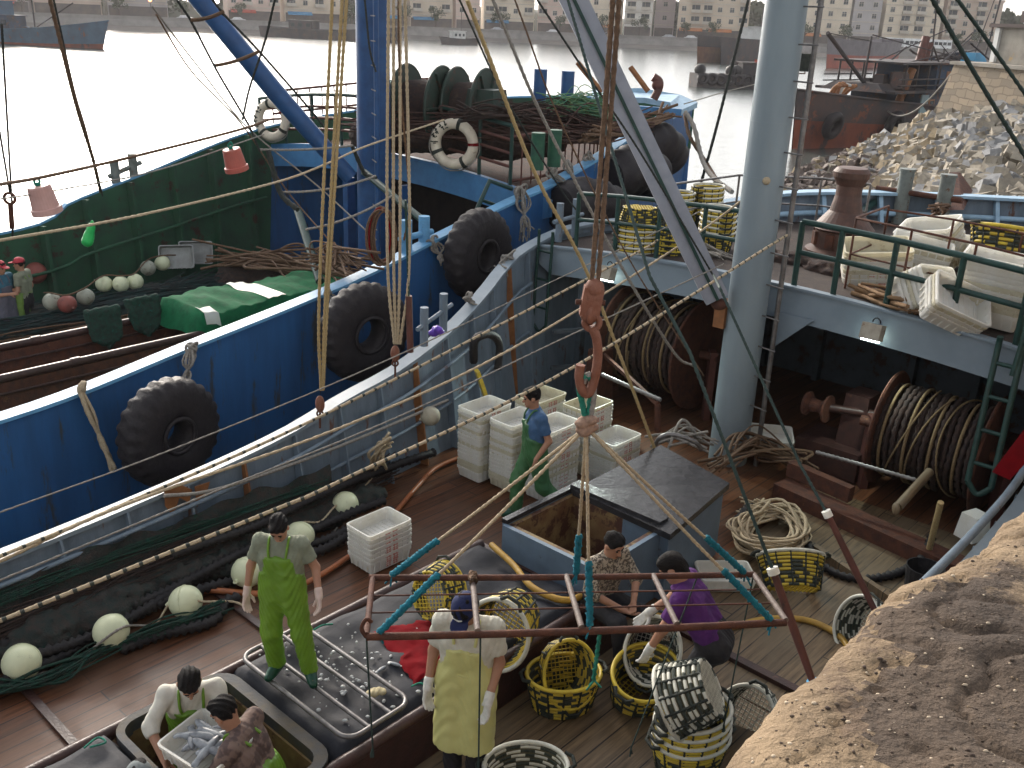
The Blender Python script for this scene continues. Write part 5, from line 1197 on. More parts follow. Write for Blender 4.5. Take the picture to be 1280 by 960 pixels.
# ---------------------------------------------------------------- lifebuoys
def lifebuoy(p, R_, label, M):
    t = thing('lifebuoy', label, 'lifebuoy', p, group='lifebuoys on the railing of the blue boat')
    mb = MB(); mb.tube([M @ Vector((R_*math.cos(a), R_*math.sin(a), 0)) for a in [2*math.pi*k/40 for k in range(40)]], R_*.27, 12, closed=True); mb.build('ring', mat('buoy_white', (.62, .55, .44), (.5, .43, .34), 5, .6, c3=(.3, .24, .18), c3t=.6, c3s=6), t)
    for a in (0.05,):
        mb = MB(); mb.tube([M @ Vector((R_*math.cos(a+d), R_*math.sin(a+d), 0)) for d in (-.07, 0, .07)], R_*.29, 12); mb.build('red_band', m_tarpr, t)
    for a in (rad(205), rad(300), rad(75)):
        mb = MB(); mb.tube([M @ Vector((R_*math.cos(a+d), R_*math.sin(a+d), 0)) for d in (-.09, 0, .09)], R_*.295, 12); mb.build('dark_band', m_blk, t)
    mb = MB(); r_ = random.Random(2)      # worn painted characters round the upper left
    for k in range(5):
        a = rad(110+k*17)
        for q in range(5):
            rr = R_+R_*.16*r_.uniform(-1, 1); aa = a+r_.uniform(-.07, .07); c = M @ Vector((rr*math.cos(aa), rr*math.sin(aa), R_*.245)); d = M @ Vector((math.cos(aa+r_.choice((0, 1.57))), math.sin(aa+r_.choice((0, 1.57))), 0))
            mb.bar(c-d*R_*.07, c+d*R_*.07, .018, .03, up=M @ Vector((0, 0, 1)))
    mb.build('lettering', m_blk, t)
    mb = MB(); mb.tube([M @ Vector((R_*1.33*math.cos(a), R_*1.33*math.sin(a), .04*math.sin(6*a))) for a in [rad(150+k*8) for k in range(28)]], .012, 5); mb.build('grab_line', m_rope_g, t)
def facing(n, roll=0.):
    n = Vector(n).normalized(); x = Vector((0, 0, 1)).cross(n).normalized(); y = n.cross(x); return Matrix((x, y, n)).transposed() @ Matrix.Rotation(roll, 3, 'Z')
ya = PA(568, 180, BB-.2)
lifebuoy(ya, .37, 'white lifebuoy with black letters and a red band on the light blue beam', facing(-AV*.9+SV*.45))
lifebuoy(PA(340, 150, BB-.1), .37, 'stained lifebuoy hanging on the railing left of the blue boom', facing(-AV*.9+SV*.3+Vector((0, 0, .1)), .5))
# ---------------------------------------------------------------- gear on the blue boat
def heap(name, pts, r, m, label, cat='net', seed=0, h=.05, wob=.02, group=None, k=.1, origin=None):
    s_ = SDF(); r_ = random.Random(seed); pts = [Vector(p) for p in pts]
    for a in range(len(pts)-1):
        d = pts[a+1]-pts[a]; n_ = max(2, int(d.length/(r*.8)))
        for q in range(n_):
            c = pts[a]+d*(q/n_)+Vector((r_.uniform(-1, 1), r_.uniform(-1, 1), 0))*r*.35; s_.ell(c, (r*r_.uniform(.8, 1.2), r*r_.uniform(.8, 1.2), r*r_.uniform(.45, .8)), None, k)
    o = sdf_obj(s_, name, m, None, h, wob, seed)
    return tag(o, label, cat, group)
m_brnrope = mat('rusty_net_rope', (.085, .045, .035), (.05, .03, .027), 20, .9, bump=.5, bscale=60)
def strands(name, pts, wid, n, r, m, label, cat='net', seed=0, zamp=.1, group=None):
    r_ = random.Random(seed); mb = MB(); pts = [Vector(p) for p in pts]
    for q in range(n):
        o = [Vector((r_.gauss(0, wid), r_.gauss(0, wid), abs(r_.gauss(0, zamp)))) for _ in pts]
        P_ = smoothpts([p+x for p, x in zip(pts, o)], 6); mb.tube(P_, r*r_.uniform(.6, 1.2), 5)
    return tag(mb.build(name, m), label, cat, group)
heap('net_pile', [L(-17.4, 3.2, .0), L(-17.5, 6.2, .0), L(-17.6, 8.2, .05), L(-17.6, 10.2, .1)], .6, m_netd, 'dark fishing net piled along the green bulwark', seed=2, h=.07, wob=.03)
strands('net_rope', [L(-16.4, 3.2, .1), L(-16.5, 5.2, .1), L(-16.4, 7.0, .15), L(-16.5, 9, .2), L(-16.4, 10.6, .3)], .25, 34, .02, m_rope_b, 'tangled dark headropes lying on the net along the green bulwark', 'rope', 4, .12)
heap('net_pile', [L(-16.9, 10.8, .3), L(-15.6, 11.6, .4), L(-14.0, 11.9, .3)], .75, m_netbr, 'brown net and rope heap under the blue platform', seed=5, h=.07, wob=.04)
strands('net_rope', [L(-17, 10.5, .8), L(-15.8, 11, .9), L(-14.6, 11.2, .8), L(-13.2, 11.4, .6)], .35, 40, .025, m_rope_b, 'tangled brown rope under the blue beam', 'rope', 6, .2)
heap('net_pile', [V(478, 168, 20), V(560, 172, 19.4), V(640, 176, 19.2), V(700, 180, 19.4)], .55, m_netbr, 'brown net heaped in the caged rail before the reels', seed=7, h=.07, wob=.05)
strands('net_rope', [V(462, 166, 19.8), V(520, 170, 19.2), V(590, 172, 18.8), V(655, 178, 18.8), V(735, 178, 19.2), V(790, 168, 19.8)], .24, 75, .016, m_brnrope, 'tangle of dark brown ropes filling the cage on the blue boat', 'rope', 8, .25)
strands('net_pile', [V(640, 150, 19), V(690, 150, 19), V(735, 160, 19.2)], .16, 120, .012, m_netbr, 'dark brown netting heap beneath the pale green net', 'net', 61, .14)
strands('net_rope', [V(575, 152, 18.2), V(610, 148, 18.1), V(655, 152, 18.2)], .13, 26, .018, m_netbr, 'grey rope coils on top of the brown net behind the cage', 'rope', 9, .15)
strands('net_pile', [V(692, 146, 19.2), V(715, 142, 19.2), V(738, 143, 19.4), V(762, 150, 19.6)], .17, 170, .011, mat('pale_green_net', (.07, .20, .13), (.13, .18, .07), 8, .9), 'pale green net heap beyond the blue posts', 'net', 10, .16)
heap('net_pile', [V(470, 115, 19.8), V(500, 112, 20)], .3, mat('mint_net', (.12, .33, .24), (.10, .2, .15), 8, .9, bump=1., bscale=40), 'mint green net bundle between the blue mast and the reels', seed=12, h=.05, wob=.03)
strands('net_rope', [V(735, 178, 18.5), V(775, 168, 19.4), V(815, 158, 20.4), V(842, 146, 21.2)], .1, 16, .03, m_rope_b, 'thick brown mooring ropes led to the blue bow', 'rope', 11, .12)
strands('net_rope', [V(395, 335, 14.3), V(425, 325, 14.4), V(445, 340, 14)], .2, 24, .02, m_rope_b, 'thin brown rope heap beside the green tarpaulin end', 'rope', 21, .15)
# hanging coil on the blue mast post
mb = MB(); r_ = random.Random(8); c = V(478, 296, 14.0)
for k in range(14):
    w_, h_ = r_.uniform(.17, .25), r_.uniform(.36, .44); o = Vector((r_.uniform(-.04, .04), r_.uniform(-.08, .08), 0)); P_ = [c+o+Vector((w_*math.cos(a)*.8, w_*math.cos(a)*.3, h_*math.sin(a))) for a in [2*math.pi*q/24 for q in range(24)]]; mb.m = 1 if k == 3 else 0; mb.tube(P_, .014, 5, closed=True)
tag(mb.build('rope_coil', [m_rope_b, m_tarpr]), 'long coil of brown rope hanging by the blue mast foot', 'rope coil')
# green tarpaulin over the hold of the blue boat
def tarp_cover():
    rings = []; nx, ny = 30, 40; a0, a1 = PS(214, 368, -15.0).dot(AV)-.3, 11.3
    for j in range(ny+1):
        a_ = a0+(a1-a0)*j/ny; ring = []
        for i in range(nx+1):
            u = i/nx; s_ = HB[0]-.16+(HB[1]-HB[0]+.32)*u; z = .98+.03*math.sin(3*a_+5*u)+.02*math.sin(9*a_-8*u)+.016*math.sin(23*a_+14*u+3*math.sin(5*u))+.07*math.sin(math.pi*u)*math.sin(math.pi*min(1, .15+j/ny))
            e = min(u, 1-u)*nx
            if e < 3: z -= (3-e)*.19*(1+.15*math.sin(a_*7)); s_ += (.0)
            if j < 2: z -= (2-j)*.2
            ring.append(L(s_, a_, z))
        rings.append(ring)
    mb = MB(); mb.loft(rings, smooth=True); t = mb.build('tarpaulin', m_tarpg); tag(t, 'green tarpaulin draped over the covered hatch of the blue boat', 'tarpaulin')
    for v0, v1, u0, u1 in ((16, 20, 3, 28), (2, 5, 22, 29)):
        mb = MB(); mb.loft([[p+ZV*.012 for p in rings[j][u0:u1]] for j in range(v0, v1+1)], smooth=True); o = mb.build('white_patch', m_white, t, world=True)
tarp_cover()
for (px, py, n_, lb) in ((128, 394, 10, 'green net bundle hanging over the brown pipe, left one'), (178, 380, 10, 'green net bundle hanging over the brown pipe, right one near the tarpaulin')):
    c = PS(px, py, HB[0]+.02); s_ = SDF()
    for k in range(7): x = (k-3)*.085; s_.cone(c+AV*x+ZV*.08, c+AV*(x*.85)+SV*.12-ZV*(.5-.05*abs(k-3)), .06, .05, .03)
    tag(sdf_obj(s_, 'net_bundle', m_net, None, .03, .012, n_), lb, 'net', 'net bundles over the brown pipe')
def ball(px, py, pos, r, m, label, group, cat='float', sc=1.):
    t = thing('net_float', label, cat, pos-ZV*r, random.uniform(0, 6), group); mb = MB(); mb.sphere((0, 0, r), r, 28, 18, sc=(1, 1, .97)); 
    mb.build('shell', m, t)
    d = Vector((random.uniform(-1, 1), random.uniform(-1, 1), random.uniform(-.6, .2))).normalized(); q = d.to_track_quat('Z', 'Y').to_matrix()
    mb = MB(); mb.torus(Vector((0, 0, r)), r*1.005, r*.018, M=q, n=32, m=5); mb.build('seam', m, t)
    mb = MB(); mb.tube([Vector((0, 0, r))+d*r*.95, Vector((0, 0, r))+d*r*1.12], r*.16, 8); mb.torus(Vector((0, 0, r))+d*r*1.12, r*.12, r*.045, M=q @ Matrix.Rotation(rad(90), 3, 'X'), n=12, m=5); mb.build('lug', m, t)
    return t
gB = 'floats along the green bulwark'
fb = [(65, 377, m_floatg, 'grey float furthest left beside the apron wearing man'), (84, 380, m_floatr, 'worn red float between two grey floats'), (107, 371, m_floatg, 'grey float right of the small red one'), (130, 355, m_float, 'yellowish float, left of three yellow ones in a row'), (151, 355, m_float, 'yellowish float, middle of three yellow ones in a row'), (169, 352, m_float, 'yellowish float, right of three yellow ones in a row'), (185, 335, m_floatg, 'grey float beside the top yellow float'), (203, 329, m_float, 'topmost yellow float next to the grey crates')]
P_ = []
for px, py, m, lb in fb:
    p = G(px, py, .68); P_.append(p+ZV*.1); ball(px, py, p, .155 if m is not m_floatr else .16, m, lb, gB)
p = G(44, 341, .8); ball(0, 0, p, .21, m_floatr, 'large dull red float behind the man in the green apron', gB)
mb = MB(); rope_mesh(mb, smoothpts([P_[0]-SV*.3]+[q+ZV*.06 for q in P_]+[P_[-1]+AV*.5], 5), .016); tag(mb.build('float_line', m_rope_b), 'brown line joining the floats along the green bulwark', 'rope')
def crate_mesh(L_=.60, W_=.42, H_=.15):
    """plastic fish tray: tapered walls, rolled rim, ribs, slotted floor"""
    mb = MB(); t = .012
    def rr(l, w, r, z): return [Vector((x, y, z)) for x, y in rrect(-l/2, -w/2, l/2, w/2, r, 2)]
    b, tp = .90, 1.
    rings = [rr(L_*b-.03, W_*b-.03, .02, 0), rr(L_*b, W_*b, .03, .008), rr(L_*b+.004, W_*b+.004, .03, .03), rr(L_*.97, W_*.97, .035, H_-.035), rr(L_+.0, W_+.0, .04, H_-.033), rr(L_+.004, W_+.004, .04, H_), rr(L_-.03, W_-.03, .035, H_), rr(L_*b-.02, W_*b-.02, .03, .014)]
    mb.loft(rings, closed_ring=True, smooth=False); n_ = len(rings[0]); mb.add(rings[0], [tuple(range(n_))[::-1]]); mb.add(rings[-1], [tuple(range(n_))])
    for k in range(7):
        for sg in (-1, 1): mb.box(((k-3)*L_*.13, sg*(W_/2*.945), H_*.48), (.014, .02, H_*.62))
    for k in range(4):
        for sg in (-1, 1): mb.box((sg*(L_/2*.945), (k-1.5)*W_*.2, H_*.48), (.02, .014, H_*.62))
    for k in range(9): mb.box(((k-4)*L_*.095, 0, .017), (.02, W_*.72, .006))
    return mb
def mesh_of(mb, name, mats):
    me = bpy.data.meshes.new(name); me.from_pydata([tuple(p) for p in mb.v], [], mb.f)
    for m in mats: me.materials.append(m)
    me.polygons.foreach_set('material_index', mb.mi); me.polygons.foreach_set('use_smooth', mb.sm); me.update(); return me
CM = mesh_of(crate_mesh(), 'fish_crate', [m_white])
m_whiteb = mat('yellowed_plastic', (.74, .70, .56), (.66, .61, .46), 6, .42, c3=(.42, .34, .2), c3t=.6, c3s=5)
translucent(m_whiteb, .35)
CM2 = mesh_of(crate_mesh(), 'fish_crate', [m_whiteb])
CM3 = mesh_of(crate_mesh(), 'fish_crate', [mat('grey_crate', (.30, .31, .30), (.24, .24, .23), 6, .5)])
def printmesh():
    mb = MB(); r_ = random.Random(4)
    for k in range(2):
        x0 = -.05+k*.1
        for q in range(3): mb.box((x0, -.2085, .045+.028*q), (.07, .004, .008))
        for q in range(2): mb.box((x0-.02+.04*q, -.2087, .072), (.008, .004, .07))
    return mesh_of(mb, 'red_lettering', [m_redprint])
RP = printmesh()
ORD = ['topmost', 'second from the top', 'third from the top', 'fourth from the top', 'fifth from the top', 'sixth from the top', 'seventh from the top', 'eighth from the top', 'ninth from the top', 'tenth from the top', 'eleventh from the top', 'twelfth from the top', 'thirteenth from the top', 'fourteenth from the top', 'fifteenth from the top', 'sixteenth from the top', 'seventeenth from the top', 'eighteenth from the top']
def crate(M, label, group, me=None, pr=True, sc=(1, 1, 1)):
    o = bpy.data.objects.new('fish_crate', me or CM); col.objects.link(o); o.matrix_basis = M; tag(o, label, 'crate', group)
    if pr: c = bpy.data.objects.new('red_lettering', RP); col.objects.link(c); c.parent = o
    return o
def stack(base, rz, n, where, group, pitch=.052, me=None, pr=2, tilt=None, mix=True, sc=1.):
    r_ = random.Random(where)
    for k in range(n):
        if k == n-1 and n > 1: w_ = 'bottom'
        else: w_ = ORD[k]
        z = (n-1-k)*pitch
        M = Matrix.Translation(base) @ Matrix.Rotation(rz, 4, 'Z') @ (tilt or Matrix.Identity(4)) @ Matrix.Translation((r_.uniform(-.006, .006), r_.uniform(-.006, .006), z)) @ Matrix.Rotation(r_.uniform(-.012, .012), 4, 'Z') @ Matrix.Scale(sc, 4)
        m_ = me or (CM2 if mix and r_.random() < .22 else CM)
        crate(M, f'white crate {w_} {where}', group, m_, pr and (k % pr == 0))
gC = 'white fish crates stacked by the hatch box'
# six tall stacks by the hatch; crate long side runs along the ship
def base_at(px, py): return G(px, py, .015)
def corner(px, py, nx=.60, ny=.42): return G(px, py, .015)-SV*ny/2+AV*nx/2
stack(corner(598, 606), -HD+rad(90), 17, 'in the leftmost tall stack', gC, .052)
stack(corner(638, 618), -HD+rad(90), 16, 'in the tall stack second from the left', gC, .052)
stack(corner(668, 590), -HD+rad(90), 17, 'in the stack behind the walking man', gC, .052)
stack(corner(684, 632), -HD+rad(90), 17, 'in the stack right of the walking man', gC, .052)
stack(corner(728, 596), -HD+rad(90), 16, 'in the stack behind the big rope knot', gC, .052)
stack(corner(764, 616), -HD+rad(90), 12, 'in the stack nearest the black lid', gC, .046)
stack(G(475, 700, .012), rad(47), 7, 'in the small stack alone on the planks', 'white fish crates in the small stack', .056, pr=1, mix=False)
crate(Matrix.Translation(G(905, 728, .02)) @ Matrix.Rotation(rad(4), 4, 'Z'), 'single white fish crate behind the right end of the hanging frame', 'single white fish crates', pr=False)
crate(Matrix.Translation(G(962, 552, .3)) @ Matrix.Rotation(rad(-8), 4, 'Z') @ Matrix.Rotation(rad(12), 4, 'X'), 'white crate with red print lying beside the foot of the mast', 'single white fish crates')
for (px, py, rz_, tx, lb) in ((221, 322, .3, 70, 'grey crate standing on edge, left of two by the green bulwark'), (246, 316, .2, 75, 'grey crate standing on edge, right of two by the green bulwark')):
    crate(Matrix.Translation(G(px, py, .75)) @ Matrix.Rotation(rz_, 4, 'Z') @ Matrix.Rotation(rad(tx), 4, 'X') @ Matrix.Scale(1.15, 4), lb, 'grey crates by the green bulwark', CM3, False)
gP = 'crates piled on the fore platform'
pz = 2.47
def TR(ax, ay=0): return Matrix.Rotation(rad(ax), 4, 'X') @ Matrix.Rotation(rad(ay), 4, 'Y')
stack(G(1092, 356, pz), rad(-12), 7, 'of the red printed platform stack', gP, .062, pr=3, tilt=TR(10, -6), sc=1.45)
stack(G(1138, 350, pz), rad(-24), 7, 'of the platform stack right of the red printed one', gP, .062, pr=0, tilt=TR(4, 8), sc=1.35)
stack(G(1168, 330, pz+.1), rad(-40), 8, 'of the tallest platform stack', gP, .062, pr=0, tilt=TR(16, -14), sc=1.35)
stack(G(1205, 330, pz+.1), rad(-30), 4, 'of the low stack beside the yellow basket', gP, .06, pr=0, sc=1.35)
stack(G(1135, 374, pz+.1), rad(20), 6, 'of the leaning stack tipped on its side', gP, .062, pr=0, tilt=TR(52, 16), sc=1.2)
stack(G(1178, 392, pz+.12), rad(-15), 4, 'in the fallen stack nearest the beam edge', gP, .06, pr=0, tilt=TR(35, 28), sc=1.25)
stack(G(1230, 400, pz), rad(-32), 11, 'of the tall stack at the right edge', gP, .062, pr=0, tilt=TR(3, 4), sc=1.35)
# ---------------------------------------------------------------- baskets
def basket_parts(kind):
    """oval tub woven of hose rings lashed to stakes, netted bottom; axis +z is its mouth"""
    H_ = .37; ax, ay = .325, .26; rows = 10; ring = MB(); n_ = 48
    rb = random.Random(kind); segs = []
    for k in range(rows):
        s__ = []; st_ = k % 2
        while len(s__) < n_: s__ += [st_]*rb.choice((2, 3, 3, 4)); st_ = 1-st_
        segs.append(s__)
    main, alt = {'y': (0, 2), 'w': (1, 2), 'yw': (0, 1)}[kind]
    for k in range(rows):
        f_ = k/(rows-1); s_ = .76+.24*f_; z = .03+(H_-.05)*f_; r__ = .0145
        big = kind != 'y' and k == rows-1
        P_ = [(ax*s_*math.cos(2*math.pi*i/n_), ay*s_*math.sin(2*math.pi*i/n_), z) for i in range(n_)]
        o = len(ring.f); ring.m = main; ring.tube([Vector(p) for p in P_], r__*(1.25 if k == rows-1 else 1), 8, closed=True)
        if k < rows-1:
            for i in range(n_):
                seg = segs[k][i]
                if (seg and not (kind == 'yw' and k in (rows-2, rows-3))):
                    for q in range(8): ring.mi[o+i*8+q] = 2
        if kind == 'yw' and k == rows-1:
            for q in range(o, len(ring.f)): ring.mi[q] = 1
    stake = MB()
    for i in range(14):
        a = 2*math.pi*i/14; p0 = Vector((ax*.77*math.cos(a), ay*.77*math.sin(a), .02)); p1 = Vector((ax*.985*math.cos(a), ay*.985*math.sin(a), H_-.04)); stake.tube([p0*1.04, p0.lerp(p1, .5)*1.04, p1*1.03], .011, 5)
    for sg in (-1, 1): stake.tube([Vector((sg*ax*1.0, -.09, H_)), Vector((sg*(ax+.05), -.05, H_-.01)), Vector((sg*(ax+.05), .05, H_-.01)), Vector((sg*ax*1.0, .09, H_))], .016, 6)
    net = MB()
    for k in range(-7, 8):
        x = k*.04; y = ay*.77*math.sqrt(max(0, 1-(x/(ax*.77))**2)); 
        if y > .02: net.bar((x, -y, .022), (x, y, .022), .007, .007)
    for k in range(-5, 6):
        y = k*.04; x = ax*.77*math.sqrt(max(0, 1-(y/(ay*.77))**2)); 
        if x > .02: net.bar((-x, y, .027), (x, y, .027), .007, .007)
    wall = MB(); wall.lathe([(.755, .02), (.955, H_-.04)], n=36, sx=ax, sy=ay)
    mm = [m_yel, m_wht, mat('dark_weave', (.035, .045, .038), (.06, .065, .05), 25, .8, bump=.6, bscale=80)]
    return [('hose_rings', mesh_of(ring, 'hose_rings', mm)), ('stakes', mesh_of(stake, 'stakes', [m_blk])), ('bottom_net', mesh_of(net, 'bottom_net', [m_yel if kind != 'w' else m_wht])), ('lining', mesh_of(wall, 'lining', [m_lining]))]
def lining_mat():
    m = bpy.data.materials.new('basket_mesh'); m.use_nodes = True; n = m.node_tree.nodes; l = m.node_tree.links; b = n['Principled BSDF']; b.inputs['Base Color'].default_value = (.10, .09, .05, 1); b.inputs['Roughness'].default_value = .9
    return m
m_lining = lining_mat()
BK = {k: basket_parts(k) for k in ('y', 'w', 'yw')}
def basket(kind, M, label, group='woven fish baskets on the deck', sc=1.):
    t = bpy.data.objects.new('fish_basket', None); col.objects.link(t); t.matrix_basis = M @ Matrix.Scale(sc, 4); tag(t, label, 'basket', group)
    for nm, me in BK[kind]: o = bpy.data.objects.new(nm, me); col.objects.link(o); o.parent = t
    return t
def T(p, rz=0., ax=0., ay=0.): return Matrix.Translation(p) @ Matrix.Rotation(rad(rz), 4, 'Z') @ TR(ax, ay)
def B2(kind, c, d, label, sc=1., spin=0., group='woven fish baskets on the deck'):
    q = Vector(d).normalized().to_track_quat('Z', 'Y').to_matrix().to_4x4()
    return basket(kind, Matrix.Translation(c) @ q @ Matrix.Rotation(rad(spin), 4, 'Z') @ Matrix.Translation((0, 0, -.185*sc)), label, group, sc)
basket('y', T(G(702, 882, .0), 15), 'yellow and dark basket standing open below the middle of the hanging frame', sc=1.02)
B2('y', G(706, 838, .36), (.25, -.8, .35), 'dark yellow basket tipped sideways inside the basket under the frame', .92, 90)
B2('y', G(803, 856, .17), (.1, -.25, 1), 'yellow rimmed basket that the purple shirted worker reaches into', 1.08, 30)
B2('w', G(815, 812, .36), (-.1, -.75, .45), 'pale basket tipped inside the one in front of the purple shirted worker', .95, 80)
for k in range(4):
    basket('yw', T(G(858, 962, .0)+ZV*(.085*k), 20+5*k), ['bottom yellow basket of the nested stack at the lower edge', 'second yellow basket from the bottom of the nested stack at the lower edge', 'third yellow basket from the bottom of the nested stack at the lower edge', 'top yellow basket of the nested stack under the black and white one'][k], 'nested baskets at the lower edge')
B2('w', G(864, 868, .80), (-.72, .1, -.45), 'black and white basket tipped over on top of the nested stack', 1.08, 20)
B2('w', G(937, 895, .22), (-.45, -.7, .3), 'white rimmed basket lying on its side with its mouth to the left', .95, 80)
B2('yw', G(990, 716, .22), (.0, .75, .75), 'yellow and black basket with white rim standing beside the red spar', 1.1)
B2('w', G(1084, 782, .22), (-.8, -.45, .3), 'pale striped basket half hidden by the quay edge', .95, 80)
B2('y', G(546, 742, .80), (.4, .7, -.3), 'yellow striped basket lying on the hatch cover behind the capped man', .85, 70)
B2('yw', G(632, 782, .74), (-.35, -.75, .05), 'basket with white and yellow rim leaning beside the capped man', 1.12, 70)
basket('w', T(G(655, 1002, .0), 10), 'white rimmed basket cut by the bottom edge of the view')
gq = 'baskets stacked on the fore platform'
for i, (px, py, n_, kind, wh) in enumerate(((795, 315, 5, 'yw', 'in the front left platform stack'), (842, 285, 4, 'yw', 'in the rear platform stack by the grey boom'), (880, 282, 5, 'yw', 'in the tall platform stack left of the mast'), (838, 318, 4, 'y', 'in the low platform stack behind the grey boom'), (893, 316, 5, 'yw', 'in the platform stack tied against the mast'))):
    for k in range(n_):
        basket(kind, T(G(px, py, 2.42)+ZV*(.085*k), i*25, 180 if i in (0, 3) else 0) @ Matrix.Translation((0, 0, -.37 if i in (0, 3) else 0)), f'woven basket, {["bottom", "second", "third", "fourth", "top"][k] if k < n_-1 else "top"} {wh}', gq, 1.)
basket('y', T(G(1252, 338, 2.75), 0, -14, 8), 'yellow and black basket among the platform crates at the right', gq, 1.55)
basket('w', T(G(1285, 362, 2.75), 0), 'white rimmed basket by the right edge of the platform', gq)

# ---------------------------------------------------------------- nets, floats and hoses on the grey deck
m_net2 = m_netd
heap('net_pile', [L(-8.45, .8, .1), L(-8.4, 2.6, .12), L(-8.35, 4.4, .12), L(-8.4, 5.8, .1), L(-8.6, 7.0, .08)], .30, m_netd, 'dark net packed along the foot of the grey bulwark', seed=21, h=.04, wob=.025)
# net hung over the lower bulwark
rings = []
for j in range(70):
    a_ = .5+j*.085; s_ = interp([(0, -8.5), (3, -8.55), (6.5, -8.5)], a_); ring = []
    for k in range(14):
        f_ = k/13; ring.append(L(s_+.02+.30*f_**1.4+.03*math.sin(a_*9+k*.7), a_, (.58-.03*a_*0)*(1-f_)+.06+.025*math.sin(a_*13+k)+.03*math.sin(a_*4)))
    rings.append(ring)
mb = MB(); mb.loft(rings, smooth=True); tag(mb.build('draped_net', m_netd), 'dark green net draped down the inside of the grey bulwark at left', 'net')
strands('net_twine', [L(-8.5, .9, .5), L(-8.5, 2.6, .5), L(-8.48, 4.3, .5), L(-8.45, 6.2, .45)], .05, 26, .008, m_net, 'green twine selvedge along the top of the draped net', 'net', 51, .03)
strands('net_twine', [L(-8.34, .9, .2), L(-8.34, 2.6, .18), L(-8.36, 4.3, .18), L(-8.42, 6.0, .15), L(-8.6, 7.4, .12)], .07, 80, .007, m_netbr, 'tangled dark meshes spilling from the foot of the draped net', 'net', 52, .12)
strands('net_twine', [L(-17.1, 3, .28), L(-17.2, 5.5, .28), L(-17.2, 8, .3), L(-17.1, 10.2, .4)], .36, 130, .011, mat('teal_net', (.02, .05, .05), (.03, .03, .03), 5, .95), 'loose meshes over the net pile along the green bulwark', 'net', 53, .1)
def discrope(pts, r, label, seed=0, step=.035):
    P_ = resample(pts, step); mb = MB(); 
    rr = []
    for i in range(len(P_)): rr.append(r*(1.0 if i % 2 else .55)*(1+.08*math.sin(i*1.7+seed)))
    mb.tube(P_, rr, 9); return tag(mb.build('footrope', m_black), label, 'footrope', 'rubber disc footropes on the deck')
r_ = random.Random(3)
for q, (s0, lb) in enumerate(((-8.12, 'rubber disc footrope closest to the grey bulwark'), (-8.0, 'rubber disc footrope second from the grey bulwark'), (-7.9, 'rubber disc footrope lying nearest the planks behind the floats'))):
    pts = [L(s0+.08*math.sin(a_*1.9+q*2)+(.12 if a_ > 5.6 else 0), a_, .09+.05*(2-q)+.03*math.sin(a_*3+q)) for a_ in [1.2+.35*k for k in range(17)]]
    discrope(pts, .065, lb, q)
discrope([G(150, 812, .06), G(200, 793, .07), G(262, 778, .06), G(280, 755, .08), G(300, 745, .08)], .07, 'short thick footrope curling beside the float under the orange hose', 5)
discrope([L(-8.3, 4.2, .4), L(-8.25, 5.2, .38), L(-8.3, 6.1, .42), L(-8.5, 7.2, .3), L(-8.6, 8.2, .2)], .06, 'raised footrope coil along the bulwark behind the standing man', 6)
strands('net_rope', [G(-10, 868, .06), G(60, 850, .08), G(130, 815, .08), G(200, 790, .08), G(275, 768, .06)], .05, 22, .012, m_net, 'dark green twisted net edge lying along the floats', 'net', 31, .05)
gA = 'cream floats on the grey deck'
fa = [(27, 828, 'cream float at the far left edge of the deck'), (139, 789, 'cream float wrapped by a green line, second from the left edge'), (232, 752, 'cream float touching the orange hose'), (309, 715, 'cream float half hidden behind the green overalls'), (375, 670, 'cream float just right of the standing man, partly hidden'), (431, 631, 'cream float above the small stack of crates')]
for px, py, lb in fa: ball(px, py, G(px, py, .19), .165, m_float, lb, gA)
ball(0, 0, PS(538, 520, -8.45), .13, mat('dull_float', (.36, .33, .25), (.28, .25, .19), 5, .6), 'dull cream float hanging on the grey bulwark', gA)
def ropeobj(name, pts, r, m, label, cat='rope', group=None, strands_=True, smooth_=True, k=6):
    mb = MB(); rope_mesh(mb, smoothpts(pts, k) if smooth_ else pts, r, strands_); return tag(mb.build(name, m), label, cat, group)
ropeobj('float_line', [G(-10, 852, .05), G(27, 848, .05), G(60, 840, .05), G(96, 828, .05), G(122, 806, .18), G(150, 786, .37), G(170, 782, .14), G(218, 784, .06)], .014, m_rope_g, 'pale line running along the two left floats')
ropeobj('float_line', [G(195, 782, .05), G(214, 752, .18), G(232, 745, .30), G(252, 752, .22), G(290, 752, .1), G(310, 760, .1)], .014, m_rope, 'pale line over the float by the orange hose')
ropeobj('float_line', [G(350, 690, .1), G(372, 655, .24), G(400, 652, .2), G(420, 632, .25), G(446, 618, .2), G(470, 590, .3), G(478, 570, .5)], .013, m_rope, 'pale line joining the floats near the small crate stack')
ropeobj('deck_line', [G(360, 700, .04), G(410, 672, .04), G(424, 650, .04), G(400, 655, .04), G(382, 680, .04)], .012, m_rope_g, 'thin grey line lying beside the floats behind the man')
ropeobj('hose', [G(128, 768, .05), G(160, 750, .07), G(200, 742, .07), G(260, 738, .07), G(330, 742, .06), G(380, 730, .05), G(430, 700, .05), G(470, 668, .04), G(520, 610, .04), G(545, 585, .05), G(580, 570, .05)], .033, m_hose, 'long orange hose curving along the floats to the crate stacks', 'hose', strands_=False)
ropeobj('hose', [L(-5.9, 6.45, .62), L(-5.5, 6.35, .6), L(-5.1, 6.2, .58), L(-4.75, 6.3, .56), L(-4.7, 6.8, .50), L(-4.4, 7.0, .2), G(838, 762, .04)], .034, m_hosey, 'yellow brown hose looping over the hatch edge before the blue box', 'hose', strands_=False)
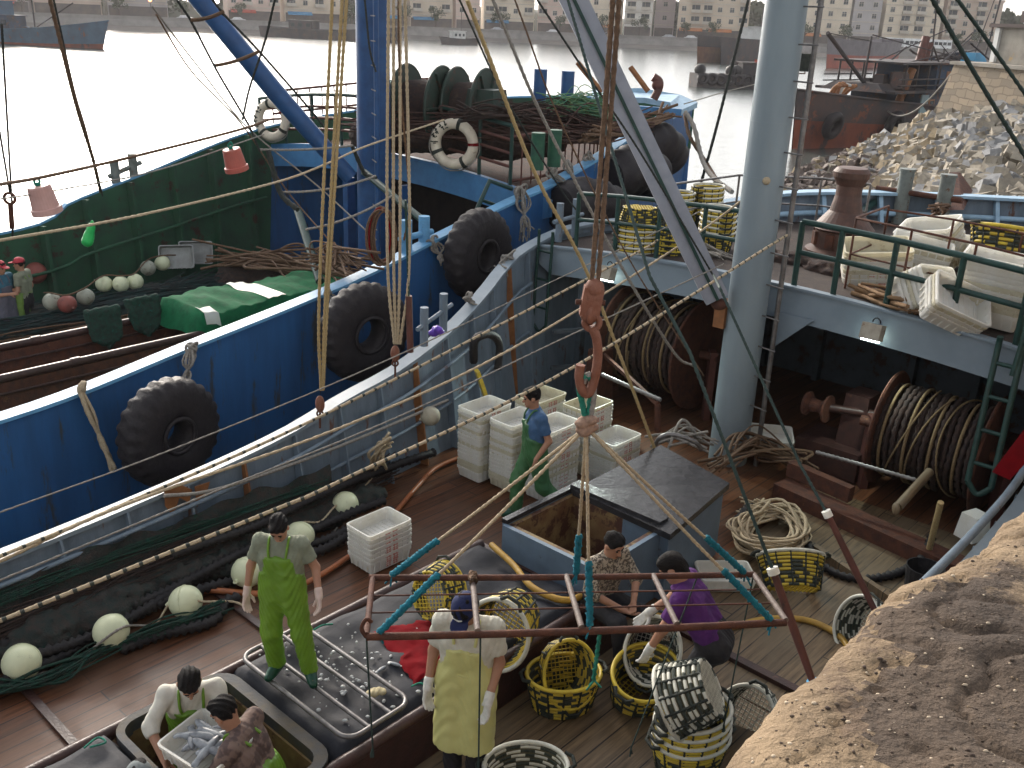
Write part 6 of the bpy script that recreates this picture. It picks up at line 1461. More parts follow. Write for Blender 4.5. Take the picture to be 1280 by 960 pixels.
ropeobj('hose', [G(868, 800, .04), G(915, 784, .04), G(960, 774, .04), G(1010, 776, .04), G(1052, 798, .04), G(1066, 835, .04), G(1050, 870, .04)], .034, m_hosey, 'yellow brown hose lying in an arc on the pale planks at right', 'hose', strands_=False)
strands('rope_coil', [G(935, 640, .1), G(985, 650, .12), G(1000, 680, .1), G(950, 690, .12), G(925, 665, .1), G(960, 640, .1)], .09, 26, .018, m_rope, 'heap of tan rope coiled on the deck by the mast foot', 'rope', 41, .08)
discrope([G(915, 660, .12), G(940, 632, .16), G(980, 640, .16), G(1005, 668, .1), G(1020, 700, .06), G(1060, 722, .05), G(1110, 720, .05), G(1150, 700, .1), G(1165, 670, .25)], .055, 'dark disc footrope running round the tan rope heap to the right', 8)
strands('rope_coil', [G(900, 590, .3), G(935, 560, .4), G(975, 575, .2), G(1000, 590, .2)], .12, 20, .02, m_rope_b, 'brown rope tangle between the mast and the right drum', 'rope', 42, .12)
strands('rope_coil', [G(822, 560, .6), G(850, 545, .7), G(885, 560, .6)], .08, 14, .018, m_rope_g, 'rope and hoses tangled behind the black lid', 'rope', 43, .1)
ropeobj('steel_hoop', [G(816, 572, .5), G(822, 550, .9), G(840, 543, 1.0), G(868, 552, .95), G(876, 562, .8)], .03, m_steel, 'bent steel hoop standing behind the black lid', 'hoop', strands_=False)
strands('rope_coil', [G(1080, 372, 2.5), G(1110, 380, 2.5), G(1140, 392, 2.5)], .13, 18, .03, mat('tan_canvas', (.24, .15, .08), (.17, .10, .055), 6, .9, bump=.5), 'tan hawser coils under the leaning crates on the platform', 'rope', 44, .08)
strands('net_rope', [L(-8.6, 12.3, 2.45), L(-7.6, 12.6, 2.5), L(-7.0, 12.5, 2.5)], .12, 14, .02, m_rope_g, 'grey rope scraps on the platform near the twin posts', 'rope', 45, .05)
heap('net_pile', [L(-6.6, 13.2, 2.5), L(-5.4, 13.0, 2.5)], .22, m_netbr, 'brown net scraps round the capstan foot', seed=46, h=.04, wob=.03)
strands('rope_coil', [G(1172, 268, 3.1), G(1180, 262, 3.1), G(1170, 275, 2.9)], .06, 10, .022, m_rope_b, 'brown rope wound round the right hand bitt', 'rope', 47, .1)
strands('net_rope', [G(470, 590, .3), G(475, 575, .6), G(486, 560, .8)], .05, 12, .018, m_rope, 'pale rope bundle hanging on the side pipe above the floats', 'rope', 48, .1)
ropeobj('side_rope', [PS(205, 620, -8.55), PS(270, 612, -8.5), PS(380, 575, -8.5), PS(480, 535, -8.5), PS(560, 500, -8.5)], .02, m_rope_g, 'grey rope slung along the inside of the bulwark', strands_=False)
ropeobj('tube_loop', [PS(592, 452, -8.8), PS(594, 425, -8.7), PS(612, 418, -8.7), PS(624, 430, -8.7), PS(622, 462, -8.7)], .06, m_black, 'black rubber loop hung on the bulwark stringer', 'rubber loop', strands_=False)

# ---------------------------------------------------------------- things on the hatch cover
RZ = CZ+.1
def rack():
    t = thing('tube_rack', 'grey tubular rack with rounded ends lying on the dark tarpaulin', 'rack', L(-5.4, 3.95, RZ), -HD)
    mb = MB(); P_ = [Vector((x, y, .05)) for x, y in rrect(-.72, -.34, .72, .30, .12, 5)]; mb.tube(P_, .02, 8, closed=True); mb.build('rim_tube', m_steel, t)
    for k in (-.13, .09): mb = MB(); mb.tube([(-.72, k, .05), (.72, k, .05)], .018, 8); mb.build('cross_tube', m_steel, t)
rack()
r_ = random.Random(9); mb = MB()
for k in range(150):
    p = L(-5.4+r_.gauss(0, .4), 4.1+r_.gauss(0, .3), RZ+.0); p.z = CZ+.085+.01*r_.random(); 
    if not (3.6 < p.dot(AV) < 5.1 and -6.1 < p.dot(SV) < -4.75): continue
    mb.sphere(p, r_.choice((.008, .012, .018)), 6, 4, sc=(r_.uniform(.6, 1.5), r_.uniform(.6, 1.5), .5))
tag(mb.build('ice_scraps', mat('ice', (.5, .52, .52), (.35, .36, .36), 20, .3)), 'pale scraps of ice and fish scattered over the rack', 'ice scraps', kind='stuff')
s_ = SDF(); c = G(470, 865, RZ+.05)
for k in range(5): s_.ell(c+Vector((.04*math.cos(k), .03*math.sin(k*1.3), 0)), (.045, .03, .02), None, .02)
tag(sdf_obj(s_, 'work_glove', mat('cream_glove', (.42, .36, .22), None, 20, .9), None, .008, .004), 'cream glove lying on the edge of the rack', 'glove')
for px, py, rz_, lb in ((477, 838, .9, 'small fish on the dark tarpaulin beside the rack'), (494, 832, -.4, 'smaller silver fish right of the other on the tarpaulin')):
    s_ = SDF(); s_.ell((0, 0, .015), (.055, .018, .014), None, .01); s_.ell((-.06, 0, .012), (.015, .02, .004), None, .01); o = sdf_obj(s_, 'fish', mat('fish_silver', (.25, .27, .29), (.12, .13, .15), 12, .3), None, .006); o.matrix_basis = T(G(px, py, CZ+.075), math.degrees(rz_)); tag(o, lb, 'fish')
cv = []
for j in range(25):
    ring = []
    for i in range(21):
        u, v = i/20, j/24; p = G(470, 785, CZ+.1).lerp(G(560, 765, CZ+.1), u).lerp(G(520, 850, CZ+.1).lerp(G(600, 830, CZ+.1), u), v); e = min(u, 1-u, v, 1-v)
        p.z = CZ+.085+.018*abs(hn(u*2.2, v*2.6+1))+.008*abs(hn(u*5, v*6))-(.02 if e < .04 else 0); p += Vector((.03*hn(v*4, 1), .03*hn(u*4, 3), 0)); ring.append(p)
    cv.append(ring)
mb = MB(); mb.loft(cv, smooth=True); tag(mb.build('red_tarpaulin', m_tarpr), 'crumpled red tarpaulin on the hatch cover behind the aproned man', 'tarpaulin')
ropeobj('twine', [G(514, 858, RZ), G(524, 854, RZ+.02), G(536, 856, RZ+.01), G(544, 850, RZ), G(530, 860, RZ)], .008, m_tealg, 'scrap of green twine on the coaming near the rack', 'twine', strands_=False)
ropeobj('twine', [G(388, 790, RZ), G(402, 782, RZ+.01), G(416, 780, RZ)], .008, m_tealg, 'scrap of green twine behind the standing man', 'twine', strands_=False)
ropeobj('twine', [G(105, 935, RZ), G(122, 922, RZ+.01), G(132, 928, RZ), G(112, 934, RZ)], .008, m_tealg, 'scrap of green twine on the left hatch cover', 'twine', strands_=False)
tag((lambda mb: (mb.tube([G(1158, 700, .02), PA(1176, 628, 10.3)], .035, 8), mb.build('wooden_pole', m_rope_y))[1])(MB()), 'yellow wooden pole standing at the right of the deck', 'pole')
tag((lambda mb: (mb.lathe([(0, 0), (.17, 0), (.2, .34), (.19, .34), (.16, .03)], G(1150, 742, .0), 20), mb.build('bucket', m_black))[1])(MB()), 'black bucket under the starboard rail at right', 'bucket')
tag((lambda mb: (mb.slab([PA(1240, 590, 10.6), PA(1262, 600, 10.6), PA(1300, 560, 10.6), PA(1300, 510, 10.6)], .03, up=tuple(-AV)), mb.build('red_board', m_tarpr))[1])(MB()), 'red board with a white edge at the right margin', 'board')
tag((lambda mb: (mb.box(L(-2.55, 11.0, .45), (.3, .25, .3), rz=.5, taper=.8), mb.build('white_container', m_white))[1])(MB()), 'dirty white plastic container under the red board', 'container')

# ---------------------------------------------------------------- hanging spreader frame, hook and slings
FZ = 2.0
cFL, cFR, cNL, cNR = [G(x, y, FZ) for x, y in ((466, 722), (942, 718), (458, 796), (982, 778))]
t = thing('spreader_frame', 'rusty pipe lifting frame hanging level over the deck', 'lifting frame', (cFL+cNR)/2)
def fr(nm, m, fn): mb = MB(); fn(mb); return mb.build(nm, m, t, world=True)
fr('long_bar', m_rust, lambda mb: mb.tube(sag(cFL-(cFR-cFL)*.01, cFR, .01), .023, 10)); fr('long_bar', m_rust, lambda mb: mb.tube(sag(cNL, cNR, .015), .026, 10))
for f_ in (0, .255, .5, .73, 1.0):
    fr('cross_bar', m_rust if f_ == 0 else mat('worn_bar', (.17, .13, .11), (.10, .07, .06), 20, .6, bump=.3), lambda mb: mb.tube([cFL.lerp(cFR, f_), cNL.lerp(cNR, f_)+ZV*.015], .021, 8))
for f_ in (.33, .62): fr('cross_wire', m_rust, lambda mb: mb.tube([cFL.lerp(cNL, f_), cFR.lerp(cNR, f_)], .006, 6))
fr('end_hook', m_rust, lambda mb: mb.tube(smoothpts([cNL, cNL+Vector((-.03, 0, .06)), cNL+Vector((0, 0, .13)), cNL+Vector((.03, .02, .1))], 5), .014, 6))
kn = G(733, 534, 3.05); kn = Vector(((cFL+cNR).x/2*0+kn.x, kn.y, kn.z))
mid = (cFL+cFR+cNL+cNR)/4
def knpos():
    d = ray(733, 534); k_ = ((mid.y)/d.y); return CAM+d*k_
kn = knpos()
SL = 'slings of the hanging frame'
def lash(a, b, f0, f1, label, m=m_teal, r=.028):
    a = Vector(a); b = Vector(b); P_ = [a.lerp(b, f0+(f1-f0)*k/26)+Vector((.004*math.sin(k*2), .004*math.cos(k*3), 0)) for k in range(27)]
    mb = MB(); mb.tube(P_, [r*(1 if k % 2 else .78) for k in range(27)], 7, twist=.6)
    for k in range(4): mb.tube([P_[-1], P_[-1]+Vector((random.uniform(-.05, .05), random.uniform(-.05, .05), -random.uniform(.03, .09)))], .007, 5)
    return tag(mb.build('rope_lashing', m), label, 'rope lashing', 'teal lashings of the slings')
cs = [(cFL.lerp(cFR, .04), 'sling from the knot to the far left of the frame', .73), (cNL.lerp(cNR, .02), 'sling from the knot to the near left of the frame', .70), (cFR.lerp(cFL, .02), 'sling from the knot to the far right of the frame', .72), (cNR.lerp(cNL, .03), 'sling from the knot to the near right of the frame', .72), (cFL.lerp(cFR, .525), 'sling from the knot to the middle of the far bar', .70), (cNL.lerp(cNR, .52), 'sling from the knot to the middle of the near bar', .66)]
for e, lb, f_ in cs:
    ropeobj('sling_rope', [kn, kn.lerp(e, .5)-ZV*.01, e], .013, m_rope, lb, group=SL, k=10); lash(kn, e, f_, .985, 'teal '+lb.replace('sling from the knot to', 'lashing at'))
s_ = SDF(); 
for k in range(9): s_.ell(kn+Vector((random.uniform(-.05, .05), random.uniform(-.04, .04), random.uniform(-.03, .06))), (.045, .035, .03), None, .015)
tag(sdf_obj(s_, 'rope_knot', mat('pinkish_rope', (.34, .22, .16), (.22, .14, .10), 40, .9, bump=.6, bscale=90), None, .01, .004), 'big pinkish rope knot joining all the slings', 'knot')
hb0 = kn+ZV*.08
def Vh(px, py): return V(px, py, kn.y)
for k, (pts, lb) in enumerate((([(733, 530), (728, 505), (724, 485), (732, 470), (740, 478), (738, 500), (735, 528)], 'green stained rope loop between knot and hook, left strand'), ([(736, 528), (742, 500), (741, 478), (735, 468), (729, 480)], 'green stained rope loop between knot and hook, right strand'))):
    ropeobj('hook_loop', [Vh(*q)+Vector((0, .01*(i % 3), 0)) for i, q in enumerate(pts)], .022, m_tealg if k == 0 else m_rope_g, lb, group='rope loops on the hook')
t = thing('cargo_hook', 'rusty cargo hook and pulley block above the slings', 'hook', Vh(738, 470))
def hk(nm, m, fn): mb = MB(); fn(mb); return mb.build(nm, m, t, world=True)
sd3 = Vector((1, 0, 0)); 
hk('hook', m_hook, lambda mb: mb.tube(smoothpts([Vh(740, 408), Vh(746, 425), Vh(747, 450), Vh(742, 478), Vh(735, 492), Vh(727, 486), Vh(724, 470), Vh(726, 456)], 5), [.03]*10+[.036]*18+[.028]*8 if False else .03, 10))
hk('eye', m_hook, lambda mb: mb.torus(Vh(740, 403), .045, .02, M=facing((0, -1, 0)), n=20, m=8))
hk('shackle', m_hook, lambda mb: mb.torus(Vh(739, 392), .055, .018, M=facing((1, -.2, 0)), n=20, m=8))
hk('pulley_block', m_hook, lambda mb: (mb.bar(Vh(736, 394), Vh(743, 359), .12, .09, up=(0, 1, 0)), mb.sphere(Vh(743, 360), .06, 12, 8), mb.sphere(Vh(737, 392), .06, 12, 8)))
hk('sheave_pin', m_rust, lambda mb: mb.tube([Vh(738, 378)+Vector((-.09, 0, 0)), Vh(738, 378)+Vector((.09, 0, 0))], .018, 8))
topz = 13.
def up_from(p, dx=0): return Vector((p.x+dx, p.y, topz))
ropeobj('hoist_fall', [Vh(739, 360), up_from(Vh(739, 360), .04)], .017, m_rope_b, 'brown hoist rope rising from the hook block, left part', group='hoist ropes of the hook', smooth_=False)
ropeobj('hoist_fall', [Vh(747, 360), up_from(Vh(747, 360), .02)], .017, m_rope_b, 'brown hoist rope rising from the hook block, right part', group='hoist ropes of the hook', smooth_=False)
# thin tag lines with knots below the frame
for (a, px, py, lb) in ((cNL, 466, 935, 'thin tag line hanging from the left end of the frame'), (cNL.lerp(cNR, .262), 598, 965, 'thin tag line hanging in front of the yellow apron'), (cFR.lerp(cFL, .15), 789, 935, 'thin tag line hanging right of the open basket'), (cFR, 905, 905, 'thin tag line hanging from the right end of the frame')):
    e = V(px, py, a.y+.02); mb = MB(); mb.tube([a, a.lerp(e, .5), e], .0065, 5); 
    for k in range(5): mb.tube([e, e+Vector((random.uniform(-.02, .02), random.uniform(-.02, .02), -.07))], .006, 4)
    tag(mb.build('tag_line', m_rope_gr), lb, 'line', 'tag lines under the frame')
lash(cNL.lerp(cNR, .545), V(742, 850, cNL.lerp(cNR, .545).y), .0, 1., 'green knotted tail hanging under the middle of the frame', m_tealg, .016)
lash(cNL.lerp(cNR, .255)+ZV*.03, cFL.lerp(cFR, .255)+ZV*.02, .85, 1.0, 'brown rope lashing round the bar above the cap', m_rope_b, .035)
# red spars held by dark ropes
gR = 'red spars slung on green ropes'
def spar(a, b, ropes, lb, lb2):
    t = thing('red_spar', lb, 'spar', b, group=gR)
    mb = MB(); mb.tube([a, a.lerp(b, .5), b], [.028, .034, .026], 12); mb.build('shaft', m_rustred, t, world=True)
    mb = MB(); mb.tube([b.lerp(a, .06), b-(a-b)*.02], .045, 10); mb.build('blue_band', mat('blue_band', (.02, .22, .42), None, 8, .6), t, world=True)
    mb = MB(); mb.tube([a, a-(b-a)*.06], .045, 8); mb.build('pale_tip', m_white, t, world=True)
    ropeobj('spar_rope', ropes, .016, m_rope_gr, lb2, group='green ropes holding the red spars', smooth_=False)
sy = 6.3
spar(V(968, 718, sy), V(1018, 858, sy-.3), [V(968, 718, sy), V(862, 440, sy+.8), V(812, 345, sy+1.2), V(748, 130, sy+2.4), V(710, 0, sy+3)], 'long red spar hanging from the right end of the frame', 'green rope running from above down to the long red spar')
spar(V(1036, 646, sy+1.6), V(1098, 772, sy+1.3), [V(1036, 646, sy+1.6), V(1000, 580, sy+2), V(900, 360, sy+3.2), V(892, 344, 11.3)], 'red spar leaning at right above the pale basket', 'green rope running from the mast hinge to the right red spar')

# ---------------------------------------------------------------- running rigging
gRr = 'long ropes led to the mast of the grey boat'
def ext(qs):       # carry a rope on past the edge of the view
    P_ = [V(*q) for q in qs]
    if qs[0][0] < 0 or qs[0][1] < 0: P_ = [P_[0]+(P_[0]-P_[1]).normalized()*3.5] + P_
    if qs[-1][0] > 1280: P_.append(P_[-1]+(P_[-1]-P_[-2]).normalized()*3.)
    return P_
def rp(pts, r, m, lb, g=None, st=True, sg=0.): return ropeobj('rigging_rope', ext(pts), r, m, lb, 'rope', g, st, smooth_=len(pts) > 2)
mY2 = L(MS, MA, 0).y-.2

rp([(-40, 720, 6.1), (161, 629, 7.0), (430, 533, 8.6), (640, 436, 10.2), (860, 300, 12.6), (958, 226, mY2)], .016, m_rope, 'pale rope ending in the knot high on the mast', gRr)
def whipped(qs, r, lb, every=4, step=.03):
    P_ = resample(ext(qs), step); mb = MB(); mb.tube(P_, [r*(1.12 if i % every == 0 else 1-.12*(i % 2)) for i in range(len(P_))], 7)
    for i in range(len(P_)-1):
        if i % every == 0:
            for k in range(7): mb.mi[i*7+k] = 1
    return tag(mb.build('rigging_rope', [m_rope, m_blk]), lb, 'rope', gRr)
whipped([(-40, 792, 5.6), (336, 640, 6.9), (430, 599, 7.3), (715, 460, 9.4), (985, 293, 12.1)], .017, 'dark whipped rope, lowest of the three, tied to the rail right of the mast')
mb = MB(); mb.sphere(V(958, 226, mY2-.05), .05); mb.tube(smoothpts([V(960, 226, mY2), V(968, 240, mY2+.1), V(962, 330, mY2+.1)], 5), .018, 6); tag(mb.build('rope_knot', m_rope), 'tan rope knot tied high on the mast', 'knot')
whipped([(-40, 712, 6.0), (134, 639, 6.9), (430, 506, 8.6), (788, 320, 12), (822, 300, 12.4)], .015, 'spotted rope, upper of the two led along the grey rail', 5)
rp([(-40, 742, 6.0), (250, 622, 7.2), (500, 520, 8.9), (700, 425, 10.6), (905, 330, 11.9)], .010, m_rope_g, 'thin grey line running between the lower long ropes to the boom foot', gRr)
rp([(-40, 655, 7.2), (220, 560, 8.6), (480, 452, 10.4), (690, 352, 12), (880, 262, 12.4)], .009, m_rope_g, 'thin grey line above the grey rail, crossing the tackles', gRr)
rp([(640, -10, 9.5), (700, 150, 10), (790, 330, 10.8), (880, 470, 11.4)], .010, m_rope_b, 'thin brown line fanning from the top centre down to the mast foot')
# tackles hanging over the rail
def tackle(pxs_, yb, y, m, lb, blk):
    for i, (px, top) in enumerate(pxs_): 
        rp([(top, -60, y), (px, yb-120, y), (blk[0]+(px-blk[0])*.25, yb, y)], .02, m, f'{["left", "second", "third", "right"][i]} fall of the {lb}', 'falls of the '+lb)
tackle([(399, 418), (410, 437), (407, 431)], 488, 10.4, m_rope_y, 'straw coloured tackle left of the blue mast', (402, 495))
tackle([(484, 486), (492, 492), (500, 500), (512, 505)], 430, 11.0, m_rope, 'pale tackle hanging in front of the blue mast', (496, 440))
for px, py, y, lb in ((400, 505, 10.35, 'small rusty pulley block of the straw coloured tackle'), (494, 442, 11.0, 'rusty pulley block of the pale tackle on the rail')):
    t = thing('pulley_block', lb, 'pulley', V(px, py+14, y)); mb = MB(); mb.sphere(V(px, py, y), .07, 12, 8, sc=(.8, .6, 1.5)); mb.build('shell', m_hook, t, world=True)
    mb = MB(); mb.tube([V(px, py+8, y), V(px, py+30, y)], .014, 6); mb.torus(V(px, py+12, y), .035, .012, M=facing((0, -1, 0)), n=14, m=6); mb.build('shackle', m_rust, t, world=True)
t = thing('red_turnbuckle', 'red painted bottle screw on the grey rail beside the pale tackle', 'bottle screw', V(511, 440, 11.0)); mb = MB(); mb.tube([V(511, 370, 11), V(513, 440, 11)], .04, 10); mb.build('body', m_rustred, t, world=True); mb = MB(); mb.tube([V(507, 250, 11), V(511, 372, 11)], .015, 6); mb.build('wire', m_dgreen, t, world=True)
# diagonal ropes in front of the boom
rp([(584, 0, 9.), (668, 215, 9.6), (738, 350, 10.2), (820, 565, 10.6)], .022, m_rope_y, 'thick straw rope slanting from the top to the black lid')
rp([(612, -10, 10), (680, 150, 10.3), (775, 330, 10.8), (842, 440, 11.4), (868, 458, 11.6)], .02, m_rope_g, 'grey brown rope slanting behind the hook toward the left drum')
rp([(570, -10, 14), (628, 115, 14.4), (700, 235, 15), (720, 262, 15)], .016, m_rope_d, 'dark wire slanting across the pale water to the platform rail')
rp([(665, -10, 11), (735, 95, 11.3), (800, 190, 11.6), (892, 345, 12)], .014, m_rope_d, 'black wire slanting across the grey boom')
rp([(938, -10, 20), (898, 150, 20), (876, 230, 20)], .035, m_rope_d, 'dark stay with a bottle screw left of the mast top')
rp([(857, 140, 21.5), (868, 160, 21), (878, 200, 20), (892, 222, 18.5), (915, 240, 17.5)], .055, m_rope_g, 'heavy mooring hawser led from the blue bow to the grey platform', 'mooring hawsers at the bow')
rp([(856, 142, 21.6), (862, 170, 21), (884, 205, 20), (900, 232, 18.0)], .045, m_rope_b, 'second thinner mooring hawser beside the heavy one', 'mooring hawsers at the bow')
rp([(855, 130, 21.8), (910, 114, 25), (985, 95, 32)], .014, m_rope_g, 'thin line from the blue bow toward the wreck')
rp([(1160, -10, 6.), (1222, 98, 6.3), (1290, 210, 6.6)], .016, m_rope_gr, 'dark green wire crossing the stones, left one', 'dark wires crossing the top right corner')
rp([(1190, -10, 6.), (1230, 45, 6.2), (1290, 130, 6.4)], .013, m_rope_gr, 'dark green wire crossing the pier building, right one', 'dark wires crossing the top right corner')
rp([(60, -10, 12), (95, 130, 12.6), (115, 195, 13.3), (126, 240, 14)], .028, m_rope_b, 'brown worn rope with splices dropping to the green bulwark')
rp([(65, -10, 12.1), (92, 110, 12.5), (108, 165, 13), (128, 245, 14)], .014, m_rope_d, 'dark wire twisted beside the brown worn rope')
rp([(-8, 120, 10), (8, 215, 10.5), (12, 240, 10.7)], .014, m_rope_d, 'thin dark wire at the left edge, left one', 'thin wires at the left edge')
rp([(2, 30, 10), (14, 240, 10.7), (16, 300, 11)], .014, m_rope_d, 'thin dark wire at the left edge, right one', 'thin wires at the left edge')
t = thing('wire_shackle', 'dark shackles joining the thin wires at the left edge', 'shackle', V(14, 285, 10.8)); mb = MB(); mb.torus(V(12, 248, 10.7), .06, .018, M=facing((0, -1, 0)), n=16, m=6); mb.build('ring', m_rust, t, world=True); mb = MB(); mb.bar(V(13, 255, 10.7), V(15, 285, 10.8), .05, .04); mb.build('bottle_screw', m_rust, t, world=True)
rp([(-20, 234, 9), (60, 220, 10.5), (170, 195, 12), (300, 162, 14), (335, 150, 15)], .022, m_rope_b, 'brown line that carries the two hanging buckets')
rp([(-20, 252, 9.6), (70, 238, 11), (200, 212, 12.6), (330, 168, 15)], .011, m_rope_g, 'thin grey line under the one with the buckets')
rp([(-20, 304, 8.6), (170, 270, 10.5), (345, 228, 13), (410, 204, 14.2), (460, 182, 15.4), (555, 150, 17)], .018, m_rope, 'pale rope crossing the green bulwark to the blue platform')
rp([(190, 8, 13), (245, 80, 14), (310, 160, 15.3), (400, 235, 15.6), (470, 300, 14.6)], .014, m_rope_g, 'thin grey stay from top left past the blue boom', 'thin stays at the blue boom')
rp([(195, 18, 13), (240, 90, 14), (302, 155, 15.3), (360, 240, 15.6), (420, 310, 14.6)], .014, m_rope_b, 'thin brown stay below the grey one at the blue boom', 'thin stays at the blue boom')
rp([(218, -5, 14), (238, 25, 14.2), (272, 90, 14.6), (310, 155, 15.2), (325, 190, 15.3)], .02, m_rope_d, 'left side rope of the rope ladder on the blue boom', 'side ropes of the rope ladder')
rp([(262, -5, 14.3), (278, 16, 14.4), (322, 62, 14.8), (380, 128, 15.6), (405, 158, 16)], .02, m_rope_d, 'right side rope of the rope ladder on the blue boom', 'side ropes of the rope ladder')
rp([(346, -10, 15), (330, 55, 15.2), (312, 110, 15.2), (303, 150, 15.2)], .02, m_rope_d, 'dark hoist wire with a hook beside the left lifebuoy')
for k, (a, b, lb) in enumerate((((238, 25, 14.2), (280, 14, 14.4), 'upper rope rung on the blue boom'), ((268, 82, 14.6), (324, 64, 14.8), 'middle rope rung on the blue boom'), ((325, 187, 15.3), (440, 182, 16.2), 'pale rope rung below the blue boom'), ((350, 240, 15.2), (470, 220, 15.8), 'pale double rope rung at mid height near the blue mast'), ((382, 287, 14.6), (490, 245, 15.4), 'pale knotted rope hanging in a curve by the blue mast'))):
    a = V(*a); b = V(*b); ropeobj('rope_rung', sag(a, b, .03+.05*(k > 2), 8), .03 if k < 2 else .022, m_rope_b if k < 2 else m_rope_g, lb, 'rope', 'rope rungs near the blue boom')
rp([(335, 188, 15.3), (350, 240, 15.2), (372, 262, 14.9)], .05, m_rope_d, 'dark served rope leading down to the green brace')
rp([(440, 182, 16.4), (455, 215, 16.6), (470, 222, 16.4)], .04, m_rope_d, 'dark served rope at the head of the right green brace')
rp([(505, 300, 11.3), (512, 250, 11.2), (500, 100, 11), (498, -10, 11)], .014, m_rope_b, 'brown wire close to the pale tackle')
rp([(455, -10, 17), (462, 60, 17), (470, 90, 17)], .02, m_rope_d, 'dark wire with a green lamp end beside the blue mast')
rp([(768, -10, 11.3), (757, 150, 11.4), (742, 300, 11.5)], .018, m_rope_b, 'rust coloured wire just left of the platform posts')
# buckets and a green bottle hung on lines
def hang_bucket(px, py, y, m, lb, tilt):
    p = V(px, py, y); t = thing('hanging_bucket', lb, 'bucket', p, 0, 'plastic buckets hanging on a line'); t.rotation_euler = (rad(8), rad(tilt), 0)
    mb = MB(); mb.lathe([(.0, .0), (.12, 0), (.155, -.02), (.165, -.06), (.145, -.075), (.125, -.30), (0, -.31)][::-1] if False else [(0, 0), (.115, 0), (.125, -.02), (.145, -.24), (.165, -.25), (.165, -.31), (.15, -.315), (0, -.3)], (0, 0, 0), 28); mb.smooth = True
    mb.build('shell', m, t); mb = MB(); mb.tube(smoothpts([(-.02, 0, 0), (-.03, 0, .05), (.02, 0, .09), (.03, 0, .03)], 4), .014, 6); mb.sphere((0, 0, .01), .03, 8, 6); mb.build('knot', m_tealg, t)
hang_bucket(48, 232, 10.6, mat('pink_bucket', (.50, .30, .27), (.40, .23, .2), 4, .5, c3=(.35, .12, .1), c3t=.6, c3s=5), 'faded pink bucket hanging upside down at the left', -8)
hang_bucket(289, 186, 13.6, mat('red_bucket', (.40, .10, .075), (.30, .08, .06), 4, .5), 'red bucket hanging upside down beside the green bulwark', -10)
s_ = SDF(); c = V(112, 292, 13.2); s_.cone(c-Vector((.04, 0, .1)), c+Vector((.04, 0, .1)), .085, .05, .02); s_.cone(c+Vector((.04, 0, .1)), c+Vector((.06, 0, .17)), .03, .025, .02)
tag(sdf_obj(s_, 'green_bag', mat('bright_green', (.03, .42, .10), (.02, .32, .08), 10, .4), None, .015, .006), 'bright green plastic bag tied to the green bulwark', 'bag')
s_ = SDF(); c = V(545, 415, 11.3)
for k in range(5): s_.ell(c+Vector((.05*math.cos(k*1.3), .03*math.sin(k), .04*math.sin(k*2))), (.06, .04, .04), None, .02)
tag(sdf_obj(s_, 'purple_bag', mat('purple_plastic', (.14, .06, .45), (.10, .05, .35), 10, .4), None, .014, .006), 'small purple plastic bag between the two grey posts', 'bag')
t = thing('deck_lamp', 'dangling dark lamp cluster right of the mast top', 'lamp', V(1003, 85, 13.3)); mb = MB(); mb.box(V(1003, 78, 13.3), (.18, .14, .22)); mb.build('housing', m_blk, t, world=True); mb = MB(); mb.tube([V(992, 92, 13.3), V(1006, 92, 13.3), V(1008, 76, 13.3)], .01, 6); mb.build('bracket', m_rust, t, world=True)
# ---------------------------------------------------------------- people
m_skin = mat('skin', (.36, .19, .12), (.32, .16, .10), 8, .55)
m_skind = mat('skin_tanned', (.27, .14, .085), (.23, .115, .07), 8, .55)
m_hair = mat('black_hair', (.008, .007, .007), (.014, .011, .010), 30, .7, bump=.8, bscale=90, spec=.15)
m_glovet = mat('clear_glove', (.55, .42, .36), (.48, .36, .31), 20, .3)
m_glovew = mat('white_glove', (.62, .61, .56), (.5, .49, .44), 25, .85)
m_bootg = mat('green_boot', (.01, .06, .035), None, 9, .3)
m_booty = mat('yellow_boot', (.32, .20, .06), (.22, .14, .05), 9, .5)
m_eye = mat('eye_dark', (.02, .015, .012), None, 5, .3)
def cloth(name, c, c2=None, rough=.85, pat=None, **k): return mat(name, c, c2, k.pop('scale', 14), rough, bump=.35, bscale=k.pop('bscale', 26), **k)
m_tee = cloth('sage_tshirt', (.20, .215, .155), (.16, .175, .125))
m_bibg = cloth('green_overalls', (.13, .25, .022), (.105, .205, .02), .4, scale=3, bscale=9)
m_bibd = cloth('dark_green_apron', (.045, .13, .05), (.035, .10, .04), .45, scale=3, bscale=9)
m_tw = cloth('white_tshirt', (.52, .50, .42), (.44, .42, .34))
m_apy = cloth('yellow_apron', (.52, .50, .20), (.46, .44, .17), .4, scale=3, bscale=9)
m_tblue = cloth('blue_tshirt', (.05, .11, .22), (.04, .09, .18))
m_print = mat('patterned_shirt', (.36, .31, .24), (.085, .07, .055), 38, .85, bump=.3, bscale=30, lo=.47, hi=.53, detail=3)
m_plaid = mat('brown_checked_jacket', (.17, .115, .095), (.09, .06, .055), 13, .85, bump=.3, bscale=20, lo=.46, hi=.56, detail=2)
m_purple = cloth('purple_shirt', (.085, .018, .13), (.06, .014, .10))
m_trd = cloth('dark_trousers', (.018, .018, .022), (.03, .028, .03))
m_navy = cloth('navy_cap', (.012, .02, .08), None, .8)
m_redcap = cloth('red_cap', (.42, .045, .06), None, .8)
m_greycap = cloth('grey_cap', (.16, .18, .18), (.11, .12, .12))
m_greyap = cloth('grey_apron', (.10, .10, .13), (.08, .08, .10), .6)
m_whites = cloth('white_shirt', (.56, .54, .47), (.48, .46, .40))
def npv(*a): return np.array(a, float)
def nrmz(v): v = np.array(v, float); return v/(np.linalg.norm(v)+1e-9)
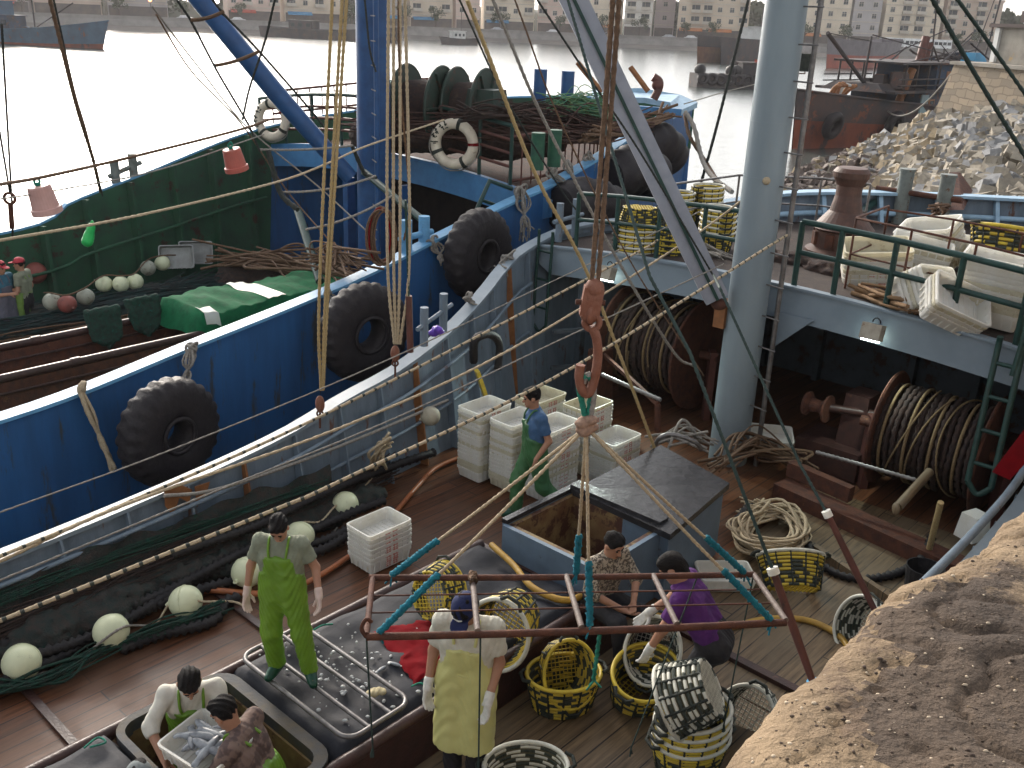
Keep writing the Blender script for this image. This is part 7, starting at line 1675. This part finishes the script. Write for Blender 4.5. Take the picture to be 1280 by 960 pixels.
POSE = dict(pel=(0, 0, .93), che=(0, .0, 1.27), nek=(0, -.01, 1.45), hed=(0, .02, 1.60), shR=(.185, -.01, 1.40), shL=(-.185, -.01, 1.40),
            elR=(.25, -.03, 1.13), elL=(-.25, -.03, 1.13), wrR=(.27, .06, .90), wrL=(-.27, .06, .90), hiR=(.09, 0, .90), hiL=(-.09, 0, .90),
            knR=(.11, .03, .49), knL=(-.11, .03, .49), anR=(.12, 0, .09), anL=(-.12, 0, .09), look=(0, 1, -.15), toeR=(.05, 1, 0), toeL=(-.05, 1, 0), hdR=(0, .12, -1), hdL=(0, .12, -1))
def hand(s_, w, d, side, pn=(0, 1, 0), curl=.35, sc=1., grow=0.):
    w = np.array(w, float); d = nrmz(d); pn = nrmz(np.array(pn, float)-d*np.dot(pn, d)); x = np.cross(d, pn)*side; k = .006
    pc = w+d*.045*sc
    for q in (-.024, -.008, .008, .024): s_.cone(w+d*.012*sc+x*q*.7*sc, w+d*.085*sc+x*q*sc, (.014+grow)*sc, (.0115+grow)*sc, .012)
    for q, ln in ((-.027, .058), (-.009, .074), (.009, .080), (.027, .070)):
        a = w+d*.088*sc+x*q*sc; c1 = nrmz(d+pn*curl+x*q*3); b = a+c1*ln*.5*sc; c2 = nrmz(d+pn*curl*2.6+x*q*3); c_ = b+c2*ln*.5*sc
        s_.cone(a, b, (.0098+grow)*sc, (.009+grow)*sc, k); s_.cone(b, c_, (.009+grow)*sc, (.0075+grow)*sc, k)
    t0 = w+d*.022*sc+x*.026*sc; t1 = t0+nrmz(x*.8+d*.8+pn*.3)*.045*sc; t2 = t1+nrmz(x*.3+d+pn*.5)*.034*sc
    s_.cone(t0, t1, (.0135+grow)*sc, (.011+grow)*sc, k); s_.cone(t1, t2, (.011+grow)*sc, (.0085+grow)*sc, k)
def person(label, base, rz, pose, top, wear, hair='short', skin=None, gloves=None, scale=1., group=None, h=.0095, seed=0, boots=None, sleeve=.45, top_len=None, capm=None, face=True):
    J = {k: npv(*v) for k, v in {**POSE, **pose}.items()}
    t = thing('person', label, 'person', base, 0, group); t.matrix_basis = Matrix.Translation(base) @ Matrix.Rotation(rad(rz), 4, 'Z') @ Matrix.Scale(scale, 4)
    skin = skin or m_skin
    up = nrmz(J['che']-J['pel']); rt = nrmz(J['shR']-J['shL']); fw = nrmz(np.cross(up, rt)); rt = np.cross(fw, up)
    fw = -fw if np.dot(fw, npv(0, 1, 0)) < -.6 and False else fw
    hips = nrmz(J['hiR']-J['hiL'])
    lk = nrmz(J['look']); hu = nrmz(npv(0, 0, 1)-lk*lk[2]); hu = nrmz(hu+.0001); hx = np.cross(lk, hu); R = np.stack([hx, lk, hu], 1)
    def hp(x, y, z): return J['hed']+R @ npv(x, y, z)
    b = SDF()
    def torso(s_, g, zc=None, k=.06, w0=.075, w1=.095, d=.0):
        for sg in (-1, 1):
            s_.cone(J['pel']+hips*sg*w0, J['che']+rt*sg*w1, .098+g, .102+g, k, zc)
        s_.cone(J['shL'], J['shR'], .058+g, .058+g, .05, zc)
        s_.cone(J['che'], J['nek'], .10+g*.5, .055+g*.6, .05, zc)
    torso(b, -.02)
    b.cone(J['nek']-up*.03, hp(0, -.015, -.07), .056, .054, .03)
    b.ell(hp(0, -.01, .02), (.076, .097, .098), R, .03); b.ell(hp(0, .025, -.055), (.056, .066, .062), R, .035)
    b.cone(hp(0, .088, .0), hp(0, .108, -.032), .010, .016, .014); b.ell(hp(0, .086, -.068), (.026, .012, .010), R, .01); b.ell(hp(0, .074, -.098), (.028, .022, .018), R, .02)
    for sg in (-1, 1):
        b.ell(hp(sg*.079, -.005, -.012), (.012, .022, .032), R, .008); b.ell(hp(sg*.034, .078, .03), (.026, .012, .010), R, .014); b.sub(hp(sg*.03, .094, .008), (.016, .012, .010))
        S = 'R' if sg > 0 else 'L'
        b.cone(J['sh'+S], J['el'+S], .050, .040, .03); b.cone(J['el'+S], J['wr'+S], .041, .027, .02)
        hd = J['hd'+S]; 
        if not gloves: hand(b, J['wr'+S]-nrmz(hd)*.01, hd, sg*-1, pn=J.get('pn'+S, npv(-sg*.7, .5, 0)))
        else: b.ell(J['wr'+S]+nrmz(hd)*.03, (.02, .02, .02), None, .02)
        b.cone(J['hi'+S], J['kn'+S], .080, .058, .05); b.cone(J['kn'+S], J['an'+S], .055, .038, .03); b.cone(J['an'+S], J['an'+S]+nrmz(J['toe'+S])*.14-npv(0, 0, .035), .042, .034, .03)
    sdf_obj(b, 'body', skin, t, h)
    if face:
        for sg in (-1, 1):
            mb = MB(); mb.sphere(hp(sg*.031, .083, .006), .012, 8, 6); mb.build('eye', m_eye, t)
            mb = MB(); mb.tube([Vector(hp(sg*.016, .094, .030)), Vector(hp(sg*.034, .090, .035)), Vector(hp(sg*.050, .078, .030))], .0045, 5); mb.build('eyebrow', m_hair, t)
        mb = MB(); mb.tube([Vector(hp(-.022, .094, -.066)), Vector(hp(0, .099, -.067)), Vector(hp(.022, .094, -.066))], .0035, 5); mb.build('mouth', m_rustred, t)
    # hair
    s_ = SDF(); s_.ell(hp(0, -.018, .033), (.085, .101, .098), R, .02, cut=[(hp(0, .062, .04), R @ nrmz((0, 1, -.55))), (hp(0, 0, -.055), R @ npv(0, 0, -1))])
    if hair == 'long': s_.ell(hp(0, -.06, -.03), (.075, .06, .09), R, .03)
    s_.ell(hp(0, .045, .085), (.062, .045, .030), R, .03)
    sdf_obj(s_, 'hair', m_hair, t, .007, .006, seed)
    if capm:
        s_ = SDF(); s_.ell(hp(0, -.008, .05), (.092, .108, .085), R, .01, cut=[(hp(0, 0, .035), R @ npv(0, 0, -1))]); s_.ell(hp(0, .125, .04), (.068, .075, .012), R, .015)
        c = sdf_obj(s_, 'cap', capm, t, .007)
        if capm is m_navy:
            mb = MB(); P_ = [Vector(hp(x, .095+.005*math.cos(x*20)-abs(x)*.25, .088+z)) for x, z in ((-.035, .012), (-.022, -.004), (-.005, -.006), (.015, .003), (.038, .018))]; mb.tube(P_, [.002, .0055, .006, .004, .0015], 6); mb.build('cap_emblem', m_white, c)
    # shirt
    s_ = SDF(); hem = J['pel']-up*(.02 if top_len is None else top_len)
    torso(s_, .012, zc=[(hem, -up), (J['nek']+nrmz(J['hed']-J['nek'])*.015, nrmz(J['hed']-J['nek']))])
    for S in 'RL':
        a, e, w = J['sh'+S], J['el'+S], J['wr'+S]
        if sleeve <= 1:
            q = a+(e-a)*sleeve*1.6 if sleeve < .625 else e; dd = nrmz(e-a); s_.cone(a, q+dd*.05, .068, .066, .03, cut=[(q, dd)])
        else:
            s_.cone(a, e, .066, .056, .03); f_ = sleeve-1; q = e+(w-e)*f_; dd = nrmz(w-e); s_.cone(e, q+dd*.05, .056, .046, .03, cut=[(q, dd)])
    sdf_obj(s_, 'shirt', top, t, h, .0035, seed)
    # lower garment
    kind, m = wear
    s_ = SDF()
    for sg, S in ((1, 'R'), (-1, 'L')):
        an = J['an'+S]; kn_ = J['kn'+S]; dd = nrmz(an-kn_); q = an-dd*.01
        g = .03 if kind == 'bib' else .016
        s_.cone(J['hi'+S], kn_, .092+g, .062+g, .05); s_.cone(kn_, q+dd*.06, .062+g, .050+g, .04, cut=[(q, dd)])
    for sg in (-1, 1): s_.cone(J['pel']+hips*sg*.07-up*.06, J['pel']+hips*sg*.07+up*.08, .118, .118, .05, cut=[(J['pel']+up*.1, up)])
    lm = m if kind in ('bib', 'trousers') else m_trd
    if kind == 'bib':
        ft = J['che']+up*.04; wc = J['pel']+up*.17
        for sg in (-1, 1): s_.cone(J['pel']+hips*sg*.075, J['che']+rt*sg*.09, .122, .122, .05, cut=[(wc+fw*.0, nrmz(up-fw*.25))])
        for sg in (-1, 1): s_.cone(J['pel']+hips*sg*.072+up*.05, J['che']+rt*sg*.06+fw*.03, .124, .108, .04, cut=[(ft, up), (J['che']-fw*.03, nrmz(-fw+up*.8))])
    sdf_obj(s_, 'overalls' if kind == 'bib' else 'trousers', lm, t, h, .0048, seed+1)
    if kind in ('bib', 'apron'):
        for sg in (-1, 1):
            mb = MB(); f0 = J['che']+up*.03+rt*sg*.075+fw*.112; P_ = smoothpts([Vector(f0), Vector(J['che']+up*.12+rt*sg*.085+fw*.085), Vector(J['nek']+rt*sg*.085+up*.012+fw*.0), Vector(J['che']+up*.06+rt*sg*.07-fw*.115)], 4); mb.tube(P_, .012, 6); mb.build('strap', m, t)
    if kind == 'apron':
        s_ = SDF(); low = J['pel']*npv(1, 1, 0)+npv(0, .03, .43); ft = J['che']-up*.02; lo_cut = (low, npv(0, 0, -1))
        for sg in (-1, 1):
            s_.cone(J['pel']+rt*sg*.085+fw*.0+up*.05, low+rt*sg*.075+fw*.03-npv(0, 0, .1), .142, .152, .05, cut=[lo_cut, (J['pel']-fw*.04, -fw)])
            s_.cone(J['pel']+rt*sg*.07, ft+rt*sg*.05+fw*.02+up*.05, .140, .112, .04, cut=[(ft, up), (J['pel']-fw*.05, -fw)])
        o = sdf_obj(s_, 'apron', m, t, h, .004, seed+2)
        mb = MB(); c = J['pel']+up*.13; mb.tube([Vector(c+rt*(.205*math.cos(a))+fw*(.130*math.sin(a)+.005)+up*.01*math.sin(2*a)) for a in [2*math.pi*k/28 for k in range(28)]], .009, 6, closed=True); mb.build('apron_string', m, t)
    if gloves:
        for sg, S in ((1, 'R'), (-1, 'L')):
            s_ = SDF(); hd = nrmz(J['hd'+S]); s_.cone(J['wr'+S]-nrmz(J['wr'+S]-J['el'+S])*.05, J['wr'+S]+hd*.01, .037, .034, .01); hand(s_, J['wr'+S], hd, -sg, pn=J.get('pn'+S, npv(-sg*.7, .5, 0)), sc=1.08, grow=.002); sdf_obj(s_, 'glove', gloves, t, .0055)
    for S in 'RL':
        s_ = SDF(); an = J['an'+S]; td = nrmz(J['toe'+S]*npv(1, 1, 0)); kn_ = J['kn'+S]; dd = nrmz(kn_-an)
        s_.cone(an-npv(0, 0, .03)-td*.03, an+td*.15-npv(0, 0, .045), .048, .040, .03); s_.cone(an, an+dd*.16, .054, .058, .03); s_.cone(an+td*.01+npv(0, 0, .01), an+td*.09-npv(0, 0, .025), .052, .046, .03)
        sdf_obj(s_, 'boot', boots or m_trd, t, .009)
    return t
def topfit(base, py, nominal=1.735):
    lo, hi = .3, 2.6
    for _ in range(30):
        m_ = (lo+hi)/2; p = Vector(base)+ZV*m_; q = p-CAM; y = 480-FPX*q.dot(cu)/q.dot(cf)
        if y > py: lo = m_
        else: hi = m_
    return m_/nominal
# 1 standing on the rack
b1 = G(359, 842, RZ+.06)
person('man in grey green t-shirt and bright green overalls standing on the tube rack', b1, 176, dict(look=(-.05, .75, -.65), hed=(-.01, .055, 1.585), nek=(0, .0, 1.45), elR=(.29, -.02, 1.13), wrR=(.315, .06, .89), hdR=(.02, .25, -1), elL=(-.30, -.03, 1.16), wrL=(-.37, .13, .97), hdL=(-.12, .45, -.9), hiR=(.095, 0, .9), hiL=(-.095, 0, .9), knR=(.12, .03, .48), knL=(-.17, .04, .49), anR=(.10, -.02, .08), anL=(-.23, .03, .08), toeR=(.25, 1, 0), toeL=(-.5, 1, 0)), m_tee, ('bib', m_bibg), gloves=m_glovet, scale=topfit(b1, 641, 1.70), boots=m_bootg, seed=1, sleeve=.42)
# 5 apron
b5 = G(580, 978, .02)
person('man in navy cap, white t-shirt, long yellow apron and white gloves in the foreground', b5, 170, dict(look=(.15, .6, -.8), hed=(0, .07, 1.575), nek=(0, .01, 1.44), elR=(.25, -.02, 1.13), wrR=(.26, .10, .90), hdR=(0, .15, -1), elL=(-.23, .0, 1.12), wrL=(-.19, .16, .90), hdL=(.05, .1, -1), knR=(.09, .02, .48), knL=(-.09, .05, .49), anR=(.09, 0, .08), anL=(-.08, 0, .08)), m_tw, ('apron', m_apy), gloves=m_glovew, capm=m_navy, scale=topfit(b5, 734, 1.70), boots=m_booty, seed=2, sleeve=.45)
# 8 walking
b8 = G(664, 648, .02)
person('man in blue t-shirt and green apron walking in front of the tall crate stacks', b8, 104, dict(look=(.1, 1, -.25), hed=(0, .07, 1.61), nek=(0, .03, 1.46), che=(0, .02, 1.28), elR=(.24, -.12, 1.14), wrR=(.25, .02, .92), hdR=(0, .4, -1), elL=(-.23, -.10, 1.13), wrL=(-.25, .05, .92), hdL=(0, .2, -1), hiR=(.09, 0, .9), hiL=(-.09, 0, .9), knR=(.09, .17, .50), anR=(.08, .18, .09), knL=(-.10, -.10, .48), anL=(-.10, -.42, .14), toeL=(0, 1, -.5)), m_tblue, ('bib', m_bibd), scale=topfit(b8, 483, 1.74), boots=m_bootg, seed=3, sleeve=.42)
# 6 sitting
p6 = G(748, 744, .52)
person('seated man in patterned shirt and dark trousers beside the blue hatch box', Vector((p6.x, p6.y, 0)), 218, dict(pel=(0, 0, .50), che=(0, .07, .84), nek=(0, .10, 1.01), hed=(0, .15, 1.15), look=(0, .9, -.4), shR=(.185, .08, .97), shL=(-.185, .08, .97), elR=(.25, .20, .72), elL=(-.27, .22, .72), wrR=(.06, .42, .60), wrL=(-.07, .40, .62), hdR=(-.6, .6, -.3), hdL=(.6, .6, -.3), hiR=(.09, .02, .48), hiL=(-.09, .02, .48), knR=(.16, .45, .52), knL=(-.17, .45, .50), anR=(.13, .52, .09), anL=(-.14, .50, .09), toeR=(.2, 1, 0), toeL=(-.2, 1, 0)), m_print, ('trousers', m_trd), scale=1.0, seed=4, sleeve=1.15)
part('seat_box', m_brownpipe, lambda mb: mb.box(Vector((p6.x, p6.y, .19)), (.4, .36, .36), rz=-HD))
# 7 purple
b7 = G(862, 905, .02)
person('dark haired worker in purple shirt bending over a yellow rimmed basket', b7, 70, dict(pel=(0, -.10, .86), che=(0, .10, 1.14), nek=(0, .20, 1.28), hed=(0, .28, 1.39), look=(0, .75, -.65), shR=(.17, .16, 1.24), shL=(-.17, .16, 1.24), elR=(.22, .28, 1.00), elL=(-.22, .26, .98), wrR=(.17, .45, .84), wrL=(-.2, .36, .74), hdR=(0, .5, -.8), hdL=(0, .3, -1), hiR=(.09, -.10, .84), hiL=(-.09, -.10, .84), knR=(.11, .03, .46), knL=(-.11, .05, .46), anR=(.12, -.05, .09), anL=(-.12, -.03, .09)), m_purple, ('trousers', m_trd), gloves=m_glovew, hair='long', scale=topfit(b7, 704, 1.5), boots=m_booty, seed=5, sleeve=.45)
# 2, 3, 4 in the well
b2 = L(-5.82, 3.02, -.42)
person('man in white long sleeved shirt bending inside the open hold', b2, 196, dict(pel=(0, -.06, .90), che=(0, .12, 1.18), nek=(0, .20, 1.33), hed=(0, .27, 1.45), look=(-.1, .7, -.75), shR=(.18, .16, 1.29), shL=(-.18, .16, 1.29), elR=(.30, .30, 1.12), elL=(-.26, .34, 1.10), wrR=(.20, .50, .97), wrL=(-.12, .55, .98), hdR=(-.3, .8, -.5), hdL=(.2, .8, -.5), hiR=(.09, -.06, .88), hiL=(-.09, -.06, .88)), m_whites, ('bib', m_bibg), seed=6, sleeve=1.25)
b3 = L(-4.98, 3.02, -.50)
person('man in brown checked jacket seen from behind inside the open hold', b3, 78, dict(pel=(0, -.04, .90), che=(0, .08, 1.20), nek=(0, .16, 1.36), hed=(0, .23, 1.48), look=(.1, .8, -.55), shR=(.185, .11, 1.32), shL=(-.185, .11, 1.32), elR=(.25, .24, 1.10), elL=(-.25, .24, 1.08), wrR=(.15, .42, 1.02), wrL=(-.16, .42, 1.0), hdR=(-.2, .8, -.4), hdL=(.2, .8, -.4)), m_plaid, ('bib', m_bibg), seed=7, sleeve=1.9)
b4 = L(-5.9, 2.35, -.85)
h4 = G(172, 952, .98)
person('worker in a grey cap bowed low at the left end of the open hold', Vector((h4.x, h4.y, -.74)), 200, dict(look=(0, .7, -.7)), m_greyap, ('trousers', m_trd), capm=m_greycap, seed=8, sleeve=1.9)
# the tray of fish they lift
ct = G(262, 945, .62)
crate(Matrix.Translation(ct) @ Matrix.Rotation(rad(-35), 4, 'Z') @ TR(8, -4), 'white crate full of silvery fish held by the two men in the hold', 'single white fish crates', pr=False)
r_ = random.Random(14)
for k in range(16):
    s_ = SDF(); s_.ell((0, 0, 0), (.13, .038, .028), None, .01); s_.ell((-.14, 0, 0), (.03, .04, .008), None, .02)
    o = sdf_obj(s_, 'fish', mat('fish_silver', (.25, .27, .29), (.12, .13, .15), 12, .3), None, .012) if k == 0 else bpy.data.objects.new('fish', o.data)
    if k: col.objects.link(o)
    o.matrix_basis = Matrix.Translation(ct) @ Matrix.Rotation(rad(-35), 4, 'Z') @ Matrix.Translation((r_.uniform(-.15, .15), r_.uniform(-.09, .09), .12+.004*k)) @ Matrix.Rotation(r_.uniform(0, 6.3), 4, 'Z') @ Matrix.Rotation(r_.uniform(-.2, .2), 4, 'Y')
    tag(o, 'one of the silvery fish heaped in the crate lifted out of the hold', 'fish', 'fish in the lifted crate')
# two on the blue boat
h9 = G(24, 322, 1.42)
person('man in red cap, grey t-shirt and green apron on the blue boat', Vector((h9.x, h9.y, -.2)), 92, dict(look=(0, 1, -.1), wrR=(.24, .05, .92), elL=(-.24, .0, 1.14), wrL=(-.18, .24, 1.18), hdL=(.1, .8, .3)), m_tee, ('apron', cloth('lime_apron', (.14, .24, .05), (.11, .19, .04), .45, scale=3)), capm=m_redcap, scale=.94, seed=9, sleeve=.42, h=.013)
h10 = G(-2, 326, 1.42)
person('person in red cap, blue top and grey apron at the left edge', Vector((h10.x, h10.y, -.2)), 250, dict(look=(0, 1, -.2), elR=(.22, .10, 1.13), wrR=(.12, .32, 1.16), hdR=(-.1, .9, .2)), cloth('teal_top', (.05, .14, .20)), ('apron', m_greyap), capm=m_redcap, scale=.94, seed=10, sleeve=.9, h=.013)
